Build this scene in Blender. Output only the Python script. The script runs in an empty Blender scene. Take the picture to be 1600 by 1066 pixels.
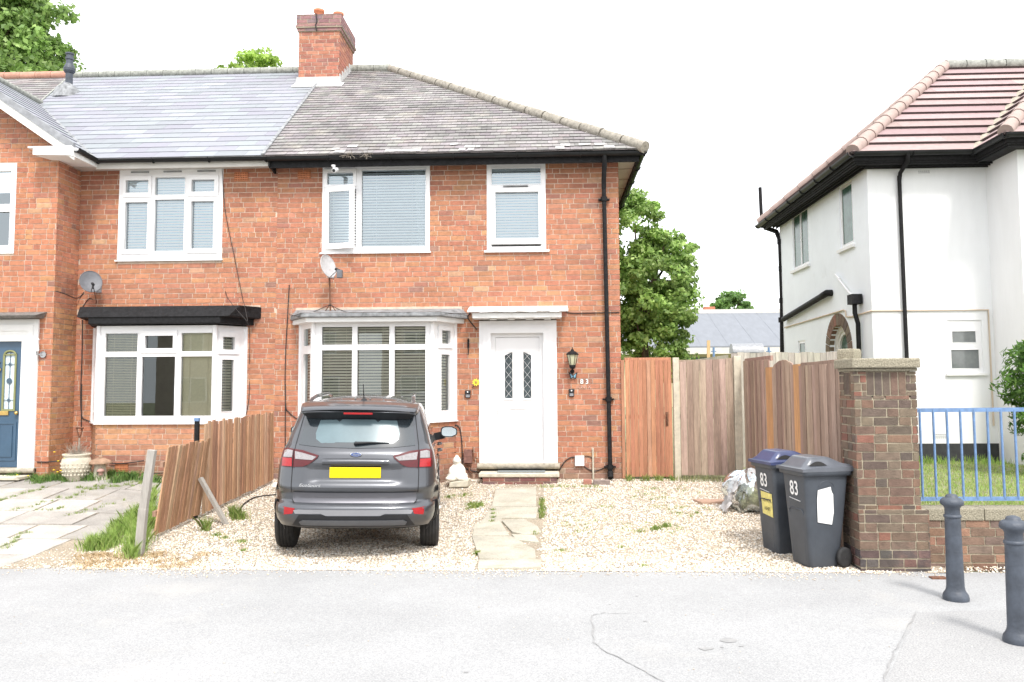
import bpy, math, random
import numpy as np
from mathutils import Vector, Matrix, geometry
random.seed(7); RNG = np.random.default_rng(11)
sc = bpy.context.scene
COL = sc.collection
R_ = math.radians
# ------------------------------------------------------------------ camera
F_ = 1290.; CX = 800.; CY = 507.; H = 1.83
_a = math.atan(58 / F_ * .9975); _p = math.atan(93 / F_); _r = -.0055
ca, sa, cp, sp = math.cos(_a), math.sin(_a), math.cos(_p), math.sin(_p)
FW = Vector((-sa * cp, ca * cp, sp)); R0 = Vector((ca, sa, 0)); U0 = Vector((sa * sp, -ca * sp, cp))
RT = R0 * math.cos(_r) + U0 * math.sin(_r); UP = U0 * math.cos(_r) - R0 * math.sin(_r)
def ray(px, py): return FW + RT * ((px - CX) / F_) + UP * ((CY - py) / F_)
def at(px, py, Y):
    d = ray(px, py); return Vector((0, 0, H)) + d * (Y / d.y)
def atX(px, py, X):
    d = ray(px, py); return Vector((0, 0, H)) + d * (X / d.x)
cam = bpy.data.objects.new('camera', bpy.data.cameras.new('camera')); COL.objects.link(cam)
cam.matrix_world = Matrix(((RT.x, UP.x, -FW.x, 0), (RT.y, UP.y, -FW.y, 0), (RT.z, UP.z, -FW.z, H), (0, 0, 0, 1)))
cam.data.sensor_fit = 'HORIZONTAL'; cam.data.sensor_width = 22.3; cam.data.lens = 22.3 * F_ / 1600
cam.data.shift_y = -(533 - CY) / 1600
cam.data.clip_start = .05; cam.data.clip_end = 2000
sc.camera = cam
def sst(x, a, b):
    t = min(1, max(0, (x - a) / (b - a))); return t * t * (3 - 2 * t)
# ------------------------------------------------------------------ terrain
def g(x, y):
    base = .05 + max(0, y - 8.6) * .059
    if y > 13.2: base = .322 + (y - 13.2) * .02
    base = min(base, .8)
    dip = .14 * math.exp(-((x + 2.1) / 1.3) ** 2) * sst(y, 8.6, 11) * (1 - sst(y, 12, 13))
    left = .13 * sst(-x, 4.6, 6.5) * sst(y, 9, 12.6)
    return base - dip + left
def ground(px, py, dz=0):
    d = ray(px, py); t = 5.
    for i in range(60):
        q = Vector((0, 0, H)) + d * t
        t += (q.z - g(q.x, q.y) - dz) / max(.02, -d.z) * .6
    q = Vector((0, 0, H)) + d * t
    return q
# ------------------------------------------------------------------ materials
def _mix(nt, blend, fac, a, b):
    n = nt.nodes.new('ShaderNodeMix'); n.data_type = 'RGBA'; n.blend_type = blend
    for i, v in ((0, fac), (6, a), (7, b)):
        s = n.inputs[i]
        if hasattr(v, 'is_output'): nt.links.new(v, s)
        elif i == 0: s.default_value = v
        else: s.default_value = (v, v, v, 1) if isinstance(v, (int, float)) else (*v[:3], 1)
    return n.outputs[2]
def _ramp(nt, src, p0, c0, p1, c1):
    n = nt.nodes.new('ShaderNodeValToRGB'); e = n.color_ramp.elements
    f = lambda c: (c, c, c, 1) if isinstance(c, (int, float)) else (*c, 1)
    e[0].position = p0; e[0].color = f(c0); e[1].position = p1; e[1].color = f(c1)
    nt.links.new(src, n.inputs[0]); return n.outputs[0]
def _noise(nt, scale, detail=5, stretch=None, rough=.6):
    tc = nt.nodes.new('ShaderNodeTexCoord'); n = nt.nodes.new('ShaderNodeTexNoise')
    n.inputs['Scale'].default_value = scale; n.inputs['Detail'].default_value = detail; n.inputs['Roughness'].default_value = rough
    if stretch:
        m = nt.nodes.new('ShaderNodeMapping'); m.inputs['Scale'].default_value = stretch
        nt.links.new(tc.outputs['Object'], m.inputs[0]); nt.links.new(m.outputs[0], n.inputs['Vector'])
    else: nt.links.new(tc.outputs['Object'], n.inputs['Vector'])
    return n.outputs['Fac']
def M(name, base=(.8, .8, .8), rough=.7, metal=0, attr=False, var=None, var2=None, bump=None, spec=.5, coat=0, transl=0, stretch=None, stain=None, emis=None):
    """var: (scale, lo, hi) multiplies the colour; stain: (scale, colour, threshold, amount)"""
    m = bpy.data.materials.new(name); m.use_nodes = True; nt = m.node_tree
    b = nt.nodes['Principled BSDF']
    if attr:
        an = nt.nodes.new('ShaderNodeAttribute'); an.attribute_name = 'Col'; c = an.outputs['Color']
    else:
        rgb = nt.nodes.new('ShaderNodeRGB'); rgb.outputs[0].default_value = (*base, 1); c = rgb.outputs[0]
    for v in (var, var2):
        if v: c = _mix(nt, 'MULTIPLY', 1.0, c, _ramp(nt, _noise(nt, v[0], 6, stretch), .3, v[1], .7, v[2]))
    if stain:
        msk = _ramp(nt, _noise(nt, stain[0], 8, None, .7), stain[2], 0., stain[2] + .16, stain[3])
        c = _mix(nt, 'MIX', msk, c, stain[1])
    nt.links.new(c, b.inputs['Base Color'])
    b.inputs['Roughness'].default_value = rough; b.inputs['Metallic'].default_value = metal
    b.inputs['Specular IOR Level'].default_value = spec; b.inputs['Coat Weight'].default_value = coat
    b.inputs['Coat Roughness'].default_value = .05
    if bump:
        bn = nt.nodes.new('ShaderNodeBump'); bn.inputs['Strength'].default_value = bump[1]; bn.inputs['Distance'].default_value = .01 if len(bump) < 3 else bump[2]
        nt.links.new(_noise(nt, bump[0], 8, stretch), bn.inputs['Height']); nt.links.new(bn.outputs[0], b.inputs['Normal'])
    if transl:
        t = nt.nodes.new('ShaderNodeBsdfTranslucent'); nt.links.new(c, t.inputs[0])
        mx = nt.nodes.new('ShaderNodeMixShader'); mx.inputs[0].default_value = transl
        nt.links.new(b.outputs[0], mx.inputs[1]); nt.links.new(t.outputs[0], mx.inputs[2])
        nt.links.new(mx.outputs[0], nt.nodes['Material Output'].inputs[0])
    return m
def glass_mat(name, tint=(.9, .95, .95), refl=.12, dark=0., rough=0.0):
    m = bpy.data.materials.new(name); m.use_nodes = True; nt = m.node_tree; nt.nodes.remove(nt.nodes['Principled BSDF'])
    tr = nt.nodes.new('ShaderNodeBsdfTransparent'); tr.inputs[0].default_value = (*tint, 1)
    gl = nt.nodes.new('ShaderNodeBsdfGlossy'); gl.inputs['Roughness'].default_value = rough; gl.inputs[0].default_value = (.86, .95, 1, 1)
    bn = nt.nodes.new('ShaderNodeBump'); bn.inputs['Strength'].default_value = .05; bn.inputs['Distance'].default_value = .01
    nt.links.new(_noise(nt, 1.5, 1), bn.inputs['Height']); nt.links.new(bn.outputs[0], gl.inputs['Normal'])
    fr = nt.nodes.new('ShaderNodeFresnel'); fr.inputs[0].default_value = 1.5
    ad = nt.nodes.new('ShaderNodeMath'); ad.operation = 'ADD'; ad.inputs[1].default_value = refl; ad.use_clamp = True
    nt.links.new(fr.outputs[0], ad.inputs[0])
    mx = nt.nodes.new('ShaderNodeMixShader'); nt.links.new(ad.outputs[0], mx.inputs[0])
    nt.links.new(tr.outputs[0], mx.inputs[1]); nt.links.new(gl.outputs[0], mx.inputs[2])
    nt.links.new(mx.outputs[0], nt.nodes['Material Output'].inputs[0]); return m
mBRICK = M('brick', attr=True, rough=.9, var=(16, .76, 1.16), var2=(1.4, .86, 1.08), bump=(60, .8), stain=(1.6, (.34, .19, .14), .57, .5))
mMORTAR = M('mortar', (.62, .50, .40), .95, var=(8, .75, 1.1), bump=(80, .6))
mMORTARD = M('pillar mortar', (.40, .35, .26), .95, var=(8, .75, 1.1), bump=(80, .6))
mUPVC = M('white upvc', (.86, .86, .87), .35, var=(3, .95, 1.0))
mPAINT = M('white paint', (.84, .84, .83), .6, var=(6, .93, 1.0), bump=(40, .3))
mSOFFW = M('off white soffit', (.62, .60, .56), .6, var=(3, .85, 1.0))
mBLACK = M('black gutter plastic', (.010, .011, .012), .45, spec=.3, var=(5, .6, 1.6))
mBLKP = M('black painted timber', (.009, .009, .010), .7, spec=.25, var=(20, .6, 2.2), bump=(30, .8))
mSLATE = M('new slate', attr=True, rough=.6, var=(12, .95, 1.04), bump=(40, .25))
mOLD = M('weathered tile', attr=True, rough=.85, var=(22, .75, 1.15), var2=(.9, .66, 1.18), bump=(60, .5), stain=(1.3, (.50, .47, .40), .55, .55))
mTERR = M('pink concrete tile', attr=True, rough=.8, var=(9, .88, 1.1), bump=(50, .4))
mSTONE = M('lichen ridge stone', (.40, .36, .29), .95, var=(14, .6, 1.25), bump=(40, .8))
mRIDGED = M('grey ridge tile', (.30, .31, .28), .9, var=(14, .6, 1.3), bump=(40, .6))
mLEAD = M('lead flashing', (.24, .25, .26), .7, metal=0, var=(9, .45, 1.5), bump=(20, .6))
mFLASHW = M('pale mortar flashing', (.48, .48, .47), .8, var=(10, .8, 1.1), bump=(30, .8))
mPOT = M('terracotta pot', (.55, .20, .11), .85, var=(8, .8, 1.2))
mRENDER = M('white painted brickwork render', (.86, .87, .88), .75, stretch=(2.2, 2.2, .5), var=(2, .94, 1.0), bump=(9, .4, .008), stain=(1.2, (.66, .67, .66), .64, .35))
mRENDERSHADE = M('shade tinted render', (.89, .935, .985), .8, var=(2, .94, 1.0), bump=(9, .5, .008), stain=(1.5, (.6, .62, .62), .6, .4))  # copy of the white render; the shaded side's bluish cast put in its colour
mGLASS = glass_mat('window glass', (.97, .99, .98), refl=.06)
mGLASSB = glass_mat('upper window glass', (.88, .96, 1), refl=.20)
mDOORG = M('leaded door glass', (.055, .07, .078), .15, var=(20, .7, 1.5))
mBLIND = M('white blind slat', (.93, .95, .95), .5, var=(3, .94, 1.0))
mBLINDC = M('cream blind slat', (.78, .75, .62), .5, var=(5, .85, 1.0))
mBLINDO = M('olive blind', (.72, .67, .46), .6, var=(30, .9, 1.0))
mDARK = M('dark interior', (.03, .03, .03), .9, var=(3, .8, 1.2))
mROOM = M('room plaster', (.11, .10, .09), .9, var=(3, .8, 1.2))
mCURT = M('curtain cloth', (.66, .66, .62), .9, var=(5, .8, 1.0))
mASPH = M('worn asphalt', (.352, .356, .36), .95, var=(.7, .88, 1.06), var2=(110, .68, 1.24), bump=(160, .8, .004), stain=(.5, (.42, .41, .39), .56, .6))
mASPH2 = M('asphalt patch', (.335, .336, .337), .95, var=(.9, .9, 1.05), var2=(90, .64, 1.26), bump=(220, .6, .004))
mHIP = M('grey hip stone', (.33, .305, .26), .95, var=(14, .6, 1.25), bump=(40, .8))
mCRACK = M('asphalt crack', (.285, .285, .285), .95, var=(10, .8, 1.2))
mSOIL = M('gravel bed', (.46, .39, .30), 1, var=(60, .55, 1.3), var2=(2, .85, 1.1), bump=(90, 1, .02), stain=(2.2, (.22, .24, .10), .60, .5))
mSTONES = M('pea gravel', attr=True, rough=.85)
mSLAB = M('concrete slab', attr=True, rough=.9, var=(3, .74, 1.1), var2=(60, .75, 1.18), bump=(90, .5), stain=(2.5, (.30, .27, .19), .54, .6))
mEARTH = M('soil and turf', (.26, .27, .15), 1, var=(8, .6, 1.3), bump=(30, 1, .03))
mGRASS = M('grass blade', attr=True, rough=.7, transl=.35)
mLEAF = M('leaf', attr=True, rough=.55, transl=.48)
mBARK = M('bark', (.13, .09, .06), .95, var=(10, .6, 1.3), bump=(25, 1, .02))
mGATE = M('orange stained timber', attr=True, rough=.8, var=(3, .72, 1.2), var2=(14, .8, 1.12), stretch=(9, 9, .7), bump=(8, .5))
mWOOD = M('weathered timber', attr=True, rough=.9, var=(3, .72, 1.18), var2=(16, .78, 1.15), stretch=(9, 9, .7), bump=(8, .6))
mCONC = M('concrete post', (.56, .51, .41), .95, var=(12, .8, 1.1), bump=(50, .6), stain=(4, (.30, .31, .20), .6, .5))
mBLUE = M('chalky blue paint', (.14, .24, .42), .5, var=(18, .8, 1.2), stain=(14, (.40, .48, .66), .6, .6))
mBOLL = M('blue black iron paint', (.050, .060, .078), .5, var=(7, .75, 1.5), bump=(60, .35), stain=(6, (.16, .17, .19), .62, .4))
mBIN = M('dark grey bin plastic', (.055, .064, .078), .5, var=(4, .85, 1.2), bump=(120, .15))
mBINL = M('grey bin lid', (.11, .12, .14), .3, var=(4, .85, 1.15))
mBINB = M('blue bin lid', (.055, .068, .145), .3, var=(4, .85, 1.2))
mRUB = M('tyre rubber', (.020, .020, .021), .75, var=(20, .8, 1.5))
mWHITE = M('white sticker', (.82, .82, .82), .6, var=(6, .94, 1))
mYSTICK = M('yellow sticker', (.75, .66, .22), .6, var=(25, .75, 1.1))
mCOAT = M('grey metallic car paint', (.085, .090, .101), .32, metal=.7, coat=.9, var=(2, .97, 1.03))
mCLAD = M('dark bumper plastic', (.022, .023, .026), .5, spec=.3, var=(8, .85, 1.2))
mTRIM = M('satin silver trim', (.42, .43, .45), .3, metal=.85, var=(8, .97, 1.03))
mCARG = M('dark car glass', (.030, .040, .048), .12, coat=.5, spec=1, var=(3, .9, 1.1))
mCARG2 = M('painted bright rear glass', (.15, .215, .24), .22, spec=.4, var=(1.6, .72, 1.12))  # opaque; brightness seen through the car is painted into the colour
mRED = M('red lens', (.36, .004, .008), .25, coat=.3, var=(40, .8, 1.1))
mDRED = M('dark red lens', (.085, .003, .006), .3, coat=.15, var=(40, .8, 1.1))
mCLEAR = M('clear lens', (.27, .255, .26), .12, coat=1, var=(50, .75, 1.1))
mPLATE = M('yellow plate', (.80, .58, .0), .35, var=(6, .97, 1))
mCHROME = M('chrome', (.75, .76, .78), .12, metal=1, var=(8, .97, 1.03))
mGREYM = M('galvanised grey metal', (.30, .31, .33), .5, metal=.3, var=(12, .75, 1.2))
mDISHD = M('dark grey dish', (.13, .135, .15), .55, var=(12, .8, 1.2))
mDISHL = M('pale dish', (.52, .52, .53), .5, var=(8, .7, 1.1), stain=(10, (.40, .27, .18), .62, .5))
mRUST = M('rusty iron', (.16, .075, .045), .9, var=(30, .6, 1.4), bump=(40, .6))
mCABLE = M('black cable', (.03, .026, .026), .7, var=(10, .8, 1.3))
mBDOOR = M('blue door paint', (.045, .095, .16), .35, coat=.3, var=(3, .9, 1.1))
mBRASS = M('brass', (.65, .45, .16), .3, metal=.8, var=(10, .8, 1.1))
mTERRAC = M('terracotta air brick', (.50, .19, .09), .9, var=(12, .8, 1.2))
mPALEST = M('pale cast stone', (.58, .54, .44), .95, var=(12, .75, 1.12), bump=(30, .8), stain=(6, (.36, .34, .22), .58, .5))
mBUDDHA = M('bleached stone', (.84, .80, .72), .9, var=(10, .85, 1.05), bump=(30, .6))
mPLASTIC = glass_mat('thin plastic bag', (.93, .94, .94), refl=.10, rough=.25)
mWASTE = M('garden waste', (.22, .23, .13), .9, var=(18, .4, 2.0), bump=(14, 1, .03))
mYEL = M('yellow enamel', (.85, .72, .06), .5, var=(9, .9, 1.05))
mLAMP = M('lamp glass', (.50, .50, .34), .3, var=(9, .85, 1.1))
mMAT = M('dark door mat', (.20, .22, .22), .95, var=(40, .6, 1.3))
mWING = M('pale blue enamel', (.22, .42, .55), .4, var=(60, .5, 1.4))
mSHED = M('grey felt roof', (.20, .215, .24), .9, var=(1.5, .92, 1.06), stretch=(3, 1, 1))
mSHEDW = M('cream wall', (.62, .56, .36), .9, var=(2, .85, 1.05))
mPEACH = M('cream cable conduit', (.66, .55, .44), .7, var=(4, .9, 1.05))
mGREYG = M('grey glass', (.15, .165, .165), .1, coat=.6, var=(5, .8, 1.2))
mGREENG = M('green tinted glass', (.06, .12, .09), .15, spec=.35, var=(5, .6, 1.4))
mBROWNB = M('brown arch brick', attr=True, rough=.9, var=(20, .8, 1.15), bump=(50, .6))
mPEBB = M('pebble dashed concrete', (.33, .30, .225), .95, var=(70, .55, 1.4), bump=(60, 1, .02))
mPLINTH = M('black bitumen plinth', (.035, .037, .04), .8, var=(8, .7, 1.4))
mPLANK = M('grey plank', (.36, .34, .31), .9, var=(6, .8, 1.15), stretch=(6, 6, 1))
mDRY = M('dry grass', attr=True, rough=.9, transl=.2)
mPETAL = M('dandelion petal', (.85, .62, .03), .8, var=(9, .9, 1.1))
mFADE = M('faded paint', (.60, .40, .34), .9, var=(40, .7, 1.2))
mTWIG = M('dead twig', (.34, .30, .25), .95, var=(20, .7, 1.2))
# ------------------------------------------------------------------ mesh builder
ORG = {}
class MB:
    def __init__(s): s.v = []; s.f = []; s.c = []; s.mi = []; s.sm = []; s.cur = (1, 1, 1); s.m = 0; s.smooth = False
    def add(s, vs, fs, c=None, m=None, sm=None):
        b = len(s.v); s.v += [tuple(v) for v in vs]; s.c += [c or s.cur] * len(vs)
        for f in fs: s.f.append(tuple(i + b for i in f)); s.mi.append(s.m if m is None else m); s.sm.append(s.smooth if sm is None else sm)
        return s
    def hexa(s, p, c=None, m=None):   # p: 4 bottom ccw, 4 top ccw
        return s.add(p, [(3, 2, 1, 0), (4, 5, 6, 7), (0, 1, 5, 4), (1, 2, 6, 5), (2, 3, 7, 6), (3, 0, 4, 7)], c, m, False)
    def box(s, x0, x1, y0, y1, z0, z1, c=None, m=None):
        return s.hexa([(x0, y0, z0), (x1, y0, z0), (x1, y1, z0), (x0, y1, z0), (x0, y0, z1), (x1, y0, z1), (x1, y1, z1), (x0, y1, z1)], c, m)
    def quad(s, a, b, c_, d, c=None, m=None): return s.add([a, b, c_, d], [(0, 1, 2, 3)], c, m, False)
    def prism(s, poly, d, c=None, m=None):   # poly: list of 3D points, d: extrude vector
        n = len(poly); d = Vector(d); top = [Vector(p) + d for p in poly]
        return s.add(list(poly) + top, [tuple(range(n - 1, -1, -1)), tuple(range(n, 2 * n))] + [(i, (i + 1) % n, n + (i + 1) % n, n + i) for i in range(n)], c, m, False)
    def bar(s, a, b, w, h=None, c=None, m=None, up=(0, 0, 1)):
        a = Vector(a); b = Vector(b); h = h or w; t = (b - a).normalized(); u = Vector(up)
        if abs(t.dot(u)) > .95: u = Vector((0, 1, 0))
        sd = t.cross(u).normalized(); u = sd.cross(t)
        o = [(-1, -1), (1, -1), (1, 1), (-1, 1)]
        return s.hexa([a + sd * (i * w / 2) + u * (j * h / 2) for i, j in o] + [b + sd * (i * w / 2) + u * (j * h / 2) for i, j in o], c, m)
    def tube(s, pts, r, n=10, c=None, m=None, cap=True, sm=True):
        pts = [Vector(p) for p in pts]; rs = r if isinstance(r, (list, tuple)) else [r] * len(pts); vs = []
        ref = None
        for i, p in enumerate(pts):
            t = (pts[min(i + 1, len(pts) - 1)] - pts[max(i - 1, 0)]).normalized()
            if ref is None: ref = Vector((0, 0, 1)) if abs(t.z) < .9 else Vector((1, 0, 0))
            sd = t.cross(ref).normalized(); u = sd.cross(t); ref = u
            for k in range(n):
                a = 2 * math.pi * k / n; vs.append(p + sd * (math.cos(a) * rs[i]) + u * (math.sin(a) * rs[i]))
        fs = [(i * n + k, i * n + (k + 1) % n, (i + 1) * n + (k + 1) % n, (i + 1) * n + k) for i in range(len(pts) - 1) for k in range(n)]
        s.add(vs, fs, c, m, sm)
        if cap: s.add(vs[:n][::-1], [tuple(range(n))], c, m, False); s.add(vs[-n:], [tuple(range(n))], c, m, False)
        return s
    def lathe(s, prof, o=(0, 0, 0), n=24, c=None, m=None, axis='z', sm=True, sx=1, sy=1):   # prof: (r, h)
        vs = []; o = Vector(o)
        for r, h in prof:
            for k in range(n):
                a = 2 * math.pi * k / n; x, y = r * math.cos(a) * sx, r * math.sin(a) * sy
                vs.append(o + (Vector((x, y, h)) if axis == 'z' else Vector((h, x, y)) if axis == 'x' else Vector((x, h, y))))
        fs = [(i * n + k, i * n + (k + 1) % n, (i + 1) * n + (k + 1) % n, (i + 1) * n + k) for i in range(len(prof) - 1) for k in range(n)]
        s.add(vs, fs, c, m, sm); s.add(vs[:n][::-1], [tuple(range(n))], c, m, False); s.add(vs[-n:], [tuple(range(n))], c, m, False)
        return s
    def grid(s, P, c=None, m=None, closed=False, sm=True):   # P: rows of points
        n = len(P[0]); vs = [p for row in P for p in row]
        fs = [(i * n + k, i * n + (k + 1) % n, (i + 1) * n + (k + 1) % n, (i + 1) * n + k) for i in range(len(P) - 1) for k in range(n if closed else n - 1)]
        return s.add(vs, fs, c, m, sm)
    def build(s, name, mats, parent=None, label=None, bevel=0, fix=True):
        me = bpy.data.meshes.new(name); o = bpy.data.objects.new(name, me); COL.objects.link(o)
        off = ORG.get(parent.name, Vector()) if parent else Vector()
        ORG[o.name] = off
        me.from_pydata([(v[0] - off.x, v[1] - off.y, v[2] - off.z) for v in s.v], [], s.f)
        for m in (mats if isinstance(mats, (list, tuple)) else [mats]): me.materials.append(m)
        me.polygons.foreach_set('material_index', s.mi); me.polygons.foreach_set('use_smooth', s.sm)
        ca_ = me.color_attributes.new('Col', 'FLOAT_COLOR', 'POINT')
        ca_.data.foreach_set('color', np.hstack([np.array(s.c, dtype=np.float32), np.ones((len(s.v), 1), np.float32)]).ravel())
        if parent: o.parent = parent
        if label: o['label'] = label
        if bevel:
            b = o.modifiers.new('b', 'BEVEL'); b.width = bevel; b.segments = 2; b.limit_method = 'ANGLE'; b.angle_limit = R_(40)
        me.update(); return o
def tag(o, label, cat, group=None):
    o['label'] = label; o['category'] = cat
    if group: o['group'] = group
    return o
def thing(name, loc, label, cat, group=None):
    o = bpy.data.objects.new(name, None); COL.objects.link(o); o.location = loc; o.empty_display_size = .1
    ORG[o.name] = Vector(loc); return tag(o, label, cat, group)
def structure(o): o['kind'] = 'structure'; return o
def dup(root, dloc, label=None):
    def cp(o, par):
        c = o.copy(); COL.objects.link(c)
        if par: c.parent = par
        for ch in o.children: cp(ch, c)
        return c
    r = cp(root, None); r.location = root.location + Vector(dloc)
    if label: r['label'] = label
    return r
# frames: T(u, z, n) -> world; n>0 is outward
def frame(o, u, n):
    o = Vector(o); u = Vector(u).normalized(); n = Vector(n).normalized()
    return lambda a, z, d=0: o + u * a + Vector((0, 0, z)) + n * d
def plate(mb, T, rect, holes, n0, n1, c=None, m=None):
    """solid plate with rectangular holes, front at n1, back at n0"""
    us = sorted({rect[0], rect[1], *[h[0] for h in holes], *[h[1] for h in holes]}); us = [u for u in us if rect[0] <= u <= rect[1]]
    zs = sorted({rect[2], rect[3], *[h[2] for h in holes], *[h[3] for h in holes]}); zs = [z for z in zs if rect[2] <= z <= rect[3]]
    def solid(i, j):
        if i < 0 or j < 0 or i >= len(us) - 1 or j >= len(zs) - 1: return False
        u = (us[i] + us[i + 1]) / 2; z = (zs[j] + zs[j + 1]) / 2
        return not any(h[0] < u < h[1] and h[2] < z < h[3] for h in holes)
    for i in range(len(us) - 1):
        for j in range(len(zs) - 1):
            if not solid(i, j): continue
            a, b, z0, z1 = us[i], us[i + 1], zs[j], zs[j + 1]
            mb.quad(T(a, z0, n1), T(b, z0, n1), T(b, z1, n1), T(a, z1, n1), c, m)
            mb.quad(T(a, z1, n0), T(b, z1, n0), T(b, z0, n0), T(a, z0, n0), c, m)
            if not solid(i - 1, j): mb.quad(T(a, z0, n0), T(a, z0, n1), T(a, z1, n1), T(a, z1, n0), c, m)
            if not solid(i + 1, j): mb.quad(T(b, z0, n1), T(b, z0, n0), T(b, z1, n0), T(b, z1, n1), c, m)
            if not solid(i, j - 1): mb.quad(T(a, z0, n0), T(b, z0, n0), T(b, z0, n1), T(a, z0, n1), c, m)
            if not solid(i, j + 1): mb.quad(T(a, z1, n1), T(b, z1, n1), T(b, z1, n0), T(a, z1, n0), c, m)
PAL_RED = [((.49, .205, .125), 6), ((.52, .225, .135), 6), ((.455, .185, .12), 5), ((.54, .255, .14), 3.5), ((.57, .29, .155), .7), ((.42, .17, .115), 3), ((.50, .225, .15), 3), ((.36, .16, .125), .8), ((.58, .36, .23), .35), ((.28, .16, .145), .3)]
PAL_BROWN = [((.165, .112, .082), 5), ((.20, .12, .085), 4), ((.13, .098, .078), 4), ((.24, .115, .08), 1.8), ((.18, .138, .10), 3.5), ((.115, .09, .075), 1.5)]
PAL_PURP = [((.23, .10, .095), 4), ((.28, .12, .10), 3), ((.18, .10, .10), 3)]
PAL_CHIM = [((.41, .165, .11), 5), ((.35, .145, .105), 3), ((.47, .21, .135), 2), ((.31, .14, .115), 1.5)]
PAL_RED = [((c[0] * .72 + .465 * .28) * .96, (c[1] * .72 + .20 * .28) * .975, (c[2] * .72 + .125 * .28) * .94) for c, w in PAL_RED for _ in (0,)]
PAL_RED = list(zip(PAL_RED, (6, 6, 5, 3.5, .7, 3, 3, .8, .35, .3)))
def pick(pal):
    t = random.random() * sum(w for _, w in pal)
    for c, w in pal:
        t -= w
        if t <= 0: break
    k = random.uniform(.9, 1.1); return (c[0] * k, c[1] * k * random.uniform(.95, 1.05), c[2] * k)
def bricks(mb, T, u0, u1, z0, z1, holes=(), pal=PAL_RED, bond='SSSH', m=0, ch=.083, inner=True, tone=None, jit=.0016, edge=None, zph=0, dep=.012):
    """real raised bricks in courses; mortar plane 6 mm behind their faces is added by plate()"""
    L = .235; J = .0125; row = int(math.floor((z0 - zph) / ch)); 
    while row * ch + zph < z1:
        za, zb = row * ch + zph + J / 2, (row + 1) * ch + zph - J / 2
        row += 1
        if zb <= z0 + .01 or za >= z1 - .01: continue
        za = max(za, z0); zb = min(zb, z1)
        if bond == 'SSSH':
            k = row % 4; seq = [.1175] if (k == 0 and random.random() < .18) else [L if random.random() > .08 else .1175 for _ in range(13)]
        elif bond == 'SH': seq = [L, .1175]
        else: seq = [L]
        u = u0 - (random.random() * L if bond != 'SH' else (0.06 if row % 2 else .235 * .75)); i = row % 3
        first = True
        while u < u1:
            w = seq[i % len(seq)] * random.uniform(.97, 1.03); i += 1
            a, b = max(u, u0) + (J / 2 if u > u0 else 0), min(u + w, u1) - (J / 2 if u + w < u1 else 0)
            u += w
            if b - a < .02: continue
            segs = [(a, b, za, zb)]
            for h in holes:
                ns = []
                for (p, q, r, t) in segs:
                    if q <= h[0] or p >= h[1] or t <= h[2] + .012 or r >= h[3] - .012: ns.append((p, q, r, t)); continue
                    if p < h[0] - .015: ns.append((p, h[0], r, t))
                    if q > h[1] + .015: ns.append((h[1], q, r, t))
                segs = ns
            c = pick(pal)
            if tone: k = tone((a + b) / 2, (za + zb) / 2); c = (c[0] * k[0], c[1] * k[1], c[2] * k[2])
            for (p, q, r, t) in segs:
                d = [random.uniform(-.0012, .0022) for _ in range(4)]
                e = [random.uniform(-jit, jit) for _ in range(8)]
                P = [T(p + e[0], r + e[1], d[0]), T(q + e[2], r + e[3], d[1]), T(q + e[4], t + e[5], d[2]), T(p + e[6], t + e[7], d[3])]
                B = [T(p, r, -dep), T(q, r, -dep), T(q, t, -dep), T(p, t, -dep)]
                mb.add(P + B, [(0, 1, 2, 3), (4, 5, 1, 0), (5, 6, 2, 1), (6, 7, 3, 2), (7, 4, 0, 3)], c, m, False)
def tiles(mb, P0, ud, vd, vlen, uL, uR, gauge, tw, th, cols, jit=.0, m=0, gapu=.004, ujit=0, edge=.5, drop=0):
    """courses of tiles on a plane: P0 origin at eave, ud along eave, vd up the slope; uL/uR(v) limits"""
    P0 = Vector(P0); ud = Vector(ud).normalized(); vd = Vector(vd).normalized(); n = ud.cross(vd).normalized()
    if n.z < 0: n = -n
    j = 0; v = 0.0
    while v < vlen - .02:
        v1 = min(v + gauge, vlen); off = (j % 2) * tw / 2 + random.uniform(-ujit, ujit)
        a0, a1 = uL(v), uL(v1); b0, b1 = uR(v), uR(v1)
        u = math.floor((min(a0, a1) - off) / tw) * tw + off
        while u < max(b0, b1):
            w = tw
            l0 = max(u + gapu / 2, a0); r0 = min(u + w - gapu / 2, b0); l1 = max(u + gapu / 2, a1); r1 = min(u + w - gapu / 2, b1)
            u += w
            if r0 - l0 < .003 and r1 - l1 < .003: continue
            if r0 < l0: r0 = l0 = (a0 if l0 == a0 else b0)
            if r1 < l1: r1 = l1 = (a1 if l1 == a1 else b1)
            dv = random.uniform(-jit, jit); k = pick(cols); t2 = th + random.uniform(0, jit * .35)
            lo = v + dv - (drop if random.random() < .0 else 0); 
            a = P0 + ud * l0 + vd * lo; b = P0 + ud * r0 + vd * lo; c = P0 + ud * r1 + vd * (v1 + .004); d = P0 + ud * l1 + vd * (v1 + .004)
            mb.add([a + n * t2, b + n * (t2 + random.uniform(-jit, jit) * .15), c + n * .002, d + n * .002], [(0, 1, 2, 3)], k, m, False)
            p_ = mb.v[-4:]; mb.add([a - n * .006, b - n * .006, p_[1], p_[0], p_[2], p_[3]], [(0, 1, 2, 3), (0, 3, 5), (1, 4, 2)], tuple(q * edge for q in k), m, False)
        v = v1; j += 1
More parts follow.
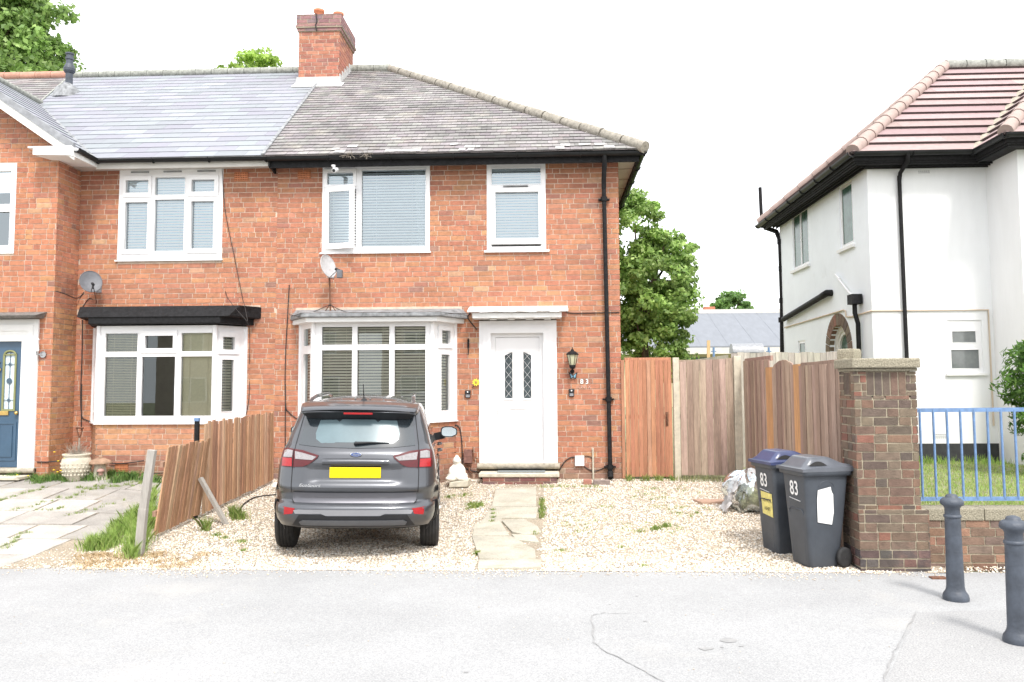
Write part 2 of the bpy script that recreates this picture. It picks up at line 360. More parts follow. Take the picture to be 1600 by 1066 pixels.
def text_mesh(txt, size, T, name, mat_, parent, shear=0, depth=.002, bold=0, label=None):
    cu = bpy.data.curves.new(name, 'FONT'); cu.body = txt; cu.size = size; cu.align_x = 'CENTER'; cu.align_y = 'CENTER'; cu.shear = shear; cu.offset = bold; cu.resolution_u = 3
    to = bpy.data.objects.new(name, cu); COL.objects.link(to)
    dg = bpy.context.evaluated_depsgraph_get(); me = bpy.data.meshes.new_from_object(to.evaluated_get(dg))
    mb = MB(); mb.add([T(v.co.x, v.co.y, depth) for v in me.vertices], [tuple(p.vertices) for p in me.polygons])
    bpy.data.objects.remove(to); bpy.data.curves.remove(cu)
    return mb.build(name, mat_, parent, label)
def window(parent, T, rect, lights, frame_d=(-.07, 0.0), blind=None, glass=None, sashes=(), pitch=.045, blindmat=None, name='window', tilt=50, label=None, skip=()):
    """lights: pane rects (u0,u1,z0,z1). frame is part, pane / blind / sash are its sub-parts"""
    mb = MB(); plate(mb, T, rect, lights, frame_d[0], frame_d[1])
    # glazing beads: a thin raised inner lip round every light
    for h in lights:
        plate(mb, T, (h[0] - .012, h[1] + .012, h[2] - .012, h[3] + .012), [h], frame_d[1] + .001, frame_d[1] + .006)
    fr = mb.build(name, mUPVC, parent, label)
    for h in sashes:
        s = MB(); k = .038; o = [l for l in lights if l[0] >= h[0] and l[1] <= h[1] and l[2] >= h[2] and l[3] <= h[3]]
        plate(s, T, h, o, frame_d[1] + .002, frame_d[1] + .022); s.build('sash', mUPVC, fr, bevel=.004)
    for i, h in enumerate(lights):
        if i not in skip: p = MB(); p.quad(T(h[0], h[2], -.03), T(h[1], h[2], -.03), T(h[1], h[3], -.03), T(h[0], h[3], -.03)); p.build('pane', glass or mGLASS, fr)
        bl = blind[i] if isinstance(blind, (list, tuple)) else blind
        if bl:
            b = MB(); z = h[2] - .02; dz = pitch * .5 * math.cos(R_(tilt)); dn = pitch * .5 * math.sin(R_(tilt))
            pt = pitch
            if bl in ('fine', 'closed'): pt = .026
            t_ = {'open': 42, 'half': 55, 'shut': 78, 'fine': 35, 'closed': 80, 'wide': 47}[bl]
            hw = pt * (.43 if bl == 'shut' else .56); dz = hw * math.sin(R_(t_)); dn = hw * math.cos(R_(t_))
            if bl == 'wide': pt = .046; hw = .0185; dz = hw * math.sin(R_(62)); dn = hw * math.cos(R_(62))
            while z < h[3] + .02:
                wv = random.uniform(-.0008, .0008)
                b.quad(T(h[0] - .02, z - dz + wv, -.075 + dn), T(h[1] + .02, z - dz - wv, -.075 + dn), T(h[1] + .02, z + dz - wv, -.075 - dn), T(h[0] - .02, z + dz + wv, -.075 - dn)); z += pt
            for q in ((.22, .78) if h[1] - h[0] > .35 else (.5,)):
                u = h[0] + (h[1] - h[0]) * q; b.bar(T(u, h[2], -.06), T(u, h[3], -.06), .004)
            b.build('blind', blindmat or mBLIND, fr)
    return fr
def scatter_leaves(mb_name, mat_, parent, P, N, size, cols, aspect=.7, droop=.3):
    """P: n x 3 leaf centres, N: n x 3 rough outward directions"""
    n = len(P); a = RNG.normal(size=(n, 3)) + N * .7 + np.array([0, 0, .35]); a /= np.linalg.norm(a, axis=1)[:, None]
    t = RNG.normal(size=(n, 3)) + np.array([0, 0, -droop]); t -= a * np.sum(t * a, 1)[:, None]; t /= np.linalg.norm(t, axis=1)[:, None]
    b = np.cross(a, t); s = (size * RNG.uniform(.6, 1.25, n))[:, None]; w = s * aspect
    V = np.stack([P - t * s * .5, P + b * w * .5 - t * s * .05 - a * s * .08, P + t * s * .55, P - b * w * .5 - t * s * .05 - a * s * .08], 1)
    C = np.repeat(cols[:, None, :], 4, 1)
    return quads_obj(mb_name, mat_, parent, V, C)
def quads_obj(name, mat_, parent, V, C, nv=4):
    n = len(V); me = bpy.data.meshes.new(name); o = bpy.data.objects.new(name, me); COL.objects.link(o)
    off = ORG.get(parent.name, Vector()) if parent else Vector(); ORG[o.name] = off
    if parent: o.parent = parent
    me.vertices.add(n * nv); me.vertices.foreach_set('co', (V.reshape(-1, 3) - np.array(off)).astype(np.float32).ravel())
    me.loops.add(n * nv); me.polygons.add(n)
    me.loops.foreach_set('vertex_index', np.arange(n * nv, dtype=np.int32)); me.polygons.foreach_set('loop_start', np.arange(0, n * nv, nv, dtype=np.int32))
    me.update(calc_edges=True)
    c = me.color_attributes.new('Col', 'FLOAT_COLOR', 'POINT'); c.data.foreach_set('color', np.concatenate([C, np.ones((n, nv, 1))], 2).astype(np.float32).ravel())
    me.materials.append(mat_); return o
# ================================================================== GROUND SHEETS
def sheet(name, mat_, xs, ys, dz, zf=None, jitter=0):
    mb = MB(); mb.grid([[(x, y, (zf or g)(x, y) + dz + (random.uniform(-jitter, jitter))) for x in xs] for y in ys])
    return structure(mb.build(name, mat_))
lin = lambda a, b, n: [a + (b - a) * i / (n - 1) for i in range(n)]
def gfar(x, y): return g(x, y) - .05
sheet('ground', mEARTH, [-300, -80, -30, -16, -12] + lin(-10, 10, 41) + [12, 16, 30, 80, 300], [-60, -10, 0, 4] + lin(7, 15, 33) + [18, 25, 40, 80, 250], 0, gfar)
sheet('pavement', mASPH, lin(-14, 14, 29), lin(-1.5, 8.06, 10), 0)
sheet('road', mASPH2, lin(-40, 40, 9), [-14, -8, -1.6], -.02)
def gpoly(name, pts, mat_, dz, kind=True):
    mb = MB(); P = [ground(*p) for p in pts]; mb.add([(p.x, p.y, g(p.x, p.y) + dz) for p in P], [tuple(range(len(P)))])
    o = mb.build(name, mat_); return structure(o) if kind else o
gpoly('pavement_patch', [(1432, 958), (1600, 952), (1800, 960), (1900, 1100), (1372, 1100)], mASPH2, .004)
def strip(name, pts, w, mat_, dz):
    mb = MB(); P = [ground(*p) for p in pts]; fine = []
    for a, b in zip(P, P[1:]):
        for i in range(8): fine.append(a.lerp(b, i / 8) + Vector((random.uniform(-.008, .008), random.uniform(-.012, .012), 0)))
    for a, b in zip(fine, fine[1:]):
        t = (b - a).normalized(); s = Vector((-t.y, t.x, 0)) * w * random.uniform(.5, 1.3)
        mb.quad(a - s + Vector((0, 0, dz + .05 * 0)), b - s + Vector((0, 0, dz + .05 * 0)), b + s + Vector((0, 0, dz + .05 * 0)), a + s + Vector((0, 0, dz + .05 * 0)))
    return structure(mb.build(name, mat_))
strip('pavement_crack', [(925, 962), (928, 1005), (945, 1018), (1000, 1045), (1060, 1080)], .004, mCRACK, .006)
strip('pavement_crack', [(1432, 958), (1400, 1015), (1385, 1050), (1372, 1100)], .004, mCRACK, .008)
strip('pavement_crack', [(926, 962), (945, 958), (990, 960)], .003, mCRACK, .006)
for cx_, cy_, r in ((1102, 1014, 11), (1140, 1001, 14), (1128, 1012, 3), (1158, 1010, 4), (728, 1051, 4), (995, 932, 3), (953, 945, 2.5), (1008, 971, 3)):
    q = ground(cx_, cy_); mb = MB(); n = 14; s = r / 200.
    mb.add([(q.x + math.cos(k * 2 * math.pi / n) * s * random.uniform(.6, 1.1), q.y + math.sin(k * 2 * math.pi / n) * s * .9 * random.uniform(.5, 1.1), g(q.x, q.y) + .003) for k in range(n)], [tuple(range(n))]); structure(mb.build('pavement_stain', mCRACK))
GX0, GX1, GY0, GY1 = -4.75, 3.75, 8.0, 13.22
sheet('gravel_bed', mSOIL, lin(-12, GX1, 110), lin(GY0, GY1, 50), .002, None, .006)

# path of broken slabs
path_slabs = [[(775, 766), (838, 764), (838, 794), (768, 794)], [(767, 795), (841, 795), (838, 812), (756, 812)], [(741, 822), (780, 815), (796, 840), (738, 839)],
 [(737, 840), (800, 841), (836, 862), (838, 877), (749, 877)], [(748, 878), (846, 878), (846, 890), (746, 891)], [(758, 812), (784, 813), (784, 818), (748, 820)], [(783, 815), (818, 814), (840, 825), (846, 834), (818, 838), (800, 834)], [(799, 838), (836, 840), (843, 850), (806, 846)]]
mb = MB()
for i, sl in enumerate(path_slabs):
    P = [ground(*p) for p in sl]; k = random.uniform(.92, 1.05); c = (.50 * k, .47 * k, .39 * k)
    tl = [random.uniform(0, .01) if i >= 2 else .004 for _ in P]
    P = [Vector((p.x, p.y, g(p.x, p.y) + t - .01)) for p, t in zip(P, tl)]
    ar = sum(P[i].x * P[(i + 1) % len(P)].y - P[(i + 1) % len(P)].x * P[i].y for i in range(len(P)))
    if ar < 0: P = P[::-1]
    mb.prism(P, (0, 0, .030), c)
structure(mb.build('path', mSLAB, bevel=.006))
# left garden paving
mb = MB(); ys = [8.05, 8.62, 9.28, 9.9, 10.5, 11.1, 11.75, 12.4]
for r, (ya, yb) in enumerate(zip(ys, ys[1:])):
    x = -11.5 + (r % 2) * .35
    while x < -4.75:
        w = random.choice([.6, .75, .9, .62]); xa, xb = x + .012, x + w - .012; x += w
        cxm = (xa + xb) / 2
        lim = -4.9 if ya > 10.2 else -4.95 - .22 * (10.2 - ya)
        if xb > lim: xb = lim
        if xb - xa < .15: continue
        k = random.choice([.62, .7, .78, .55, .84]); c = (.62 * k, .585 * k, .54 * k); t = random.uniform(-.006, .01)
        e = lambda: random.uniform(-.012, .012)
        P = [(xa + e(), ya + .012), (xb + e(), ya + .012 + e()), (xb + e(), yb - .012), (xa + e(), yb - .012 + e())]
        mb.prism([(px, py, g(px, py) - .03 + t) for px, py in P], (0, 0, .045), c)
structure(mb.build('garden_paving', mSLAB, bevel=.005))

# ================================================================== BRICK HOUSE
W = 13.2
BH = thing('brick_house', (-1.6, W, .3), 'red brick end terrace house with white front door, hipped weathered roof and tall chimney', 'house')
TF = frame((0, W, 0), (1, 0, 0), (0, -1, 0))
def eave_tone(u, z):   # bricks get darker toward the eaves, greyer at the foot
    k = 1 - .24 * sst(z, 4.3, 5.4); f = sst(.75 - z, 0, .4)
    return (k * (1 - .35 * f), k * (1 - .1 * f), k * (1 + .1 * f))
upL = (-3.69, -1.92, 3.98, 5.43); upR = (-.99, -.035, 3.98, 5.43)
holes = [upL, upR, (-4.03, -1.50, -1, 2.86), (-1.12, .12, -1, 2.86), (.30, .50, -2, -1)]
holes[0] = (upL[0] + .005, upL[1] - .005, upL[2], upL[3])
rect_ = (-4.44, 1.14, .15, 5.46)
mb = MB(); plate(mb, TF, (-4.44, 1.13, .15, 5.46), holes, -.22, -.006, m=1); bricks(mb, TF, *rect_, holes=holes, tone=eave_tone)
TS = frame((1.14, W, 0), (0, 1, 0), (1, 0, 0))
plate(mb, TS, (.016, 9.2, .15, 5.46), [], -.22, -.006, m=1); bricks(mb, TS, 0, 3.0, .15, 5.46)
plate(mb, frame((0, W + 9.2, 0), (1, 0, 0), (0, 1, 0)), (-4.44, 1.13, .15, 5.46), [], -.2, 0, m=1)
# bay plinth
def bay_geo(xa, xb, xfa, xfb, dpt):
    A = Vector((xa, W, 0)); B = Vector((xfa, W - dpt, 0)); C = Vector((xfb, W - dpt, 0)); D = Vector((xb, W, 0))
    out = []
    for p, q in ((A, B), (B, C), (C, D)):
        u = (q - p); n = Vector((u.y, -u.x, 0)); out.append((frame(p, u, n), u.length))
    return out
bayA = bay_geo(-4.03, -1.50, -3.69, -1.81, .45)
for T, L in bayA:
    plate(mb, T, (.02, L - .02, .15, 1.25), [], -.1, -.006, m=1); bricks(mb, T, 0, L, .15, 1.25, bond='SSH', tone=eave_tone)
mb.build('wall', [mBRICK, mMORTAR], BH)
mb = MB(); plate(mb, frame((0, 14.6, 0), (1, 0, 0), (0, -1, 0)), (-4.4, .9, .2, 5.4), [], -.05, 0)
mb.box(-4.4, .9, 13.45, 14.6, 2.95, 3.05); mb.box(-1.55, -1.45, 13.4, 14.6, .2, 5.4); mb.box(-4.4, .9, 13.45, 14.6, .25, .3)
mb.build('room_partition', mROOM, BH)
# upper windows
panesL = [(-3.61, -3.18, 5.10, 5.30), (-3.595, -3.265, 4.14, 4.95), (-3.04, -1.99, 4.07, 5.34)]
mbw = MB()
fr = window(BH, TF, upL, [(-3.61, -3.18, 5.10, 5.30), (-3.63, -3.13, 4.07, 5.03), (-3.04, -1.99, 4.07, 5.34)], (-.07, .012), blind=['shut', 'wide', 'wide'], glass=mGLASSB, sashes=[], label='three light window with its lower left sash ajar', skip=(1,))
# opened casement sash, hinged at its left side
Ts = frame(TF(-3.64, 0, .016), (math.cos(R_(16)), -math.sin(R_(16)), 0), (-math.sin(R_(16)), -math.cos(R_(16)), 0))
s = MB(); plate(s, Ts, (0, .53, 4.03, 5.06), [(.075, .455, 4.12, 4.97)], -.03, .02); so = s.build('open_sash', mUPVC, fr, bevel=.004)
s = MB(); s.quad(Ts(.075, 4.12, 0), Ts(.455, 4.12, 0), Ts(.455, 4.97, 0), Ts(.075, 4.97, 0)); s.build('pane', mGLASSB, fr)
s = MB(); plate(s, TF, (-3.66, -3.13, 5.06, 5.36), [(-3.61, -3.18, 5.10, 5.30)], .014, .034); s.build('sash', mUPVC, fr, bevel=.004)
s = MB()
for x0, x1 in ((-2.2, -2.0),):
    rows = [[TF(x0 + (x1 - x0) * i / 30 + (.08 * (1 - (z - 4.1) / 1.2)), z, -.13 + .02 * math.sin(i * 1.3)) for i in range(31)] for z in lin(4.08, 5.34, 6)]; s.grid(rows)
s.build('curtain', mCURT, fr)
fr = window(BH, TF, upR, [(-.91, -.115, 5.06, 5.33), (-.85, -.15, 4.17, 4.93)], (-.07, .012), blind='shut', glass=mGLASSB, label='narrow window with a bottom hung sash slightly open')
s = MB(); plate(s, TF, (-.93, -.095, 4.08, 5.0), [(-.85, -.15, 4.17, 4.93)], .02, .045); s.build('sash', mUPVC, fr, bevel=.004)
s = MB(); s.box(-.72, -.32, W - .062, W - .014, 5.015, 5.03); s.build('trickle_vent', mLEAD, fr)
s = MB(); s.box(-.91, -.12, W - .016, W - .0135, 4.045, 4.07); s.build('opening_gap', mDARK, fr)
s = MB(); s.box(-1.035, .02, W - .05, W - .001, 3.945, 3.98); s.build('window_sill', mUPVC, fr, bevel=.004)
s = MB(); s.box(-3.72, -1.90, W - .035, W - .001, 3.955, 3.979); s.build('window_sill', mUPVC, BH, bevel=.003)
# bay window
def mk_bay(parent, segs, lightsets, z0, z1, blinds, bmats, glass, sashes=None):
    holder = None
    for k, (T, L) in enumerate(segs):
        rc = (0, L, z0, z1)
        f = window(parent, T, rc, lightsets[k], (-.07, .0), blind=blinds[k], glass=glass, blindmat=bmats[k], name='bay_window', sashes=(sashes or {}).get(k, ()))
        s = MB(); s.hexa([T(-.02, z0 - .03, -.07), T(L + .02, z0 - .03, -.07), T(L + .02, z0 - .03, .035), T(-.02, z0 - .03, .035), T(-.02, z0 + .002, -.07), T(L + .02, z0 + .002, -.07), T(L + .02, z0 - .006, .035), T(-.02, z0 - .006, .035)][0:8]); s.build('window_sill', mUPVC, f)
        for e in (0, L):
            s = MB(); s.tube([T(e, z0, -.01), T(e, z1, -.01)], .035, 10); s.build('corner_post', mUPVC, f)
L0 = bayA[0][1]; L1 = bayA[1][1]; L2 = bayA[2][1]
fx = lambda X: X + 3.69
mk_bay(BH, bayA, [[(.17, .47, 1.40, 2.32), (.17, .47, 2.45, 2.72)],
  [(fx(-3.55), fx(-3.07), 1.36, 2.37), (fx(-3.55), fx(-3.07), 2.455, 2.735), (fx(-2.99), fx(-2.485), 1.36, 2.37), (fx(-2.99), fx(-2.485), 2.455, 2.735), (fx(-2.405), fx(-1.92), 1.36, 2.37), (fx(-2.405), fx(-1.92), 2.455, 2.735)],
  [(.20, .40, 1.42, 2.30), (.20, .40, 2.47, 2.68)]], 1.27, 2.80, ['wide', 'wide', 'wide'], [mBLINDC] * 3, mGLASS, {2: [(.12, .46, 2.40, 2.75)]})
s = MB(); P = [(-4.16, W, 2.80), (-3.76, W - .60, 2.80), (-1.72, W - .60, 2.80), (-1.36, W, 2.80)]
s.prism(P, (0, 0, .075)); s.build('bay_fascia', mPAINT, BH, bevel=.006)
s = MB(); n = 24   # sagging lead and felt bay roof
P0 = [(-4.2, W), (-3.82, W - .66), (-1.66, W - .66), (-1.30, W)]
s.prism([(x, y, 2.876) for x, y in P0], (0, 0, .06)); 
top = [(-4.2, W - .002, 3.06), (-1.30, W - .002, 3.06), (-1.66, W - .66, 2.938), (-3.82, W - .66, 2.938)]
s.add([(-4.2, W, 2.94), (-3.82, W - .66, 2.94), (-1.66, W - .66, 2.94), (-1.30, W, 2.94), (-4.1, W, 3.05), (-1.4, W, 3.05)], [(0, 1, 4), (1, 2, 5, 4), (2, 3, 5)])
s.build('bay_roof', mLEAD, BH, bevel=.01)
s = MB()
for i in range(28):
    x = -4.1 + i * .0965; s.hexa([(x, W - .04, 3.02), (x + .1, W - .04, 3.02), (x + .1, W - .001, 3.02), (x, W - .001, 3.02), (x, W - .035, 3.075 + random.uniform(-.01, .01)), (x + .1, W - .035, 3.075 + random.uniform(-.01, .01)), (x + .1, W - .001, 3.08), (x, W - .001, 3.08)])
s.build('flashing', mMORTAR, BH)
# front door
s = MB(); plate(s, TF, (-1.12, .12, .58, 2.84), [(-.93, -.09, .585, 2.64)], -.12, .03)
plate(s, TF, (-1.06, .06, .581, 2.76), [(-.96, -.06, .5, 2.66)], .031, .055)
plate(s, TF, (-.985, -.035, .582, 2.70), [(-.93, -.09, .5, 2.64)], .0555, .075); s.build('door_surround', mUPVC, BH, bevel=.004)
TD = frame((0, W + .06, 0), (1, 0, 0), (0, -1, 0))
s = MB(); gl = [(-.715, -.59, 1.60, 2.34), (-.415, -.29, 1.60, 2.34)]
plate(s, TD, (-.93, -.09, .585, 2.64), [(-.86, -.16, .60, 2.58)], -.05, .03); fr = s.build('door_frame', mUPVC, BH, bevel=.005)
s = MB(); plate(s, TD, (-.858, -.162, .605, 2.575), gl, -.03, .012)
for h in gl: plate(s, TD, (h[0] - .025, h[1] + .025, h[2] - .025, h[3] + .025), [h], .0125, .024)
plate(s, TD, (-.79, -.23, .70, 1.30), [(-.765, -.255, .725, 1.275)], .0125, .019); plate(s, TD, (-.76, -.26, .73, 1.27), [], .0125, .016)
dr = s.build('front_door', mUPVC, BH, bevel=.003)
for j, h in enumerate(gl):
    s = MB(); ca2 = 1 if j == 0 else -1
    s.quad(TD(h[0], h[2], 0), TD(h[1], h[2], 0), TD(h[1], h[3], 0), TD(h[0], h[3], 0)); s.build('pane', mDOORG, dr)
    s = MB(); w = h[1] - h[0]; cx_ = (h[0] + h[1]) / 2; z = h[2]
    while z < h[3]:
        zt = min(z + .15, h[3])
        for sg in (-1, 1): s.bar(TD(cx_ - sg * w / 2, z, .003), TD(cx_ + sg * w / 2, zt, .003), .0035, .003)
        z += .15
    s.build('leading', mUPVC, dr)
    s = MB(); xa, xb = (h[0], h[1]) if j == 0 else (h[1], h[0])    # sloped head of each light
    s.prism([TD(xa - .002 * ca2, h[3] - .055, .013), TD(xb, h[3] + .002, .013), TD(xa - .002 * ca2, h[3] + .002, .013)], (0, .02, 0)); s.build('glazing_bead', mUPVC, dr)
s = MB(); plate(s, TD, (-.645, -.37, 1.425, 1.495), [(-.63, -.385, 1.44, 1.48)], .013, .026); s.box(-.63, -.385, W + .06 - .021, W + .06 - .0125, 1.441, 1.479); s.build('letterbox', mUPVC, dr, bevel=.002)
s = MB(); s.tube([TD(-.83, 1.40, .02), TD(-.83, 1.40, .06), TD(-.74, 1.40, .06)], .009, 8); s.box(-.845, -.815, W + .038, W + .0475, 1.30, 1.50); s.build('handle', mUPVC, dr)
s = MB(); s.tube([(-1.15, W - .07, .535), (.15, W - .07, .535)], .045, 12); s.box(-1.15, .15, W - .07, W + .1, .49, .581); s.build('door_sill', mSTONE, BH)
s = MB(); s.box(-1.10, .14, W - .42, W - .001, .40, .46); st = s.build('door_step', mPALEST, BH, bevel=.012)
s = MB(); Tst = frame((0, W - .40, 0), (1, 0, 0), (0, -1, 0)); s.box(-1.04, .10, W - .392, W - .002, .12, .399, m=1); bricks(s, Tst, -1.04, .10, .16, .398, pal=PAL_PURP, bond='S'); s.build('step_riser', [mBRICK, mMORTAR], BH)
s = MB(); s.box(-.82, -.08, W - .33, W - .03, .461, .474); o = s.build('door_mat', mMAT); tag(o, 'dark door mat on the stone step below the white door', 'door mat')
# canopy over door
s = MB(); s.box(-1.20, .20, W - .34, W - .001, 2.862, 2.945); s.build('canopy_fascia', mPAINT, BH, bevel=.005)
s = MB()
for i in range(4):
    x = -.93 + i * .285; s.box(x, x + .11, W - .30, W - .22, 2.835, 2.861)
s.build('canopy_bracket', mSOFFW, BH)
s = MB(); n = 30; rows = []
for k, (yy, zz) in enumerate(((W - .40, 2.955), (W - .37, 2.985), (W - .2, 3.03), (W - .002, 3.075))):
    rows.append([(-1.27 + i * 1.57 / n, yy, zz + (.008 * math.sin(i * .9) + random.uniform(-.006, .006) if k < 2 else 0)) for i in range(n + 1)])
rows.insert(0, [(p[0], p[1] + .01, 2.948) for p in rows[0]]); s.grid(rows, sm=False); s.build('canopy_roof', mPAINT, BH)
# roof
ud = (1, 0, 0); run = 5.0; rise = 3.32; EZ = 5.50; EY = 12.80; vl = math.hypot(run, rise); vd = (0, run / vl, rise / vl)
OLD = [((.27, .255, .255), 6), ((.285, .27, .268), 5), ((.25, .235, .238), 4), ((.315, .30, .295), 1.2), ((.265, .24, .235), 2), ((.205, .195, .195), .8)]
NEW = [((.25, .262, .295), 5), ((.258, .27, .303), 4), ((.242, .253, .285), 4), ((.268, .282, .31), 2)]
s = MB(); P0 = Vector((-4.55, EY, EZ))
s.add([(-4.55, EY, EZ - .012), (1.5, EY, EZ - .012), (-3.5, EY + run, EZ + rise - .012), (-4.9, EY + run, EZ + rise - .012), (1.5, EY + 10, EZ - .012), (-4.55, EY + 10, EZ - .012)], [(0, 1, 2, 3), (1, 4, 2), (3, 2, 4, 5)], (.28, .25, .25))
tiles(s, P0, ud, vd, vl, lambda v: -.35 * v / vl, lambda v: 6.05 - v / vl * run, .17, .175, .013, OLD, jit=.008, ujit=.02)
hs = math.hypot(5, rise); tiles(s, (1.5, EY + 10, EZ), (0, -1, 0), (-5 / hs, 0, rise / hs), hs, lambda v: v / hs * 5, lambda v: 10 - v / hs * 5, .17, .175, .014, OLD, jit=.008)
for px in [514, 520, 528, 536, 600, 612, 622, 634, 640, 700, 716, 724, 730, 742, 868, 876, 905, 930, 944]:
    x = at(px, 240, EY).x; v = random.choice([.02, .02, .16, .30]); P = Vector((x, EY, EZ)) + Vector(vd) * v; n_ = Vector((0, -vd[2], vd[1])); w_ = random.uniform(.07, .2); sk = random.uniform(-.03, .03)
    s.add([P + n_ * .022, P + Vector((w_, 0, 0)) + n_ * .024 + Vector(vd) * sk, P + Vector((w_, 0, 0)) + Vector(vd) * .15 + n_ * .012, P + Vector((0, 0, 0)) + Vector(vd) * .15 + n_ * .012], [(0, 1, 2, 3)], (.52, .51, .50), 0, False)
s.build('roof', mOLD, BH)
s = MB(); a = Vector((1.53, EY - .03, EZ + .03)); b = Vector((-3.5, EY + run, EZ + rise + .05)); n = 16
for i in range(n):
    p = a.lerp(b, i / n); q = a.lerp(b, (i + 1) / n - .004); k = random.uniform(-.008, .008)
    s.tube([p + Vector((0, 0, k - .02)), q + Vector((0, 0, k - .012))], [.098, .09], 10)
s.build('hip_tiles', mHIP, BH)
s = MB(); s.tube([(1.5, EY + 10, EZ), (-3.5, EY + 5, EZ + rise + .02)], .11, 8); s.build('hip_tiles', mSTONE, BH)
s = MB()
for i in range(4): s.tube([(-4.62 + i * .36 - .3, 17.8, EZ + rise + .03), (-4.27 + i * .36 - .3, 17.8, EZ + rise + .035)], .10, 10)
s.build('ridge_tiles', mRIDGED, BH)
# eaves: black fascia, soffit, gutter, side soffit
s = MB(); s.box(-4.50, 1.42, 12.93, 12.96, 5.33, 5.52); s.box(-4.50, 1.42, 12.96, W - .001, 5.44, 5.458)
s.prism([(-4.50, 12.90, 5.36), (-4.50, W, 5.30), (-4.50, W, 5.46), (-4.50, 12.90, 5.46)], (.03, 0, 0)); s.build('fascia', mBLKP, BH)
s = MB(); s.box(1.141, 1.44, 12.96, 22.6, 5.42, 5.44); s.build('soffit', mSOFFW, BH)
s = MB()
for i in range(14): s.box(1.16, 1.43, 13.0 + i * .7, 13.012 + i * .7, 5.415, 5.4195)
s.build('soffit_joint', mRUST, BH)
s = MB(); s.box(1.42, 1.45, 12.93, 22.6, 5.33, 5.5); s.build('fascia', mBLKP, BH)
def gutter(mb, a, b, r=.06, out=(0, -1, 0)):
    a = Vector(a); b = Vector(b); o = Vector(out); n = 8; rows = []
    for p in (a, b):
        rows.append([p + o * (math.cos(math.pi * k / n) * r) - Vector((0, 0, 1)) * (math.sin(math.pi * k / n) * r) for k in range(n + 1)])
    mb.grid(rows)
    ri = [[p.lerp(c, .08) for p in row] for row, c in zip(rows, (a, b))]; mb.grid(ri)
    L = (b - a).length; n_ = int(L / .9); t = (b - a) / L
    for i in range(n_ + 1):
        c = a + t * (i * L / max(1, n_)); mb.tube([c + o * (math.cos(math.pi * k / 8) * r * 1.12) - Vector((0, 0, 1)) * (math.sin(math.pi * k / 8) * r * 1.12) for k in range(9)], .012, 6)
s = MB(); gutter(s, (-4.52, 12.87, 5.485), (1.53, 12.87, 5.47), .06); gutter(s, (1.50, 12.84, 5.48), (1.50, 22.6, 5.48), .06, (1, 0, 0)); s.build('gutter', mBLACK, BH)
s = MB()   # downpipe
s.tube([(.90, 12.87, 5.44), (.90, 12.90, 5.30), (.90, 13.10, 5.10), (.90, 13.12, 4.95)], .038, 12); s.tube([(.90, 13.12, 5.0), (.94, 13.12, .42)], .034, 12)
for z in (4.78, 1.58, .52): s.tube([(.94 - (z - .4) * .0087, 13.12, z - .035), (.94 - (z - .4) * .0087, 13.12, z + .035)], .05, 12); s.box(.94 - .09 - (z - .4) * .0087, .94 + .09 - (z - .4) * .0087, 13.13, 13.199, z - .012, z + .012)
s.tube([(.94, 13.12, .45), (.94, 13.05, .36)], .045, 12); s.build('downpipe', mBLKP, BH)
# chimney
TC = frame((0, 16.8, 0), (1, 0, 0), (0, -1, 0)); CX0, CX1, CY1 = -5.24, -4.37, 18.0
s = MB(); s.box(CX0 + .006, CX1 - .006, 16.806, CY1, 7.9, 9.3, m=1); bricks(s, TC, CX0, CX1, 8.0, 9.3, pal=PAL_CHIM)
bricks(s, frame((CX1, 16.8, 0), (0, 1, 0), (1, 0, 0)), 0, 1.2, 8.0, 9.3, pal=PAL_CHIM); bricks(s, frame((CX0, CY1, 0), (0, -1, 0), (-1, 0, 0)), 0, 1.2, 8.0, 9.3, pal=PAL_CHIM)
ch = s.build('chimney', [mBRICK, mMORTAR], BH)
s = MB()
PAL_CAP = [((.27, .15, .15), 4), ((.33, .18, .17), 3), ((.22, .15, .16), 3)]
for e, z0, z1 in ((.03, 9.30, 9.37), (.06, 9.37, 9.42), (.045, 9.42, 9.66)):
    s.box(CX0 - e + .005, CX1 + e - .005, 16.8 - e + .005, CY1 + e, z0, z1, m=1)
    for T, L in ((frame((CX0 - e, 16.8 - e, 0), (1, 0, 0), (0, -1, 0)), CX1 - CX0 + 2 * e), (frame((CX1 + e, 16.8 - e, 0), (0, 1, 0), (1, 0, 0)), 1.2 + 2 * e)):
        bricks(s, T, 0, L, z0, z1, pal=PAL_CAP, bond='S', zph=.09)
s.build('chimney_cap', [mBRICK, mMORTARD], ch)
s = MB(); s.tube([(CX0 + .38, 16.73, 9.66), (CX0 + .40, 16.73, 9.5), (CX0 + .37, 16.73, 9.4), (CX0 + .40, 16.75, 9.29)], .012, 6); s.build('crack', mDARK, ch)
for x, y, z in ((-4.93, 17.20, 9.95), (-4.62, 17.65, 10.08)):
    s = MB(); s.lathe([(.10, 9.6), (.095, z - .06), (.115, z - .05), (.118, z), (.09, z)], (x, y, 0), 20); s.build('chimney_pot', mPOT, ch)
s = MB(); s.lathe([(.3, 9.655), (.2, 9.70), (.05, 9.72)], ((CX0 + CX1) / 2, 17.4, 0), 16, sy=1.7); s.build('flaunching', mSTONE, ch)
s = MB(); zf = lambda y: EZ + (y - EY) * rise / run
s.hexa([(CX0 - .05, 16.74, zf(16.74) + .02), (CX1 + .06, 16.74, zf(16.74) + .02), (CX1 + .06, 16.79, zf(16.79) + .02), (CX0 - .05, 16.79, zf(16.79) + .02), (CX0 - .03, 16.77, zf(16.8) + .15), (CX1 + .03, 16.77, zf(16.8) + .15), (CX1 + .03, 16.79, zf(16.8) + .15), (CX0 - .03, 16.79, zf(16.8) + .15)])
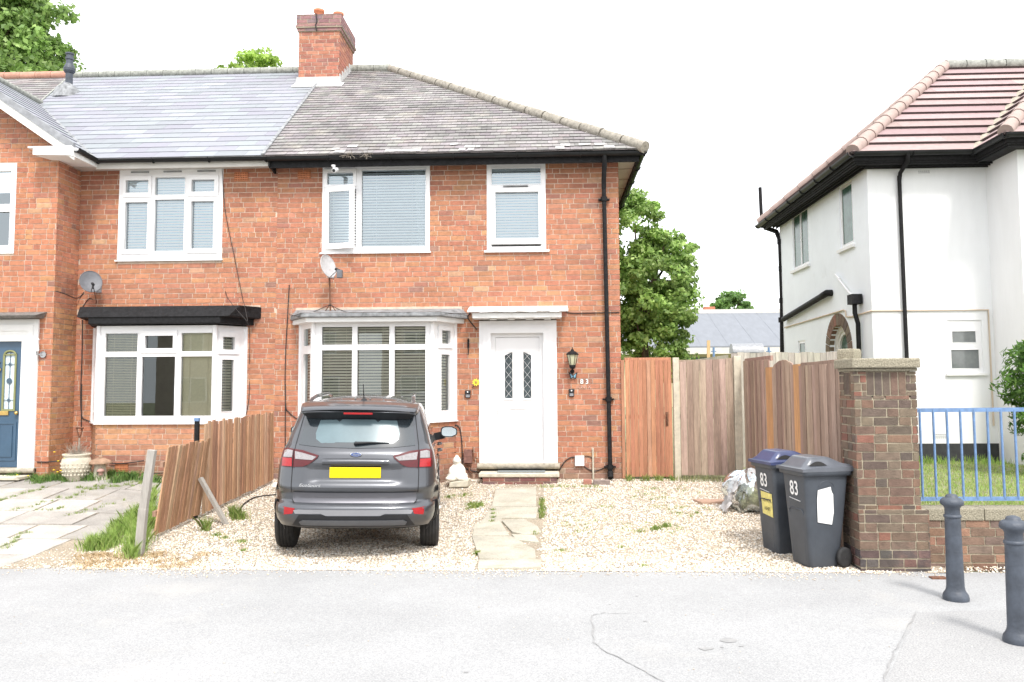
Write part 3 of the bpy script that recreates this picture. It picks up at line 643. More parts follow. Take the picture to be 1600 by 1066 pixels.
s.hexa([(CX0 - .08, 16.55, zf(16.55) + .018), (CX1 + .12, 16.55, zf(16.55) + .018), (CX1 + .12, 16.8, zf(16.8) + .02), (CX0 - .08, 16.8, zf(16.8) + .02), (CX0 - .08, 16.55, zf(16.55) + .03), (CX1 + .12, 16.55, zf(16.55) + .03), (CX1 + .12, 16.8, zf(16.8) + .035), (CX0 - .08, 16.8, zf(16.8) + .035)])
for i in range(5):
    y = 16.8 + i * .2; s.hexa([(CX1 + .001, y, zf(y)), (CX1 + .03, y, zf(y)), (CX1 + .03, y + .2, zf(y + .2)), (CX1 + .001, y + .2, zf(y + .2)), (CX1 + .001, y, zf(y) + .22), (CX1 + .02, y, zf(y) + .22), (CX1 + .02, y + .2, zf(y) + .22), (CX1 + .001, y + .2, zf(y) + .22)])
s.build('flashing', mFLASHW, ch)
# air brick, house number
def airbrick(x0, x1, z0, z1, par, Y=W, dark=False, nx=8, nz=4):
    s = MB(); T = frame((0, Y, 0), (1, 0, 0), (0, -1, 0)); wx = (x1 - x0) / nx; wz = (z1 - z0) / nz
    plate(s, T, (x0, x1, z0, z1), [(x0 + (i + .25) * wx, x0 + (i + .78) * wx, z0 + (j + .25) * wz, z0 + (j + .78) * wz) for i in range(nx) for j in range(nz)], -.03, .008)
    s.box(x0, x1, Y + .028, Y + .034, z0, z1, m=1)
    return s.build('air_brick', [mTERRAC, mDARK], par)
a1 = at(465.5, 280, W); b1 = at(485.5, 266.5, W); airbrick(a1.x, b1.x, a1.z, b1.z, BH, W - .006)
for px, t in ((909, '8'), (917.2, '3')):
    q = at(px, 596.6, W); text_mesh(t, .105, lambda x, y, d, q=q: Vector((q.x + x, W - .008 - d, q.z + y)), 'house_number', mPAINT, BH, bold=.002)
for k, t in enumerate('ION X'):
    if t != ' ':
        q = at(901.5 + k * 4.9, 605, W); text_mesh(t, .075, lambda x, y, d, q=q: Vector((q.x + x, W - .007 - d, q.z + y)), 'faded_lettering', mFADE, BH)
def cable(name, pts, r=.006, mat_=None, par=None, n=6, sag=0):
    s = MB(); P = [Vector(p) for p in pts]; Q = []
    for i in range(len(P) - 1):
        p0, p1, p2, p3 = P[max(i - 1, 0)], P[i], P[i + 1], P[min(i + 2, len(P) - 1)]
        for k in range(6):
            t = k / 6; Q.append(.5 * ((2 * p1) + (p2 - p0) * t + (2 * p0 - 5 * p1 + 4 * p2 - p3) * t * t + (-p0 + 3 * p1 - 3 * p2 + p3) * t ** 3))
    Q.append(P[-1]); s.tube(Q, r, n); return s.build(name, mat_ or mCABLE, par)
pw = lambda px, py, Y=W - .012: at(px, py, Y)
cable('wall_cable', [pw(884, 487), pw(895, 489.5), pw(930, 489), pw(968, 488)], .008, None, BH)
cable('wall_cable', [pw(452, 445), pw(449, 500), pw(446, 560), pw(446, 630), pw(452, 645), pw(467, 657)], .008, None, BH)
cable('wall_cable', [pw(446, 600), pw(445.5, 700)], .008, None, BH)
cable('wall_cable', [pw(735, 490, W - .02), pw(731, 497), pw(745, 515)], .009, None, BH)
cable('wall_cable', [pw(694, 668), pw(705, 664), pw(716, 666), pw(720, 677), pw(722, 700), pw(722, 725)], .009, None, BH)
cable('wall_cable', [pw(722, 730), pw(735, 735), pw(748, 738)], .009, None, BH)
cable('wall_cable', [pw(912, 728), pw(925, 736), pw(940, 733), pw(948, 727)], .007, None, BH)
cable('wall_cable', [pw(874, 735), pw(882, 722), pw(890, 716), pw(898, 714)], .009, None, BH)
cable('wall_cable', [pw(898, 714), pw(920, 713), pw(926, 718)], .006, None, BH)

# ================================================================== NEIGHBOUR (middle terrace with projecting wing)
NH = thing('terraced_house', (-7.6, W, .5), 'red brick terraced house with grey slate roof, black bay roof and blue door', 'house')
nU = (-7.10, -5.35, 3.90, 5.43); nB = (-7.45, -4.92, 1.24, 2.86)
holes = [nU, (nB[0], nB[1], -1, nB[3])]
mb = MB(); rect_ = (-7.76, -4.44, .25, 5.46)
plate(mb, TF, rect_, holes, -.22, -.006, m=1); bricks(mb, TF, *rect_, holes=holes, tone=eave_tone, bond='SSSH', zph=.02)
WX = -7.76; WY = 12.57; TW = frame((0, WY, 0), (1, 0, 0), (0, -1, 0))
wwin = (-9.6, -8.44, 3.93, 5.38); wd = (-9.75, -7.98, .2, 2.90); WT = 5.62
hw = [wwin, wd]; rw = (-11.6, WX, .25, WT)
wing_tone = lambda u, z: (1.04, 1.0, .95)
plate(mb, TW, (-11.6, WX - .01, .25, WT), hw, -.22, -.006, m=1); bricks(mb, TW, *rw, holes=hw, bond='SH', tone=wing_tone)
# gable triangle
z = WT; 
gx = lambda z: 3.06 * max(0, (7.45 - z) / (7.45 - 5.4)) - .02
while z < 7.4:
    h = gx(z + .083)
    if h > .1: mb.box(-10.24 - h, -10.24 + h, WY + .007, WY + .2, z, z + .083, m=1); bricks(mb, TW, -10.24 - h, -10.24 + h, z, z + .083, bond='SH', zph=z)
    z += .083
TWS = frame((WX, WY, 0), (0, 1, 0), (1, 0, 0)); plate(mb, TWS, (.016, .63, .25, 5.5), [], -.2, -.006, m=1)
bricks(mb, TWS, 0, .63, .25, 5.5, bond='SH', tone=lambda u, z: (1.02, 1.15, 1.0) if z < 3.1 else (1, 1, 1))
mb.box(-11.6, -4.45, 22.0, 22.2, .2, 5.4, m=1); mb.box(-11.6, -11.4, 13, 22.0, .2, 5.4, m=1)
bayB = bay_geo(-7.45, -4.92, -7.13, -5.25, .45)
for T, L in bayB:
    plate(mb, T, (.02, L - .02, .25, 1.24), [], -.1, -.006, m=1)
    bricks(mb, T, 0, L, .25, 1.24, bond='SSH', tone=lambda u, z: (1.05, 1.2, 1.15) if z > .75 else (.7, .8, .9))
mb.build('wall', [mBRICK, mMORTAR], NH)
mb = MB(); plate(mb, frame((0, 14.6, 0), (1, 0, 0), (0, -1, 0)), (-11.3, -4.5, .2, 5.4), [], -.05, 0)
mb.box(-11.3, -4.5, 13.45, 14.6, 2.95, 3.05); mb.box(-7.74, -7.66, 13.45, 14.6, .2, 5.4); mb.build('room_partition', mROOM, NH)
c0, c1, c2, c3, c4, c5 = -6.98, -6.60, -6.49, -5.99, -5.87, -5.49
fr = window(NH, TF, nU, [(c0, c1, 4.07, 4.86), (c0, c1, 5.02, 5.23), (c2, c3, 4.04, 4.90), (c2, c3, 4.98, 5.27), (c4, c5, 4.07, 4.86), (c4, c5, 5.02, 5.22)], (-.07, .012), blind='shut', glass=mGLASSB, name='window', label='six pane upper window with closed white blinds')
for h in ((-7.03, -6.55, 4.0, 4.925), (-7.03, -6.55, 4.945, 5.30), (-5.93, -5.42, 4.0, 4.925), (-5.93, -5.42, 4.945, 5.30)):
    s = MB(); o_ = [l for l in [(c0, c1, 4.07, 4.86), (c0, c1, 5.02, 5.23), (c4, c5, 4.07, 4.86), (c4, c5, 5.02, 5.22)] if l[0] > h[0] and l[1] < h[1] and l[2] > h[2] and l[3] < h[3]]
    plate(s, TF, h, o_, .014, .034); s.build('sash', mUPVC, fr, bevel=.004)
s = MB()
for x in (-6.9, -6.35, -5.78): s.box(x, x + .3, W - .03, W - .0125, 5.355, 5.375)
s.build('trickle_vent', mLEAD, fr)
s = MB(); s.box(-7.13, -5.33, W - .04, W - .001, 3.875, 3.899); s.build('window_sill', mUPVC, fr)
fy = lambda px: at(px, 600, W - .45).x + 7.13
mk_bay(NH, bayB, [[(.24, .46, 1.42, 2.30), (.24, .46, 2.45, 2.70)],
  [(fy(163), fy(213.5), 1.36, 2.29), (fy(163), fy(213.5), 2.37, 2.66), (fy(221), fy(273), 1.36, 2.29), (fy(225.5), fy(269.5), 2.42, 2.62), (fy(282), fy(333), 1.36, 2.29), (fy(282), fy(333), 2.37, 2.66)],
  [(.13, .34, 1.42, 2.24), (.13, .34, 2.40, 2.60)]], 1.26, 2.78, [None, ['fine', 'fine', None, None, 'closed', 'closed'], 'open'], [mBLIND, mBLINDO, mBLINDC], mGLASS, {1: [(fy(219), fy(275.5), 2.345, 2.70)], 2: [(.06, .42, 2.33, 2.68)]})
s = MB()
P0 = [(-7.50, W), (-7.22, W - .60), (-5.12, W - .60), (-4.80, W)]; P1 = [(-7.62, W), (-7.40, W - .62), (-4.98, W - .62), (-4.68, W)]
s.add([(x, y, 2.80) for x, y in P0] + [(x, y, 2.90) for x, y in P0] + [(x, y, 2.91) for x, y in P1] + [(P1[0][0], W, 3.10), (-7.45, W - .45, 3.09), (-4.86, W - .45, 3.09), (P1[3][0], W, 3.10)],
      [(3, 2, 1, 0), (0, 1, 5, 4), (1, 2, 6, 5), (2, 3, 7, 6), (4, 5, 9, 8), (5, 6, 10, 9), (6, 7, 11, 10), (8, 9, 13, 12), (9, 10, 14, 13), (10, 11, 15, 14), (12, 13, 14, 15)])
s.build('bay_roof', mBLKP, NH, bevel=.012)
s = MB()
for i in range(30):
    x = -7.6 + i * .097; s.box(x, x + .1, W - .03, W - .001, 3.095, 3.12 + random.uniform(0, .012))
s.build('flashing', mMORTAR, NH)
a1 = at(366.5, 282.8, W); b1 = at(388, 269.6, W); airbrick(a1.x, b1.x, a1.z, b1.z, NH, W - .006)
a1 = at(180, 737, W - .45); b1 = at(200.5, 723, W - .45); airbrick(a1.x, b1.x, a1.z, b1.z, NH, W - .46)
# wing window, door
fr = window(NH, TW, wwin, [(-9.5, -9.05, 4.05, 4.62), (-9.5, -9.05, 4.70, 5.26), (-8.98, -8.52, 4.06, 4.60), (-8.98, -8.52, 4.72, 5.25)], (-.07, .012), blind=None, glass=mGLASSB, label='wing window with clear panes')
s = MB(); plate(s, TW, (-9.7, -7.98, .55, 2.88), [(-9.45, -8.22, .56, 2.66)], -.1, .03); plate(s, TW, (-9.55, -8.06, .556, 2.80), [(-9.40, -8.14, .5, 2.70)], .031, .05); plate(s, TW, (-9.45, -8.19, .56, 2.72), [(-9.15, -8.24, .5, 2.54)], -.09, .029); s.build('door_surround', mPAINT, NH, bevel=.004)
TD2 = frame((0, WY + .04, 0), (1, 0, 0), (0, -1, 0)); ga = (-8.54, -8.38, 1.48, 2.36)
s = MB(); plate(s, TD2, (-9.15, -8.24, .58, 2.54), [ga], -.04, 0)
for z0, z1 in ((.68, 1.28),):
    for x0, x1 in ((-9.08, -8.72), (-8.62, -8.32)): plate(s, TD2, (x0, x1, z0, z1), [(x0 + .03, x1 - .03, z0 + .03, z1 - .03)], .001, .010); plate(s, TD2, (x0 + .06, x1 - .06, z0 + .06, z1 - .06), [], .001, .012)
bd = s.build('blue_door', mBDOOR, NH, label='blue panelled door with arched leaded glass light')
s = MB(); plate(s, TD2, (ga[0] - .03, ga[1] + .03, ga[2] - .03, ga[3] - .02), [(ga[0], ga[1], ga[2], ga[3] - .04)], .001, .014)
s.tube([TD2((ga[0] + ga[1]) / 2 + math.cos(k * math.pi / 10) * .09, ga[3] - .03 + math.sin(k * math.pi / 10) * .06, .008) for k in range(11)], .016, 6); s.build('glass_surround', M('olive trim', (.22, .23, .10), .5, var=(9, .9, 1.1)), bd)
s = MB(); s.quad(TD2(ga[0], ga[2], -.01), TD2(ga[1], ga[2], -.01), TD2(ga[1], ga[3], -.01), TD2(ga[0], ga[3], -.01)); s.build('pane', M('pale leaded glass', (.62, .72, .78), .2, var=(14, .8, 1.1)), bd)
s = MB(); cxg = (ga[0] + ga[1]) / 2; s.bar(TD2(cxg, ga[2], 0), TD2(cxg, ga[3], 0), .008, .006)
for z in (1.62, 2.18): s.bar(TD2(ga[0], z, 0), TD2(ga[1], z, 0), .008, .006); s.lathe([(.03, -.003), (.002, .006)], TD2(cxg, z, .004), 4, axis='y')
s.lathe([(.045, -.004), (.04, .004)], TD2(cxg, 1.92, .004), 16, axis='y'); s.build('leading', M('leading', (.06, .10, .14), .5, var=(9, .9, 1.1)), bd)
s = MB(); s.lathe([(.012, 0), (.03, -.03), (.028, -.05), (.005, -.06)], TD2(-8.31, 1.42, 0), 14, axis='y'); s.build('door_knob', mBRASS, bd)
s = MB(); s.box(-8.66, -8.45, WY + .02, WY + .039, 1.385, 1.45); s.build('letterbox', mBRASS, bd, bevel=.004)
s = MB(); s.tube([TD2(-8.62, 2.22, .01), TD2(-8.65, 2.16, .02), TD2(-8.60, 2.10, .02), TD2(-8.64, 2.03, .02), TD2(-8.62, 1.98, .01)], .01, 6); s.build('door_knocker', mBRASS, bd)
s = MB(); s.tube([(-9.9, WY - .05, .535), (-7.95, WY - .05, .535)], .04, 12); s.box(-9.9, -7.95, WY - .05, WY + .1, .50, .575); s.build('door_sill', mSTONE, NH)
s = MB(); s.box(-9.8, -8.0, WY - .35, WY - .001, .42, .47); s.build('door_step', mPALEST, NH, bevel=.01)
s = MB(); s.hexa([(-9.9, WY - .24, 2.89), (-7.92, WY - .24, 2.89), (-7.92, WY - .001, 2.89), (-9.9, WY - .001, 2.89), (-9.95, WY - .27, 2.93), (-7.86, WY - .27, 2.93), (-7.86, WY - .001, 3.0), (-9.95, WY - .001, 3.0)]); s.build('door_canopy', M('grey slate canopy', (.17, .16, .15), .9, var=(20, .6, 1.4), bump=(40, .6)), NH, bevel=.01)
# neighbour roofs
s = MB(); P0 = Vector((-7.36, EY, EZ)); yv = 15.85; vv = (yv - EY) / run * vl
s.add([(-7.36, EY, EZ - .012), (-4.55, EY, EZ - .012), (-4.9, EY + run, EZ + rise - .012), (-10.83, EY + run, EZ + rise - .012), (-10.24, yv, zf(yv) - .012)], [(0, 1, 2, 3, 4)], (.3, .3, .3))
uL = lambda v: -2.88 * v / vv if v < vv else -2.88 - .59 * (v - vv) / (vl - vv)
tiles(s, P0, ud, vd, vl, uL, lambda v: 2.81 - .35 * v / vl - .02, .27, .50, .009, NEW, jit=.004, gapu=.003, edge=.6)
s.add([(-13, EY + 10, EZ), (-4.55, EY + 10, EZ), (-4.9, EY + run, EZ + rise), (-13, EY + run, EZ + rise)], [(0, 1, 2, 3)], (.4, .42, .46))
ws = math.hypot(2.88, 2.0)   # wing slopes, ridge x -9.56 z 7.09
tiles(s, (-7.36, 12.30, 5.52), (0, 1, 0), (-2.88 / ws, 0, 2.0 / ws), ws, lambda v: 0, lambda v: .5 + 3.05 * v / ws, .27, .50, .012, NEW, jit=.003, gapu=.003)
s.add([(-7.36, 12.30, 5.51), (-7.36, 12.8, 5.51), (-10.24, 15.85, 7.51), (-10.24, 12.30, 7.51), (-13.3, 12.30, 5.46), (-13.3, 15.85, 5.46)], [(0, 1, 2, 3), (3, 2, 5, 4)], (.4, .42, .46))
s.build('roof', mSLATE, NH)
s = MB(); P0 = Vector((-14, EY, EZ)); tiles(s, P0, ud, vd, vl, lambda v: 0, lambda v: 14 - 10.24 - .59 * max(0, v - vv) / (vl - vv) - .02, .19, .30, .012, OLD, jit=.006)
s.build('weathered_roof_slope', mOLD, NH)
s = MB()
for i in range(16): s.tube([(-10.83 + i * .37, 17.8, EZ + rise + .03), (-10.47 + i * .37, 17.8, EZ + rise + .035)], .09, 10)
s.build('ridge_tiles', mRIDGED, NH)
s = MB()
for i in range(11): s.tube([(-14.8 + i * .36, 17.8, EZ + rise + .04), (-14.45 + i * .36, 17.8, EZ + rise + .045)], .10, 10)
s.build('ridge_tiles', M('terracotta ridge', (.44, .24, .18), .9, var=(9, .8, 1.2)), NH, label='reddish ridge tiles')
s = MB(); s.tube([(-10.24, 12.28, 7.55), (-10.24, 15.88, 7.55)], .07, 8); s.bar((-10.24, 15.85, zf(15.85) + .02), (-10.83, 17.8, EZ + rise + .01), .03, .02, m=0); s.build('ridge_tiles', mRIDGED, NH)
s = MB(); s.bar((-7.32, EY, EZ + .015), (-10.24, 15.85, 7.53), .14, .012); s.build('valley_flashing', mLEAD, NH)
s = MB(); s.bar((-4.56, EY, EZ + .02), (-4.91, EY + run, EZ + rise + .02), .05, .03); s.build('roof_joint_flashing', mLEAD, NH)
s = MB(); s.bar((-7.18, 12.27, 5.33), (-9.56, 12.27, 6.96), .03, .24, up=(0, -1, 0)); s.bar((-11.94, 12.27, 5.33), (-9.56, 12.27, 6.96), .03, .24, up=(0, -1, 0))
s = MB()
for sg in (1, -1):
    a = Vector((-10.24 + sg * 2.90, 12.26, 5.335)); b = Vector((-10.24, 12.26, 7.35))
    s.prism([a, a + Vector((0, 0, .16)), b + Vector((0, 0, .16)), b], (0, .03, 0))
s.build('bargeboard', mPAINT, NH)
s = MB()
for sg in (1, -1):
    a = Vector((-10.24 + sg * 2.90, 12.245, 5.475)); b = Vector((-10.24, 12.245, 7.49))
    s.prism([a, a + Vector((0, 0, .12)), b + Vector((0, 0, .12)), b], (0, .06, 0))
s.build('dry_verge', mGREYM, NH)
s = MB()   # boxed eave end of the wing
s.box(-8.06, -7.36, 12.235, 12.56, 5.525, 5.55); s.hexa([(-7.98, 12.24, 5.42), (-7.36, 12.24, 5.40), (-7.36, 12.93, 5.40), (-7.76, 12.93, 5.41), (-7.98, 12.24, 5.524), (-7.36, 12.24, 5.524), (-7.36, 12.93, 5.524), (-7.76, 12.93, 5.524)]); s.box(-7.359, -7.335, 12.232, 12.94, 5.385, 5.53)
s.build('eave_box', mPAINT, NH)
s = MB(); s.box(-7.36, -4.51, 12.93, 12.955, 5.36, 5.50); s.box(-7.75, -4.51, 12.956, W - .001, 5.40, 5.42); s.build('fascia', mSOFFW, NH)
s = MB(); gutter(s, (-7.30, 12.87, 5.50), (-4.54, 12.87, 5.49), .055); gutter(s, (-7.31, 12.27, 5.52), (-7.31, 12.86, 5.50), .055, (1, 0, 0)); s.build('gutter', mBLACK, NH)
s = MB(); s.lathe([(.072, 7.5), (.072, 8.43), (.09, 8.44), (.115, 8.48), (.118, 8.53), (.085, 8.62), (.070, 8.64), (.068, 8.72), (.085, 8.73), (.085, 8.77), (.066, 8.78), (.066, 8.83), (.085, 8.84), (.085, 8.87), (.03, 8.89)], (-10.09, 16.6, 0), 18, sm=False); fl = s.build('flue', mBOLL, NH)
s = MB(); s.lathe([(.30, zf(16.35) - .02), (.22, zf(16.6) + .05), (.09, zf(16.6) + .16), (.075, zf(16.6) + .17)], (-10.09, 16.55, 0), 18); s.build('flue_flashing', mLEAD, NH)
cable('wall_cable', [pw(347, 262), pw(352, 330), pw(366, 400), pw(377, 455, W - .03), pw(379, 466, W - .04), pw(382, 477, W - .35), pw(387, 502, W - .64)], .005, mCABLE, NH)
cable('wall_cable', [pw(352, 455, W - .03), pw(356, 466, W - .04), pw(368, 482, W - .5), pw(386, 503, W - .64), pw(390, 520, W - .3), pw(390, 560), pw(389, 620), pw(384, 650)], .005, mCABLE, NH)
cable('wall_cable', [pw(129, 500), pw(128, 560), pw(126, 620), pw(128, 650), pw(134, 656), pw(146, 660)], .008, mCABLE, NH)
cable('wall_cable', [pw(127.5, 600), pw(127, 672)], .008, mCABLE, NH)
cable('wall_cable', [at(88, 455, WY - .01), at(103, 460, 12.8), at(118, 466, 13.1), pw(126, 463), pw(131, 457)], .008, mCABLE, NH)
cable('wall_cable', [at(58, 722, WY - .015), at(75, 722, WY - .015), at(92, 721, WY - .015), at(110, 719, 12.9)], .01, mCABLE, NH)
cable('wall_cable', [at(172, 724, W - .48), at(195, 724, W - .48), at(225, 720, W - .48)], .009, mCABLE, NH)
cable('wall_cable', [at(168, 738, W - .48), at(210, 741, W - .48), at(260, 739, W - .48)], .009, mCABLE, NH)
# ================================================================== WHITE HOUSE
WH = thing('white_house', (8.5, 15, .4), 'white painted detached house with pink tiled roof and black gutters', 'house')
SX = 5.78; BY = 20.7; FY = 15.0; EZ2 = 5.86; KP = .845
TSx = frame((SX, 0, 0), (0, -1, 0), (-1, 0, 0))       # u = -Y
def rX(px0, px1, py0, py1):   # rect on the side wall from picture points
    a = atX(px0, py1, SX); b = atX(px1, py0, SX); c = atX(px0, py0, SX)
    return (-a.y, -b.y, a.z, c.z)
w1 = rX(1240, 1262, 336, 423); w2 = rX(1314, 1331, 291, 390); w3 = rX(1248, 1258, 533, 566)
ya = atX(1300, 560, SX).y; yb = atX(1325, 560, SX).y
arc = rX(1297, 1325, 500, 620); AH = (-atX(1297, 560, SX).y, -atX(1326, 560, SX).y)
aw = AH[1] - AH[0]; ac = (AH[0] + AH[1]) / 2; ar_ = aw / 2; azs = atX(1307, 491, SX).z - ar_ - .22
mb = MB()
holes = [w1, w2, w3, (AH[0], AH[1], -1, azs + ar_)]
plate(mb, TSx, (-BY, -FY, .2, 5.86), holes, -.22, 0)
# fill the arch spandrels
for sg in (-1, 1):
    pts = [(ac + sg * ar_, azs + ar_)] + [(ac + sg * ar_ * math.cos(k * math.pi / 20), azs + ar_ * math.sin(k * math.pi / 20)) for k in range(11)]
    mb.prism([TSx(u, z, 0) for u, z in pts], TSx(0, 0, -.22) - TSx(0, 0, 0))
o = mb.build('side_wall', mRENDERSHADE, WH)
mb = MB(); TFw = frame((0, FY, 0), (1, 0, 0), (0, -1, 0)); ww = (7.08, 7.68, 1.98, 2.92)
plate(mb, TFw, (SX + .221, 7.88, .74, 5.86), [ww], -.22, 0); plate(mb, TFw, (SX + .0005, SX + .2205, .74, 5.859), [], -.001, .0015)
plate(mb, frame((7.88, FY, 0), (0, -1, 0), (-1, 0, 0)), (-.1, .779, .30, 5.858), [], -.2, .001); plate(mb, frame((7.88, FY, 0), (0, -1, 0), (-1, 0, 0)), (.7795, .9985, .30, 5.859), [], -.001, .0015)
plate(mb, frame((0, 14.0, 0), (1, 0, 0), (0, -1, 0)), (7.88, 13.5, .30, 5.86), [(9.5, 12.0, 1.2, 2.6), (9.5, 12.0, 3.9, 5.2)], -.22, 0)
mb.box(SX + .2, 13.5, BY - .2, BY, .2, 5.8); mb.box(13.3, 13.5, 14, BY, .2, 5.8); mb.build('front_wall', mRENDER, WH)
mb = MB(); mb.box(SX - .0, 7.879, FY - .012, FY + .2, .2, .739); mb.box(SX - .012, SX + .01, FY, BY, .2, .6); mb.build('plinth', mPLINTH, WH)
for nm, r in (('window', (9.5, 12.0, 1.2, 2.6)), ('window', (9.5, 12.0, 3.9, 5.2))):
    window(WH, frame((0, 14.0, 0), (1, 0, 0), (0, -1, 0)), r, [(r[0] + .08, r[0] + 1.2, r[2] + .08, r[3] - .08), (r[0] + 1.3, r[1] - .08, r[2] + .08, r[3] - .08)], glass=mGREENG)
fr = window(WH, TFw, ww, [(7.17, 7.58, 2.52, 2.72), (7.14, 7.62, 2.06, 2.39)], (-.07, -.02), glass=mGREYG, label='small front window with grey glass')
for px0, px1, py0, py1 in (): pass
s = MB(); s.box(7.02, 7.74, FY - .05, FY - .001, 1.93, 1.975); s.build('window_sill', mPAINT, WH, bevel=.006)
def sidewin(r, lights, label):
    fr = window(WH, TSx, r, lights, (-.07, -.02), glass=mGREENG, label=label)
    s = MB(); s.hexa([TSx(r[0] - .08, r[2] - .07, 0), TSx(r[1] + .06, r[2] - .07, 0), TSx(r[1] + .06, r[2] - .07, .06), TSx(r[0] - .08, r[2] - .07, .06), TSx(r[0] - .08, r[2] - .005, 0), TSx(r[1] + .06, r[2] - .005, 0), TSx(r[1] + .06, r[2] - .015, .06), TSx(r[0] - .08, r[2] - .015, .06)]); s.build('window_sill', mPAINT, fr)
m_ = (w1[0] + w1[1]) / 2
sidewin(w1, [(w1[0] + .06, m_ - .04, w1[2] + .06, w1[3] - .06), (m_ + .04, w1[1] - .06, w1[2] + .06, w1[3] - .06)], 'two light upper side window')
sidewin(w2, [(w2[0] + .09, w2[1] - .06, w2[2] + .07, w2[3] - .07)], 'single upper side window')
sidewin(w3, [(w3[0] + .06, w3[1] - .06, w3[2] + .06, w3[3] - .06)], 'tiny ground floor side window')
# brick arch
s = MB(); nst = 13
for k in range(nst):
    a0 = math.pi * (k + .06) / nst; a1 = math.pi * (k + .94) / nst
    P = [(ac - math.cos(a) * r, azs + math.sin(a) * r) for a, r in ((a0, ar_), (a1, ar_), (a1, ar_ + .23), (a0, ar_ + .23))]
    s.prism([TSx(u, z, .012) for u, z in P], TSx(0, 0, -.1) - TSx(0, 0, 0), pick(PAL_BROWN), 0)
for k in range(24):
    z1 = azs - k * .083 - .005; z0 = z1 - .073
    if z0 < .5: break
    for u0 in (AH[0] - .23, AH[1]):
        w_ = .23 if k % 2 else .15; uu = u0 + (.23 - w_ if u0 < ac else 0)
        s.prism([TSx(uu, z0, .012), TSx(uu + w_, z0, .012), TSx(uu + w_, z1, .012), TSx(uu, z1, .012)], TSx(0, 0, -.1) - TSx(0, 0, 0), pick(PAL_BROWN), 0)
s.build('arch_brickwork', mBROWNB, WH)
s = MB()
for r0, r1, d in ((ar_ - .11, ar_ - .005, -.10), (ar_ - .19, ar_ - .10, -.13)):
    pts = [(ac - r1, .5), (ac - r1, azs)] + [(ac - math.cos(k * math.pi / 16) * r1, azs + math.sin(k * math.pi / 16) * r1) for k in range(17)] + [(ac + r1, .5)]
    pin = [(ac - r0, .5), (ac - r0, azs)] + [(ac - math.cos(k * math.pi / 16) * r0, azs + math.sin(k * math.pi / 16) * r0) for k in range(17)] + [(ac + r0, .5)]
    for i in range(len(pts) - 1): s.prism([TSx(*pts[i], d), TSx(*pts[i + 1], d), TSx(*pin[i + 1], d), TSx(*pin[i], d)], TSx(0, 0, -.06) - TSx(0, 0, 0))
s.build('arched_door_frame', mPAINT, WH)
s = MB(); r1 = ar_ - .18; s.prism([TSx(u, z, -.17) for u, z in [(ac - r1, .5)] + [(ac - math.cos(k * math.pi / 16) * r1, azs + math.sin(k * math.pi / 16) * r1) for k in range(17)] + [(ac + r1, .5)]], TSx(0, 0, -.02) - TSx(0, 0, 0)); s.build('arched_door', mGREENG, WH)
# roof
PK = [((.36, .265, .26), 5), ((.385, .285, .275), 4), ((.335, .245, .24), 4)]
s = MB(); gs = math.hypot(1, KP); vv2 = (0, 1 / gs, KP / gs); VL = 3.25 * gs
s.add([(5.38, 14.6, EZ2 - .01), (7.48, 14.6, EZ2 - .01), (10.73, 17.85, EZ2 + 3.25 * KP - .01), (8.63, 17.85, EZ2 + 3.25 * KP - .01)], [(0, 1, 2, 3)], (.12, .07, .06))
tiles(s, (5.38, 14.6, EZ2), (1, 0, 0), vv2, VL, lambda v: v / gs, lambda v: 2.1 + v / gs - .03, .345, 3.2, .046, PK, edge=.2, jit=.006, gapu=.002, ujit=.9)
s.add([(5.38, 14.6, EZ2 + .0), (8.63, 17.85, EZ2 + 3.25 * KP), (5.38, 21.1, EZ2)], [(0, 2, 1)], (.6, .4, .36))
tiles(s, (5.38, 21.1, EZ2), (0, -1, 0), (1 / gs, 0, KP / gs), VL, lambda v: v / gs, lambda v: 6.5 - v / gs, .345, 3.2, .046, PK, edge=.2)
s.add([(5.38, 21.1, EZ2), (8.63, 17.85, EZ2 + 3.25 * KP), (14, 17.85, EZ2 + 3.25 * KP), (14, 21.1, EZ2)], [(0, 3, 2, 1)], (.6, .4, .36))
# wing roof
tiles(s, (7.48, 13.6, EZ2), (0, 1, 0), (1 / gs, 0, KP / gs), 3.0 * gs, lambda v: v / gs, lambda v: 1.0 + v / gs, .345, 3.2, .046, PK, edge=.2, jit=.006, ujit=.5)
tiles(s, (7.48, 13.6, EZ2), (1, 0, 0), vv2, 3.0 * gs, lambda v: v / gs, lambda v: 6 - v / gs, .345, 3.2, .046, PK, edge=.2, jit=.006, ujit=.9)
s.add([(13.48, 13.6, EZ2), (10.48, 16.6, EZ2 + 3 * KP), (10.48, 17.85, EZ2 + 3 * KP), (13.48, 17.85, EZ2)], [(0, 3, 2, 1)], (.6, .4, .36))
s.build('roof', mTERR, WH)
def hiprun(name, a, b, n, r, mat_, par):
    a = Vector(a); b = Vector(b); s = MB()
    for i in range(n):
        p = a.lerp(b, i / n); q = a.lerp(b, (i + 1) / n - .002); s.tube([p, q], [r * 1.06, r * .93], 12)
    s.build(name, mat_, par)
mPT = M('pink ridge tile', (.38, .295, .265), .85, var=(6, .85, 1.1), bump=(40, .4))
hiprun('hip_tiles', (5.40, 14.62, EZ2 + .05), (8.63, 17.85, EZ2 + 3.25 * KP + .06), 13, .115, mPT, WH)
hiprun('hip_tiles', (7.50, 13.62, EZ2 + .05), (10.48, 16.6, EZ2 + 3 * KP + .06), 12, .115, mPT, WH)
hiprun('hip_tiles', (5.40, 21.1, EZ2 + .05), (8.63, 17.85, EZ2 + 3.25 * KP + .06), 12, .115, mPT, WH)
hiprun('ridge_tiles', (8.63, 17.85, EZ2 + 3.25 * KP + .05), (14, 17.85, EZ2 + 3.25 * KP + .05), 13, .12, mRIDGED, WH)
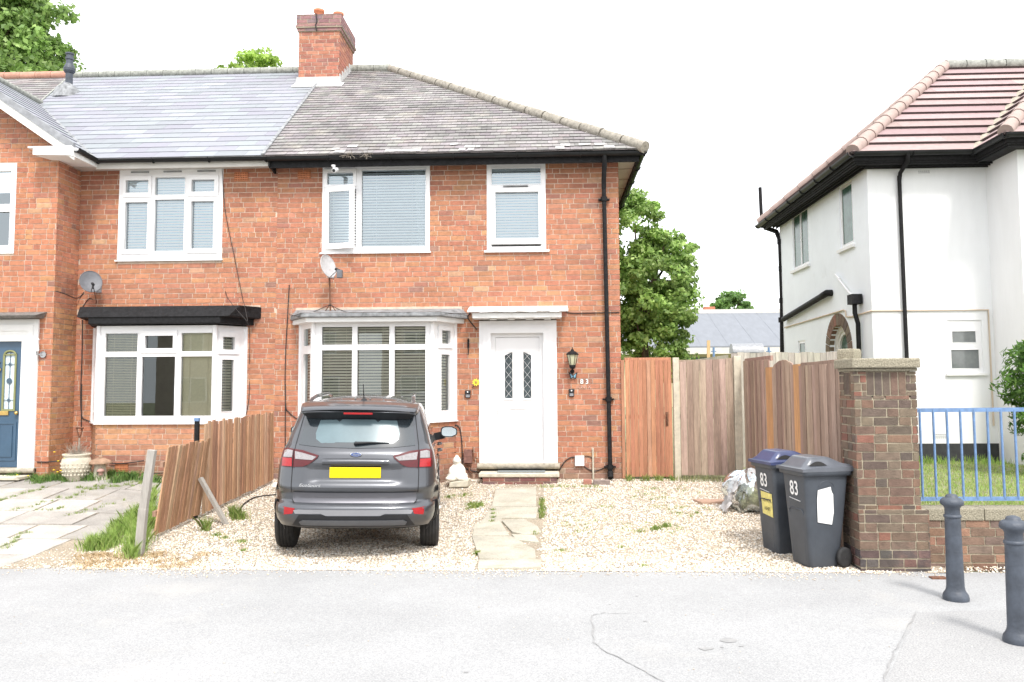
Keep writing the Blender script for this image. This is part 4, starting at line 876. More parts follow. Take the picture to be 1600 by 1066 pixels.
s = MB(); s.bar((7.50, 14.60, EZ2 + .05), (10.7, 17.82, EZ2 + 3.25 * KP + .03), .15, .02); s.build('valley_mortar', mSTONE, WH)
# eaves
s = MB()
for z0, z1, e in ((5.74, 5.85, .36), (5.68, 5.74, .30)):
    s.box(SX - e, 7.88 - e, FY - e, FY - e + .02, z0, z1); s.box(7.88 - e, 13.5, 14 - e, 14 - e + .02, z0, z1)
    s.box(7.88 - e - .0, 7.88 - e + .02, 14 - e + .021, FY - e - .001, z0, z1); s.box(SX - e, SX - e + .02, FY - e + .021, BY + e, z0, z1)
s.box(SX - .30, 13.5, 13.72, BY + .3, 5.862, 5.875) if False else None
s.prism([(SX - .33, FY - .33, 5.71), (7.88 - .33, FY - .33, 5.71), (7.88 - .33, 14 - .33, 5.71), (13.5, 14 - .33, 5.71), (13.5, 14.01, 5.71), (7.87, 14.01, 5.71), (7.87, FY + .01, 5.71), (SX + .01, FY + .01, 5.71), (SX + .01, BY, 5.71), (SX - .33, BY, 5.71)], (0, 0, .04))
for k in range(3): s.box(SX - .25 + k * .08, 7.88, FY - .25 + k * .08, FY - .235 + k * .08, 5.68 - k * .012, 5.709); s.box(SX - .25 + k * .08, SX - .235 + k * .08, FY - .2, BY, 5.68 - k * .012, 5.709)
s.build('soffit', mBLKP, WH)
s = MB(); gz = 5.87
gutter(s, (SX - .38, FY - .42, gz), (7.88 - .44, FY - .42, gz), .07); gutter(s, (7.88 - .40, FY - .42, gz), (7.88 - .40, 14 - .44, gz), .07, (-1, 0, 0))
gutter(s, (7.88 - .42, 14 - .42, gz), (13.5, 14 - .42, gz), .07); gutter(s, (SX - .42, FY - .44, gz), (SX - .42, BY + .4, gz - .04), .07, (-1, 0, 0)); s.build('gutter', mBLACK, WH)
s = MB(); p1 = at(1418, 250, FY - .42); p2 = at(1418, 262, FY - .3); p3 = at(1405, 275, FY - .06); p4 = at(1417, 575, FY - .06); p5 = Vector((p4.x + .03, p4.y, .4))
s.tube([(p1.x, FY - .44, 5.83), (p1.x, FY - .42, 5.70), p3 + Vector((.02, 0, .05)), p3 + Vector((0, 0, -.08))], .036, 12); s.tube([p3, (p3.x + .01, p3.y, .75)], .034, 12); s.build('downpipe', mBLKP, WH)
s = MB(); q0 = at(1187.5, 293, BY + .35); q1 = at(1190, 346, BY + .35); q2 = at(1196, 356, BY + .35); q3 = at(1213, 362, BY + .1); q4 = at(1220, 378, BY - .02); q5 = at(1223, 470, BY - .02); q6 = at(1221, 560, BY - .02)
s.tube([q0, q1], .045, 12); s.tube([q1, q2, q3, q4], .06, 12); s.tube([q4, q5, Vector((q6.x, q6.y, .6))], .075, 12)
for q in (q1, q4, q5, at(1222, 500, BY - .02), at(1222, 420, BY - .02)): s.tube([q - Vector((0, 0, .06)), q + Vector((0, 0, .06))], .092, 12)
s.build('soil_pipe', mBLKP, WH)
s = MB(); d0 = atX(1224, 499, SX - .08); d1 = atX(1284, 463, SX - .08); d2 = atX(1292, 458, SX - .10); d3 = atX(1302, 458, SX + .02)
s.tube([d0, d1], .062, 12); s.tube([d1, d2, d3], .068, 12); s.build('waste_pipe', mBLKP, WH)
s = MB(); h0 = atX(1335, 468, SX - .12); s.box(h0.x - .09, h0.x + .1, h0.y - .12, h0.y + .12, h0.z - .09, h0.z + .09)
s.tube([h0, h0 - Vector((0, 0, .25)), Vector((SX - .07, h0.y, h0.z - .45)), Vector((SX - .07, h0.y, .6))], .042, 10); s.build('hopper_head', mBLKP, WH)
s = MB(); s.tube([atX(1310, 436, SX - .05), atX(1326, 456, SX - .06), atX(1333, 462, SX - .1)], .022, 8); s.tube([atX(1305, 429, SX - .03), atX(1312, 436, SX - .05)], .02, 8); s.build('overflow_pipe', mUPVC, WH)
s = MB(); zc = at(1420, 485.5, FY).z
s.tube([atX(1226, 512, SX - .02), atX(1318, 484.5, SX - .02), atX(1321, 486, SX - .02), atX(1322, 495, SX - .02), atX(1330, 495, SX - .02), (SX - .02, FY - .02, zc), (7.80, FY - .02, zc), (7.80, FY - .02, 1.05)], .016, 8); s.build('cable_conduit', mPEACH, WH)
def holesgrid(name, T, u0, z0, nu, nz, du, dz, par):
    s = MB()
    for i in range(nu):
        for j in range(nz): s.prism([T(u0 + i * du, z0 + j * dz, .001), T(u0 + i * du + du * .6, z0 + j * dz, .001), T(u0 + i * du + du * .6, z0 + j * dz + dz * .5, .001), T(u0 + i * du, z0 + j * dz + dz * .5, .001)], T(0, 0, .002) - T(0, 0, 0))
    s.build(name, mGREYM, par)
q = at(1435, 271, FY); holesgrid('air_vent', TFw, q.x, q.z, 6, 2, .035, .03, WH)
q = at(1460, 685, FY); holesgrid('air_vent', TFw, q.x, q.z, 7, 3, .035, .03, WH)

# ================================================================== BRICK PILLAR, LOW WALL, RAILING
PL = thing('brick_pillar', (3.2, 8.4, .03), 'tall brown brick gate pillar with stone cap beside the wheelie bins', 'pillar')
PX0, PX1, PY0, PY1 = 2.925, 3.51, 8.10, 8.50
s = MB(); zt = 1.93
for (x0, x1, y0, z0, z1, zp) in ((PX0, PX1, PY0, .60, zt - .235, .0), (PX0 - .01, PX1 + .055, PY0 - .035, -.05, .62, .0)):
    s.box(x0 + .006, x1 - .006, y0 + .006, PY1 + (.03 if z1 < 1 else 0), z0 - .02, z1, m=1)
    for T, L in ((frame((x0, y0, 0), (1, 0, 0), (0, -1, 0)), x1 - x0), (frame((x0, PY1, 0), (0, -1, 0), (-1, 0, 0)), PY1 - y0), (frame((x1, y0, 0), (0, 1, 0), (1, 0, 0)), PY1 - y0), (frame((x1, PY1, 0), (-1, 0, 0), (0, 1, 0)), x1 - x0)):
        dk = (lambda u, z: (.55, .6, .75)) if z1 < 1 else None
        tone = (lambda u, z: (.55, .62, .8) if z < .22 else (1, 1, 1)) if z1 < 1 else None
        bricks(s, T, 0, L, z0, z1, pal=PAL_BROWN, bond='SH', jit=.0035, tone=tone)
s.box(PX0 + .006, PX1 - .006, PY0 + .006, PY1, zt - .25, zt, m=1)
for T, L in ((frame((PX0, PY0, 0), (1, 0, 0), (0, -1, 0)), PX1 - PX0), (frame((PX0, PY1, 0), (0, -1, 0), (-1, 0, 0)), .4), (frame((PX1, PY0, 0), (0, 1, 0), (1, 0, 0)), .4)):
    z0 = zt - .235
    for u0, u1 in ((0, .115), (L - .09, L)): bricks(s, T, u0, u1, z0 + .002, zt, pal=PAL_BROWN, bond='SS', zph=z0 + .002 - .083 * 20, ch=.0775)
    u = .118; nb = 5; w = (L - .21) / nb
    for i in range(nb):
        a, b = u + i * w + .006, u + (i + 1) * w - .006
        P = [T(a, z0 + .01, 0), T(b, z0 + .01, 0), T(b, zt - .008, 0), T(a, zt - .008, 0)]
        s.prism([p for p in P], T(0, 0, -.012) - T(0, 0, 0), pick(PAL_BROWN[2:3] + PAL_BROWN[:1] + PAL_BROWN[5:]))
s.build('pillar_shaft', [mBRICK, mMORTARD], PL)
s = MB(); s.box(PX0 - .01, PX1 + .01, PY0 - .03, PY1 + .02, 1.932, 1.962); s.box(PX0 - .035, PX1 + .02, PY0 - .07, PY1 + .05, 1.963, 2.055); s.build('stone_cap', mPEBB, PL, bevel=.012)
s = MB(); LWX1 = 9.5; s.box(PX1 + .056, LWX1, 8.306, 8.52, -.05, .50, m=1); bricks(s, frame((0, 8.3, 0), (1, 0, 0), (0, -1, 0)), PX1 + .056, LWX1, -.02, .485, pal=[((.21, .14, .10), 4), ((.25, .145, .10), 3), ((.20, .145, .115), 4), ((.34, .19, .13), 1)], bond='SSH', jit=.003)
LW = thing('low_brick_wall', (5, 8.4, 0), 'low brown brick wall with stone coping under the blue railing', 'wall'); s.build('wall', [mBRICK, mMORTARD], LW)
s = MB()
x = PX1 + .06
while x < LWX1:
    s.box(x + .003, min(x + .62, LWX1) - .003, 8.285, 8.54, .486, .602); x += .62
s.build('coping', mPEBB, LW, bevel=.01)
RL = thing('blue_railing', (5, 8.42, .59), 'blue painted metal railing above the low brick wall', 'railing')
s = MB(); s.bar((PX1 - .02, 8.42, 1.545), (9.4, 8.42, 1.57), .012, .04); s.build('top_rail', mBLUE, RL)
s = MB(); s.bar((PX1 + .0, 8.42, .675), (9.4, 8.42, .70), .012, .04); s.build('bottom_rail', mBLUE, RL)
x = PX1 + .03; bar0 = None
while x < 9.3:
    s = MB(); s.tube([(x, 8.42, .68), (x, 8.42, 1.55)], .0125, 8); s.build('baluster', mBLUE, RL); x += .131
for x in (5.2, 7.2, 9.2):
    s = MB(); s.tube([(x + .04, 8.42, .58), (x + .04, 8.42, .70)], .014, 8); s.build('foot', mBLUE, RL)
# lawn behind the wall
sheet('lawn', mEARTH, lin(3.05, 14, 30), lin(8.53, 15, 25), 0, lambda x, y: .50 - .012 * (y - 8.5) + .012 * math.sin(x * 3) * math.sin(y * 2.3))
# ------------------------------------------------------------------ bollards
BO = thing('bollard', (3.305, 7.05, .05), 'black cast iron bollard in front of the low brick wall, standing whole in the picture', 'bollard', 'iron bollards on the pavement')
prof = [(r, z * .945 + .05) for r, z in [(.098, 0), (.10, .02), (.094, .05), (.078, .075), (.072, .09), (.0675, .12), (.060, .66), (.060, .70), (.066, .705), (.068, .715), (.066, .725), (.058, .73), (.058, .785), (.062, .79), (.066, .80), (.085, .812), (.09, .83), (.086, .85), (.07, .868), (.05, .875), (.048, .885), (.04, .898), (.015, .906)]]
s = MB(); s.lathe([(r, z) for r, z in prof[:8]], (3.305, 7.05, 0), 28); s.build('shaft', mBOLL, BO)
s = MB(); s.lathe(prof[7:12], (3.305, 7.05, 0), 28); s.build('collar', mBOLL, BO)
s = MB(); s.lathe(prof[11:], (3.305, 7.05, 0), 28); s.build('cap', mBOLL, BO)
dup(BO, (-.122, 5.92 - 7.05, 0), 'black cast iron bollard nearest the camera, cut off by the edge of the view')

# ================================================================== GATE AND FENCE PANELS
def board_panel(par, a, b, zt0, zt1, bw, cols, mat_, zb=None, arch=0, thick=.018, lean=0, name='boards', rag=.004):
    a = Vector((*a, 0)); b = Vector((*b, 0)); L = (b - a).length; t = (b - a) / L; n = Vector((t.y, -t.x, 0)); s = MB(); u = 0; i = 0
    while u < L - .01:
        w = min(bw * random.uniform(.93, 1.07), L - u)
        ft = lambda q: zt0 + (zt1 - zt0) * q / L + arch * (1 - (2 * q / L - 1) ** 2) 
        p = a + t * (u + .002); q = a + t * (u + w - .002); k = pick(cols); d0 = n * (random.uniform(0, .003) + (i % 2) * .008); d1 = d0 + n * (thick * .75)
        zb0 = (zb if zb is not None else g(p.x, p.y) + .03) + random.uniform(0, .012); r_ = random.uniform(-rag, rag)
        zp, zq = ft(u) + r_, ft(u + w) + r_; le = n * lean
        s.hexa([p + d0 + Vector((0, 0, zb0)), q + d0 + Vector((0, 0, zb0)), q + d1 + Vector((0, 0, zb0)), p + d1 + Vector((0, 0, zb0)), p + d0 + le + Vector((0, 0, zp)), q + d0 + le + Vector((0, 0, zq)), q + d1 + le + Vector((0, 0, zq)), p + d1 + le + Vector((0, 0, zp))][0:8], k)
        u += w; i += 1
    o = s.build(name, mat_, par); s = MB()
    for zz in (.35, 1.1, zt0 - .2): s.bar(a - n * .03 + Vector((0, 0, zz + .2)), b - n * .03 + Vector((0, 0, zz + .2)), .035, .07, k)
    s.build('rail', mat_, par); return o
OR = [((.42, .19, .11), 4), ((.48, .23, .13), 4), ((.38, .17, .10), 3), ((.52, .28, .18), 1.5)]
PG = [((.37, .27, .215), 4), ((.43, .32, .26), 4), ((.32, .23, .18), 3), ((.47, .36, .28), 1.5)]
GT = thing('garden_gate', (1.55, W, .33), 'orange brown boarded garden gate between the brick house and concrete post', 'gate')
board_panel(GT, (1.20, W), (1.93, W), 2.20, 2.19, .068, OR, mGATE, zb=.36)
s = MB(); s.bar((1.16, W - .005, .34), (1.16, W - .005, 2.2), .05, .05, (.42, .2, .12)); s.build('hanging_stile', mGATE, GT)
s = MB(); q = at(1042, 655, W - .02); s.tube([(q.x, W - .03, q.z - .09), (q.x, W - .06, q.z - .05), (q.x, W - .06, q.z + .05), (q.x, W - .03, q.z + .09)], .008, 8); s.box(q.x - .02, q.x + .02, W - .031, W - .026, q.z - .11, q.z + .11); s.build('handle', mRUST, GT)
def cpost(name, x0, x1, y, zb, zt, label, mat_=mCONC):
    s = MB(); s.box(x0, x1, y, y + .1, zb, zt); o = s.build(name, mat_, None, bevel=.008); tag(o, label, 'post'); return o
cpost('concrete_post', 1.95, 2.045, W - .06, .2, 2.23, 'slim pale concrete post right of the orange brown gate')
cpost('concrete_post', 2.90, 3.01, W - .06, .2, 2.25, 'weathered grey concrete post where the fence turns toward the street')
f2 = thing('board_fence', (2.5, W, .33), 'flat pinkish grey fence panel between the two concrete posts', 'fence panel', 'timber fence panels right of the gate')
board_panel(f2, (2.055, W), (2.89, W), 2.16, 2.22, .105, PG, mWOOD, zb=.38)
def depthY(px, X): return atX(px, 590, X).y
segs = [(1163, 1203.5, 2.17, 2.15, 0, 'first fence panel behind the clear rubbish bag, nearest the house'), (1208, 1245, 2.02, 2.02, .10, 'narrow round topped fence panel in the middle of the side run'), (1250, 1312, 2.03, 2.03, 0, 'widest side fence panel, ending at the brick pillar')]
for i, (p0, p1, z0, z1, arch, lb) in enumerate(segs):
    X = 3.06 - i * .012; y0, y1 = depthY(p0, X), depthY(p1, X)
    f = thing('board_fence', (X, (y0 + y1) / 2, .2), lb, 'fence panel', 'timber fence panels right of the gate')
    board_panel(f, (X, y0), (X + .0, y1), z0, z1, .105 if i < 2 else .13, [((c[0] * .95, c[1] * .9, c[2] * .9), w) for c, w in PG], mWOOD, arch=arch)
    s = MB(); s.box(X - .012, X + .06, y0 + .006, y0 + (.34 if i == 1 else .24), .1, z0 + .02, (.55, .30, .14)); 
    if i: s.build('edge_post', mGATE, f); 
for nm in ():
    pass
# older fence behind
f = thing('old_fence', (4.2, 15.5, .3), 'old grey fence showing over the top of the side fence panels', 'fence')
s = MB(); x = 3.05
while x < 4.9:
    k = pick([((.45, .42, .36), 3), ((.38, .36, .31), 2)]); s.box(x, x + .10, 14.0, 14.03, .3, 2.33 + random.uniform(-.01, .01), k); x += .105
s.build('boards', mWOOD, f); s = MB(); s.tube([(4.97, 14.0, .3), (4.97, 14.0, 2.36)], .05, 10, (.4, .36, .3)); s.build('post', mWOOD, f)
s = MB(); s.hexa([(2.1, 14.0, 2.10), (3.0, 14.0, 2.22), (3.0, 14.05, 2.22), (2.1, 14.05, 2.10), (2.1, 14.0, 2.17), (3.0, 14.0, 2.30), (3.0, 14.05, 2.30), (2.1, 14.05, 2.17)], (.30, .28, .22)); s.build('trellis_rail', mWOOD, f)
q = at(1104, 568, 14.2); q2 = at(1107, 532, 14.2); s = MB(); s.bar(q - Vector((0, 0, 1.6)), q2, .05, .03, (.66, .47, .24)); o = s.build('timber_post', mWOOD); tag(o, 'bright new timber post rising behind the pinkish fence panel', 'post')
s = MB(); q = at(1327, 560, 10.5); s.box(q.x - .11, q.x + .11, 10.4, 10.62, .3, q.z + .0); s.add([], []); s.lathe([(.15, 0), (.155, .10), (.14, .135), (.05, .14)], (q.x, 10.5, q.z - .02), 4); o = s.build('concrete_gatepost', mPEBB, None, bevel=.01); tag(o, 'pebble dashed concrete post top peeping over the brick pillar', 'post')
s = MB(); q0 = at(1245, 564, 14.5); q1 = at(1312, 562, 12.0); s.bar((q0.x, 14.5, q0.z - .2), (q1.x, 12, q1.z - .15), .1, .3, (.4, .14, .1)); o = s.build('red_boundary_wall', mGATE); tag(o, 'low dull red wall behind the widest side fence panel', 'wall')

# picket fences on the left boundary
PKC = [((.44, .24, .14), 4), ((.50, .29, .175), 4), ((.37, .205, .125), 3), ((.54, .35, .23), 2)]
def picket(loc, label, x0, y0, x1, y1, z0, z1, lean, n0):
    f = thing('picket_fence', loc, label, 'fence', 'leaning picket fences between the two gardens'); L = y0 - y1; n = n0; s = MB()
    for i in range(n):
        t = (i + .5) / n; y = y0 + (y1 - y0) * t; x = x0 + (x1 - x0) * t; w = L / n * .80; zt = z0 + (z1 - z0) * t + random.uniform(-.02, .012); zb = g(x, y) + .05 + random.uniform(0, .02)
        le = lean * (zt - zb) / 1.2 + random.uniform(-.01, .01); ly = random.uniform(-.01, .012); k = pick(PKC); th = .018; ox = random.uniform(-.003, .003); x += ox
        b = [(x, y + w / 2, zb), (x, y - w / 2, zb), (x + th, y - w / 2, zb), (x + th, y + w / 2, zb)]
        s.hexa(b + [(px + le, py + ly, zt - .006) for px, py, _ in b], k)
    s.build('pickets', mGATE, f)
    for zz in (.3, .85):
        s = MB(); le = lean * zz / 1.2; s.bar((x0 - .03 + le, y0, g(x0, y0) + zz), (x1 - .03 + le, y1, g(x1, y1) + zz), .04, .06, (.33, .2, .14)); s.build('rail', mGATE, f)
    return f
picket((-4.36, 11.6, .2), 'taller row of brown pickets between the car and the brick wall of the houses', -4.33, 12.85, -4.42, 10.42, 1.42, 1.37, .0, 30)
picket((-4.4, 9.8, .1), 'shorter row of pickets leaning over beside the upright grey post', -4.44, 10.38, -4.48, 9.25, 1.16, 1.14, .16, 13)
q = ground(216, 870); q2 = at(238, 703, q.y + .02); s = MB(); s.bar(q - Vector((0, 0, .1)), q.lerp(q2, .45) + Vector((-.012, 0, 0)), .085, .07, up=(0, 1, 0)); s.bar(q.lerp(q2, .45) + Vector((-.012, 0, -.01)), q2, .08, .065, up=(0, 1, 0)); o = s.build('leaning_post', mPLANK, bevel=.006); tag(o, 'grey weathered timber post leaning at the front end of the pickets', 'post')
q = ground(354, 820); q2 = at(313, 747, 10.2); s = MB(); s.bar(q, q2, .06, .04); o = s.build('fence_brace', mPLANK); tag(o, 'grey plank propped diagonally against the pickets', 'plank')
s = MB(); q = at(309, 676, 10.41); s.box(q.x - .025, q.x + .025, 10.36, 10.41, .1, 1.38); s.box(q.x - .03, q.x + .03, 10.355, 10.415, 1.38, 1.42, m=1); o = s.build('fence_post', [mBLKP, mBLUE]); tag(o, 'dark fence post with a blue cap between the two rows of pickets', 'post')
# ================================================================== TREES
def tree(name, label, base, ells, nclump, nleaf, size, cols, seed, trunk=.16, group=None, spread=.22, limbs=7, mat_=mLEAF, aspect=.7):
    global RNG
    RNG = np.random.default_rng(seed); random.seed(seed)
    T = thing(name, base, label, 'tree' if 'tree' in name else 'bush', group); base = Vector(base)
    cs = []; tot = sum(e[3] * e[4] * e[5] for e in ells)
    for (cx, cy, cz, rx, ry, rz) in ells:
        k = max(3, int(nclump * rx * ry * rz / tot)); d = RNG.normal(size=(k, 3)); d /= np.linalg.norm(d, axis=1)[:, None]
        rr = RNG.uniform(.45, 1.0, k) ** .6; cs.append(np.array([cx, cy, cz]) + d * rr[:, None] * np.array([rx, ry, rz]))
    C = np.concatenate(cs); cen = np.array([sum(e[i] * e[3] * e[4] * e[5] for e in ells) / tot for i in range(3)])
    rad = RNG.uniform(.5, 1.3, len(C)) * spread
    idx = RNG.integers(0, len(C), nleaf); off = RNG.normal(size=(nleaf, 3)); off /= np.linalg.norm(off, axis=1)[:, None]; off *= (RNG.uniform(.2, 1, nleaf) ** .5 * rad[idx])[:, None] * np.array([1.25, 1.25, .75])
    P = C[idx] + off; N = P - cen; N /= np.linalg.norm(N, axis=1)[:, None] + 1e-6; N += off / (rad[idx][:, None])
    tone = (.75 + .5 * RNG.random(len(C)))[idx]; ci = RNG.integers(0, len(cols), nleaf); Cc = np.array(cols)[ci] * tone[:, None] * RNG.uniform(.8, 1.2, nleaf)[:, None]
    scatter_leaves('crown', mat_, T, P, N, size, np.clip(Cc, 0, 1), aspect)
    s = MB(); top = Vector(cen); m1 = base.lerp(top, .5) + Vector((random.uniform(-.1, .1), 0, 0))
    s.tube([base - Vector((0, 0, .1)), base + Vector((0, 0, .4)), m1, top], [trunk * 1.25, trunk, trunk * .8, trunk * .45], 10)
    for k in range(limbs):
        e = Vector(C[RNG.integers(0, len(C))]); st = base.lerp(top, random.uniform(.4, .9)); md = st.lerp(e, .5) + Vector((0, 0, .12 * (e - st).length)); s.tube([st, md, e], [trunk * .4, trunk * .25, trunk * .06], 6)
    s.build('trunk', mBARK, T); return T
G1 = [(.21, .34, .09), (.28, .43, .12), (.16, .27, .075), (.36, .50, .17), (.24, .38, .10)]
tree('maple_tree', 'dense green maple tree growing beside the right end of the brick house', (2.1, 17.2, .4), [(2.0, 17.2, 3.7, 1.12, 1.1, 1.15), (1.75, 17.2, 4.9, .72, .8, 1.0), (1.4, 17.2, 5.7, .5, .5, .6), (2.35, 17.2, 4.2, .75, .8, .9), (2.35, 17.2, 2.6, .80, .7, .8), (1.3, 17.1, 3.4, .6, .6, 1.4)], 340, 46000, .092, [(c[0] * 1.25, c[1] * 1.2, c[2] * 1.2) for c in G1], 3, .14, spread=.2)
tree('roadside_tree', 'tall leafy green tree rising behind the far left roof', (-20.5, 28, 0), [(-19.9, 28, 13.2, 2.7, 2.2, 2.6), (-18.2, 28, 12.4, 1.4, 1.4, 1.6), (-21, 28, 16, 3, 2.4, 2.2), (-17.9, 28, 14.6, 1.0, 1.2, 1.0)], 330, 38000, .21, G1, 5, .3, spread=.5)
tree('roadside_tree', 'lime green treetop showing above the slate ridge left of the chimney', (-11, 30, 0), [(-11.0, 30, 13.1, 1.35, 1.2, 1.25), (-12.1, 30, 12.7, 1.0, 1, .9), (-9.7, 30, 12.5, 1.0, .9, .9), (-11, 30, 12, 1.9, 1, 1), (-12.7, 30, 12.5, .6, .8, .7)], 200, 16000, .16, [(.36, .52, .10), (.42, .58, .13), (.28, .43, .09)], 8, .2, spread=.36)
tree('distant_tree', 'rounded green tree beyond the long grey roof', (11, 50, 0), [(11.0, 50, 5.8, 1.45, 1.3, 1.5), (10.3, 50, 5.4, .9, .9, 1.0), (11.9, 50, 5.2, .9, .9, 1.0)], 150, 15000, .19, [(.17, .31, .08), (.23, .38, .11), (.13, .25, .07)], 9, .25, spread=.36)
CF = [(.10, .22, .045), (.15, .30, .06), (.08, .17, .04), (.22, .38, .09)]
tree('conifer_bush', 'dense dark green conifer bush behind the right end of the railing', (7.5, 12.4, .45), [(7.30, 12.4, 1.72, .46, .55, .78), (7.75, 12.5, 1.7, .6, .6, 1.0), (7.38, 12.4, 1.05, .36, .45, .5)], 260, 36000, .115, CF, 13, .08, spread=.2, aspect=.28)
# ================================================================== BACKGROUND BUILDING ETC.
FB = thing('long_outbuilding', (9, 40, .5), 'long low building with plain grey roof beyond the fences', 'building')
s = MB(); s.hexa([(2, 38, 3.42), (22, 38, 3.42), (22, 43, 5.30), (2, 43, 5.30), (2, 38, 3.50), (22, 38, 3.50), (22, 43, 5.42), (2, 43, 5.42)])
for i in range(14): s.bar((3.2 + i * 1.25, 38, 3.505), (3.2 + i * 1.25, 43, 5.425), .03, .006)
s.build('roof', mSHED, FB)
s = MB(); s.box(2, 22, 43.0, 43.2, 5.3, 5.62); s.box(2, 22, 37.9, 38.3, 3.14, 3.42); s.build('fascia', mSOFFW, FB)
s = MB(); s.box(2.2, 21.8, 38.5, 43, .3, 3.2); s.build('wall', mSHEDW, FB)
s = MB()
for i in range(6): s.box(6.0 + i * 2.4, 7.6 + i * 2.4, 38.45, 38.49, 2.4, 3.0)
s.build('window', mGREENG, FB)
s = MB(); q = at(1208 - 100, 490, 44); s.box(q.x - .28, q.x + .28, 43.8, 44.3, 3, q.z + .35); o = s.build('brick_chimney', M('dull red brick', (.48, .19, .12), .9, var=(6, .8, 1.2)), FB)
s = MB(); q = at(1208, 531, 39); s.box(at(1148, 536, 39).x - .3, at(1148, 536, 39).x + .3, 38.8, 39.2, 3.6, at(1148, 532, 39).z); s.build('roof_vent', mGREYM, FB)
# far terrace rooftops
s = MB(); q0 = at(1180, 497, 70); q1 = at(1216, 490, 70); s.box(q0.x, q1.x + 3, 70, 74, 3, q1.z); o = s.build('distant_rooftop', M('distant tiles', (.55, .36, .30), .9, var=(1, .7, 1.3))); tag(o, 'distant pinkish rooftop just above the long grey roof', 'building')
for px in (1115, 1201):
    s = MB(); q = at(px, 543, 26); s.tube([(q.x, 26, .5), (q.x, 26, q.z)], .035, 8); s.tube([(q.x - .08, 26, q.z - .12), (q.x + .08, 26, q.z - .12)], .02, 6); o = s.build('blue_post', mBLUE); tag(o, 'thin blue metal post %s the arched shelter roof' % ('left of' if px < 1150 else 'right of'), 'post')
ST = thing('arched_shelter', (8.5, 24, .5), 'small shelter with curved metal roof beyond the fence', 'shelter')
a = at(1146, 551, 24); b = at(1195, 551, 24); rr = .27; rows = []
for x in (a.x, b.x): rows.append([(x, 24.3 - math.cos(k * math.pi / 10) * rr, a.z + math.sin(k * math.pi / 10) * rr) for k in range(11)])
s = MB(); s.grid(rows); s.add([tuple(r) for r in rows[0]], [tuple(range(11))]); s.build('roof', mGREYM, ST)
for x in (a.x + .1, (a.x + b.x) / 2, b.x - .05):
    s = MB(); s.tube([(x, 24.2, .4), (x, 24.2, a.z)], .03, 6); s.build('leg', mGREYM, ST)
# ================================================================== CAR
CAR = thing('parked_car', (-2.0, 8.38, .058), 'dark grey compact SUV parked nose in on the gravel drive', 'car')
CORG = ORG[CAR.name]
TAB = [  # z, halfW, rearY, frontY
 (.30, .72, .12, 3.90), (.335, .765, .035, 3.97), (.39, .79, .0, 4.02), (.46, .805, -.02, 4.04), (.53, .805, -.015, 4.04), (.56, .80, .005, 4.03), (.58, .80, .05, 4.02),
 (.66, .81, .055, 4.0), (.72, .825, .04, 3.98), (.76, .83, .055, 3.96), (.90, .825, .085, 3.85), (1.0, .81, .105, 3.55), (1.07, .795, .13, 3.15), (1.11, .78, .165, 2.98),
 (1.15, .76, .20, 2.90), (1.25, .735, .26, 2.66), (1.38, .695, .34, 2.36), (1.47, .665, .40, 2.12), (1.53, .635, .43, 2.0)]
TZ = [t[0] for t in TAB]
def tab(z, k): return float(np.interp(z, TZ, [t[k] for t in TAB]))
NN = 3.3; DD = .42
def arch_b(y): return .055 * (math.exp(-((y - .74) / .42) ** 4) + math.exp(-((y - 3.26) / .42) ** 4))
def rear_y(x, z):
    w = tab(z, 1); r = tab(z, 2); t = min(.9999, abs(x) / w)
    y = r + DD * (1 - (1 - t ** NN) ** (1 / NN))
    # recess round the number plate and below the handle bar
    if .74 < z < .99: y += .028 * sst(.50 - abs(x) - (z - .74) * .0, 0, .12) * sst(z, .75, .80) * (1 - sst(z, .925, .945))
    if .56 < z < .70 and abs(x) < .66: y += .014 * sst(.66 - abs(x), 0, .03) * (1 - sst(z, .665, .69))
    return y
def side_w(y, z):
    w = tab(z, 1); r = tab(z, 2); e = r + DD
    b = arch_b(y) * (1 - sst(z, .62, .82))
    if z > 1.1: w *= 1 - .05 * max(0, y - 1.0) * .3
    if y < e: return w * (1 - max(0, (e - y) / DD) ** NN) ** (1 / NN) + b
    return w + b
def carP(x, y, z): return Vector((x, y, z)) + CORG
def slice_pts(z):
    w = tab(z, 1); r = tab(z, 2); f = tab(z, 3); out = []
    NR = 44
    for k in range(NR + 1):
        x = w * math.sin((k / NR - .5) * math.pi) if True else 0
        out.append((x, rear_y(x, z)))
    # rear from left to right; then right side forward
    ys = [y for y in lin(r + DD, f - .55, 44)][1:]
    out[-1] = (side_w(r + DD, z), r + DD); out[0] = (-side_w(r + DD, z), r + DD)
    R = [(side_w(y, z), y) for y in ys]
    Fr = []
    wf = side_w(ys[-1], z)
    for k in range(1, 24):
        a = k / 24 * math.pi; c = math.cos(a); sn = math.sin(a)
        Fr.append((math.copysign(abs(c) ** (2 / 3.), c) * wf, ys[-1] + .55 * sn ** (2 / 3.)))
    L = [(-x, y) for x, y in R[::-1]]
    return out + R + Fr + L
zs = sorted(set(lin(.30, .56, 14) + lin(.56, .80, 18) + lin(.8, 1.53, 40))); rows = [[carP(x, y, z) for x, y in slice_pts(z)] for z in zs]
top = slice_pts(1.53); cxt, cyt = 0, 1.25
for sc_ in (.99, .97, .93, .87, .78, .65, .5, .3, .1):
    rows.append([carP(cxt + (x - cxt) * sc_, cyt + (y - cyt) * sc_, 1.53 + .105 * (1 - sc_ ** 2.6) - .02 * max(0, .9 - (cyt + (y - cyt) * sc_)) ** 1) for x, y in top])
mb = MB(); mb.grid(rows, closed=True); n = len(rows[0]); mb.add(rows[0][::-1], [tuple(range(n))], sm=False); mb.add(rows[-1], [tuple(range(n))], sm=False)
body = mb.build('body', mCOAT, CAR)
import bmesh
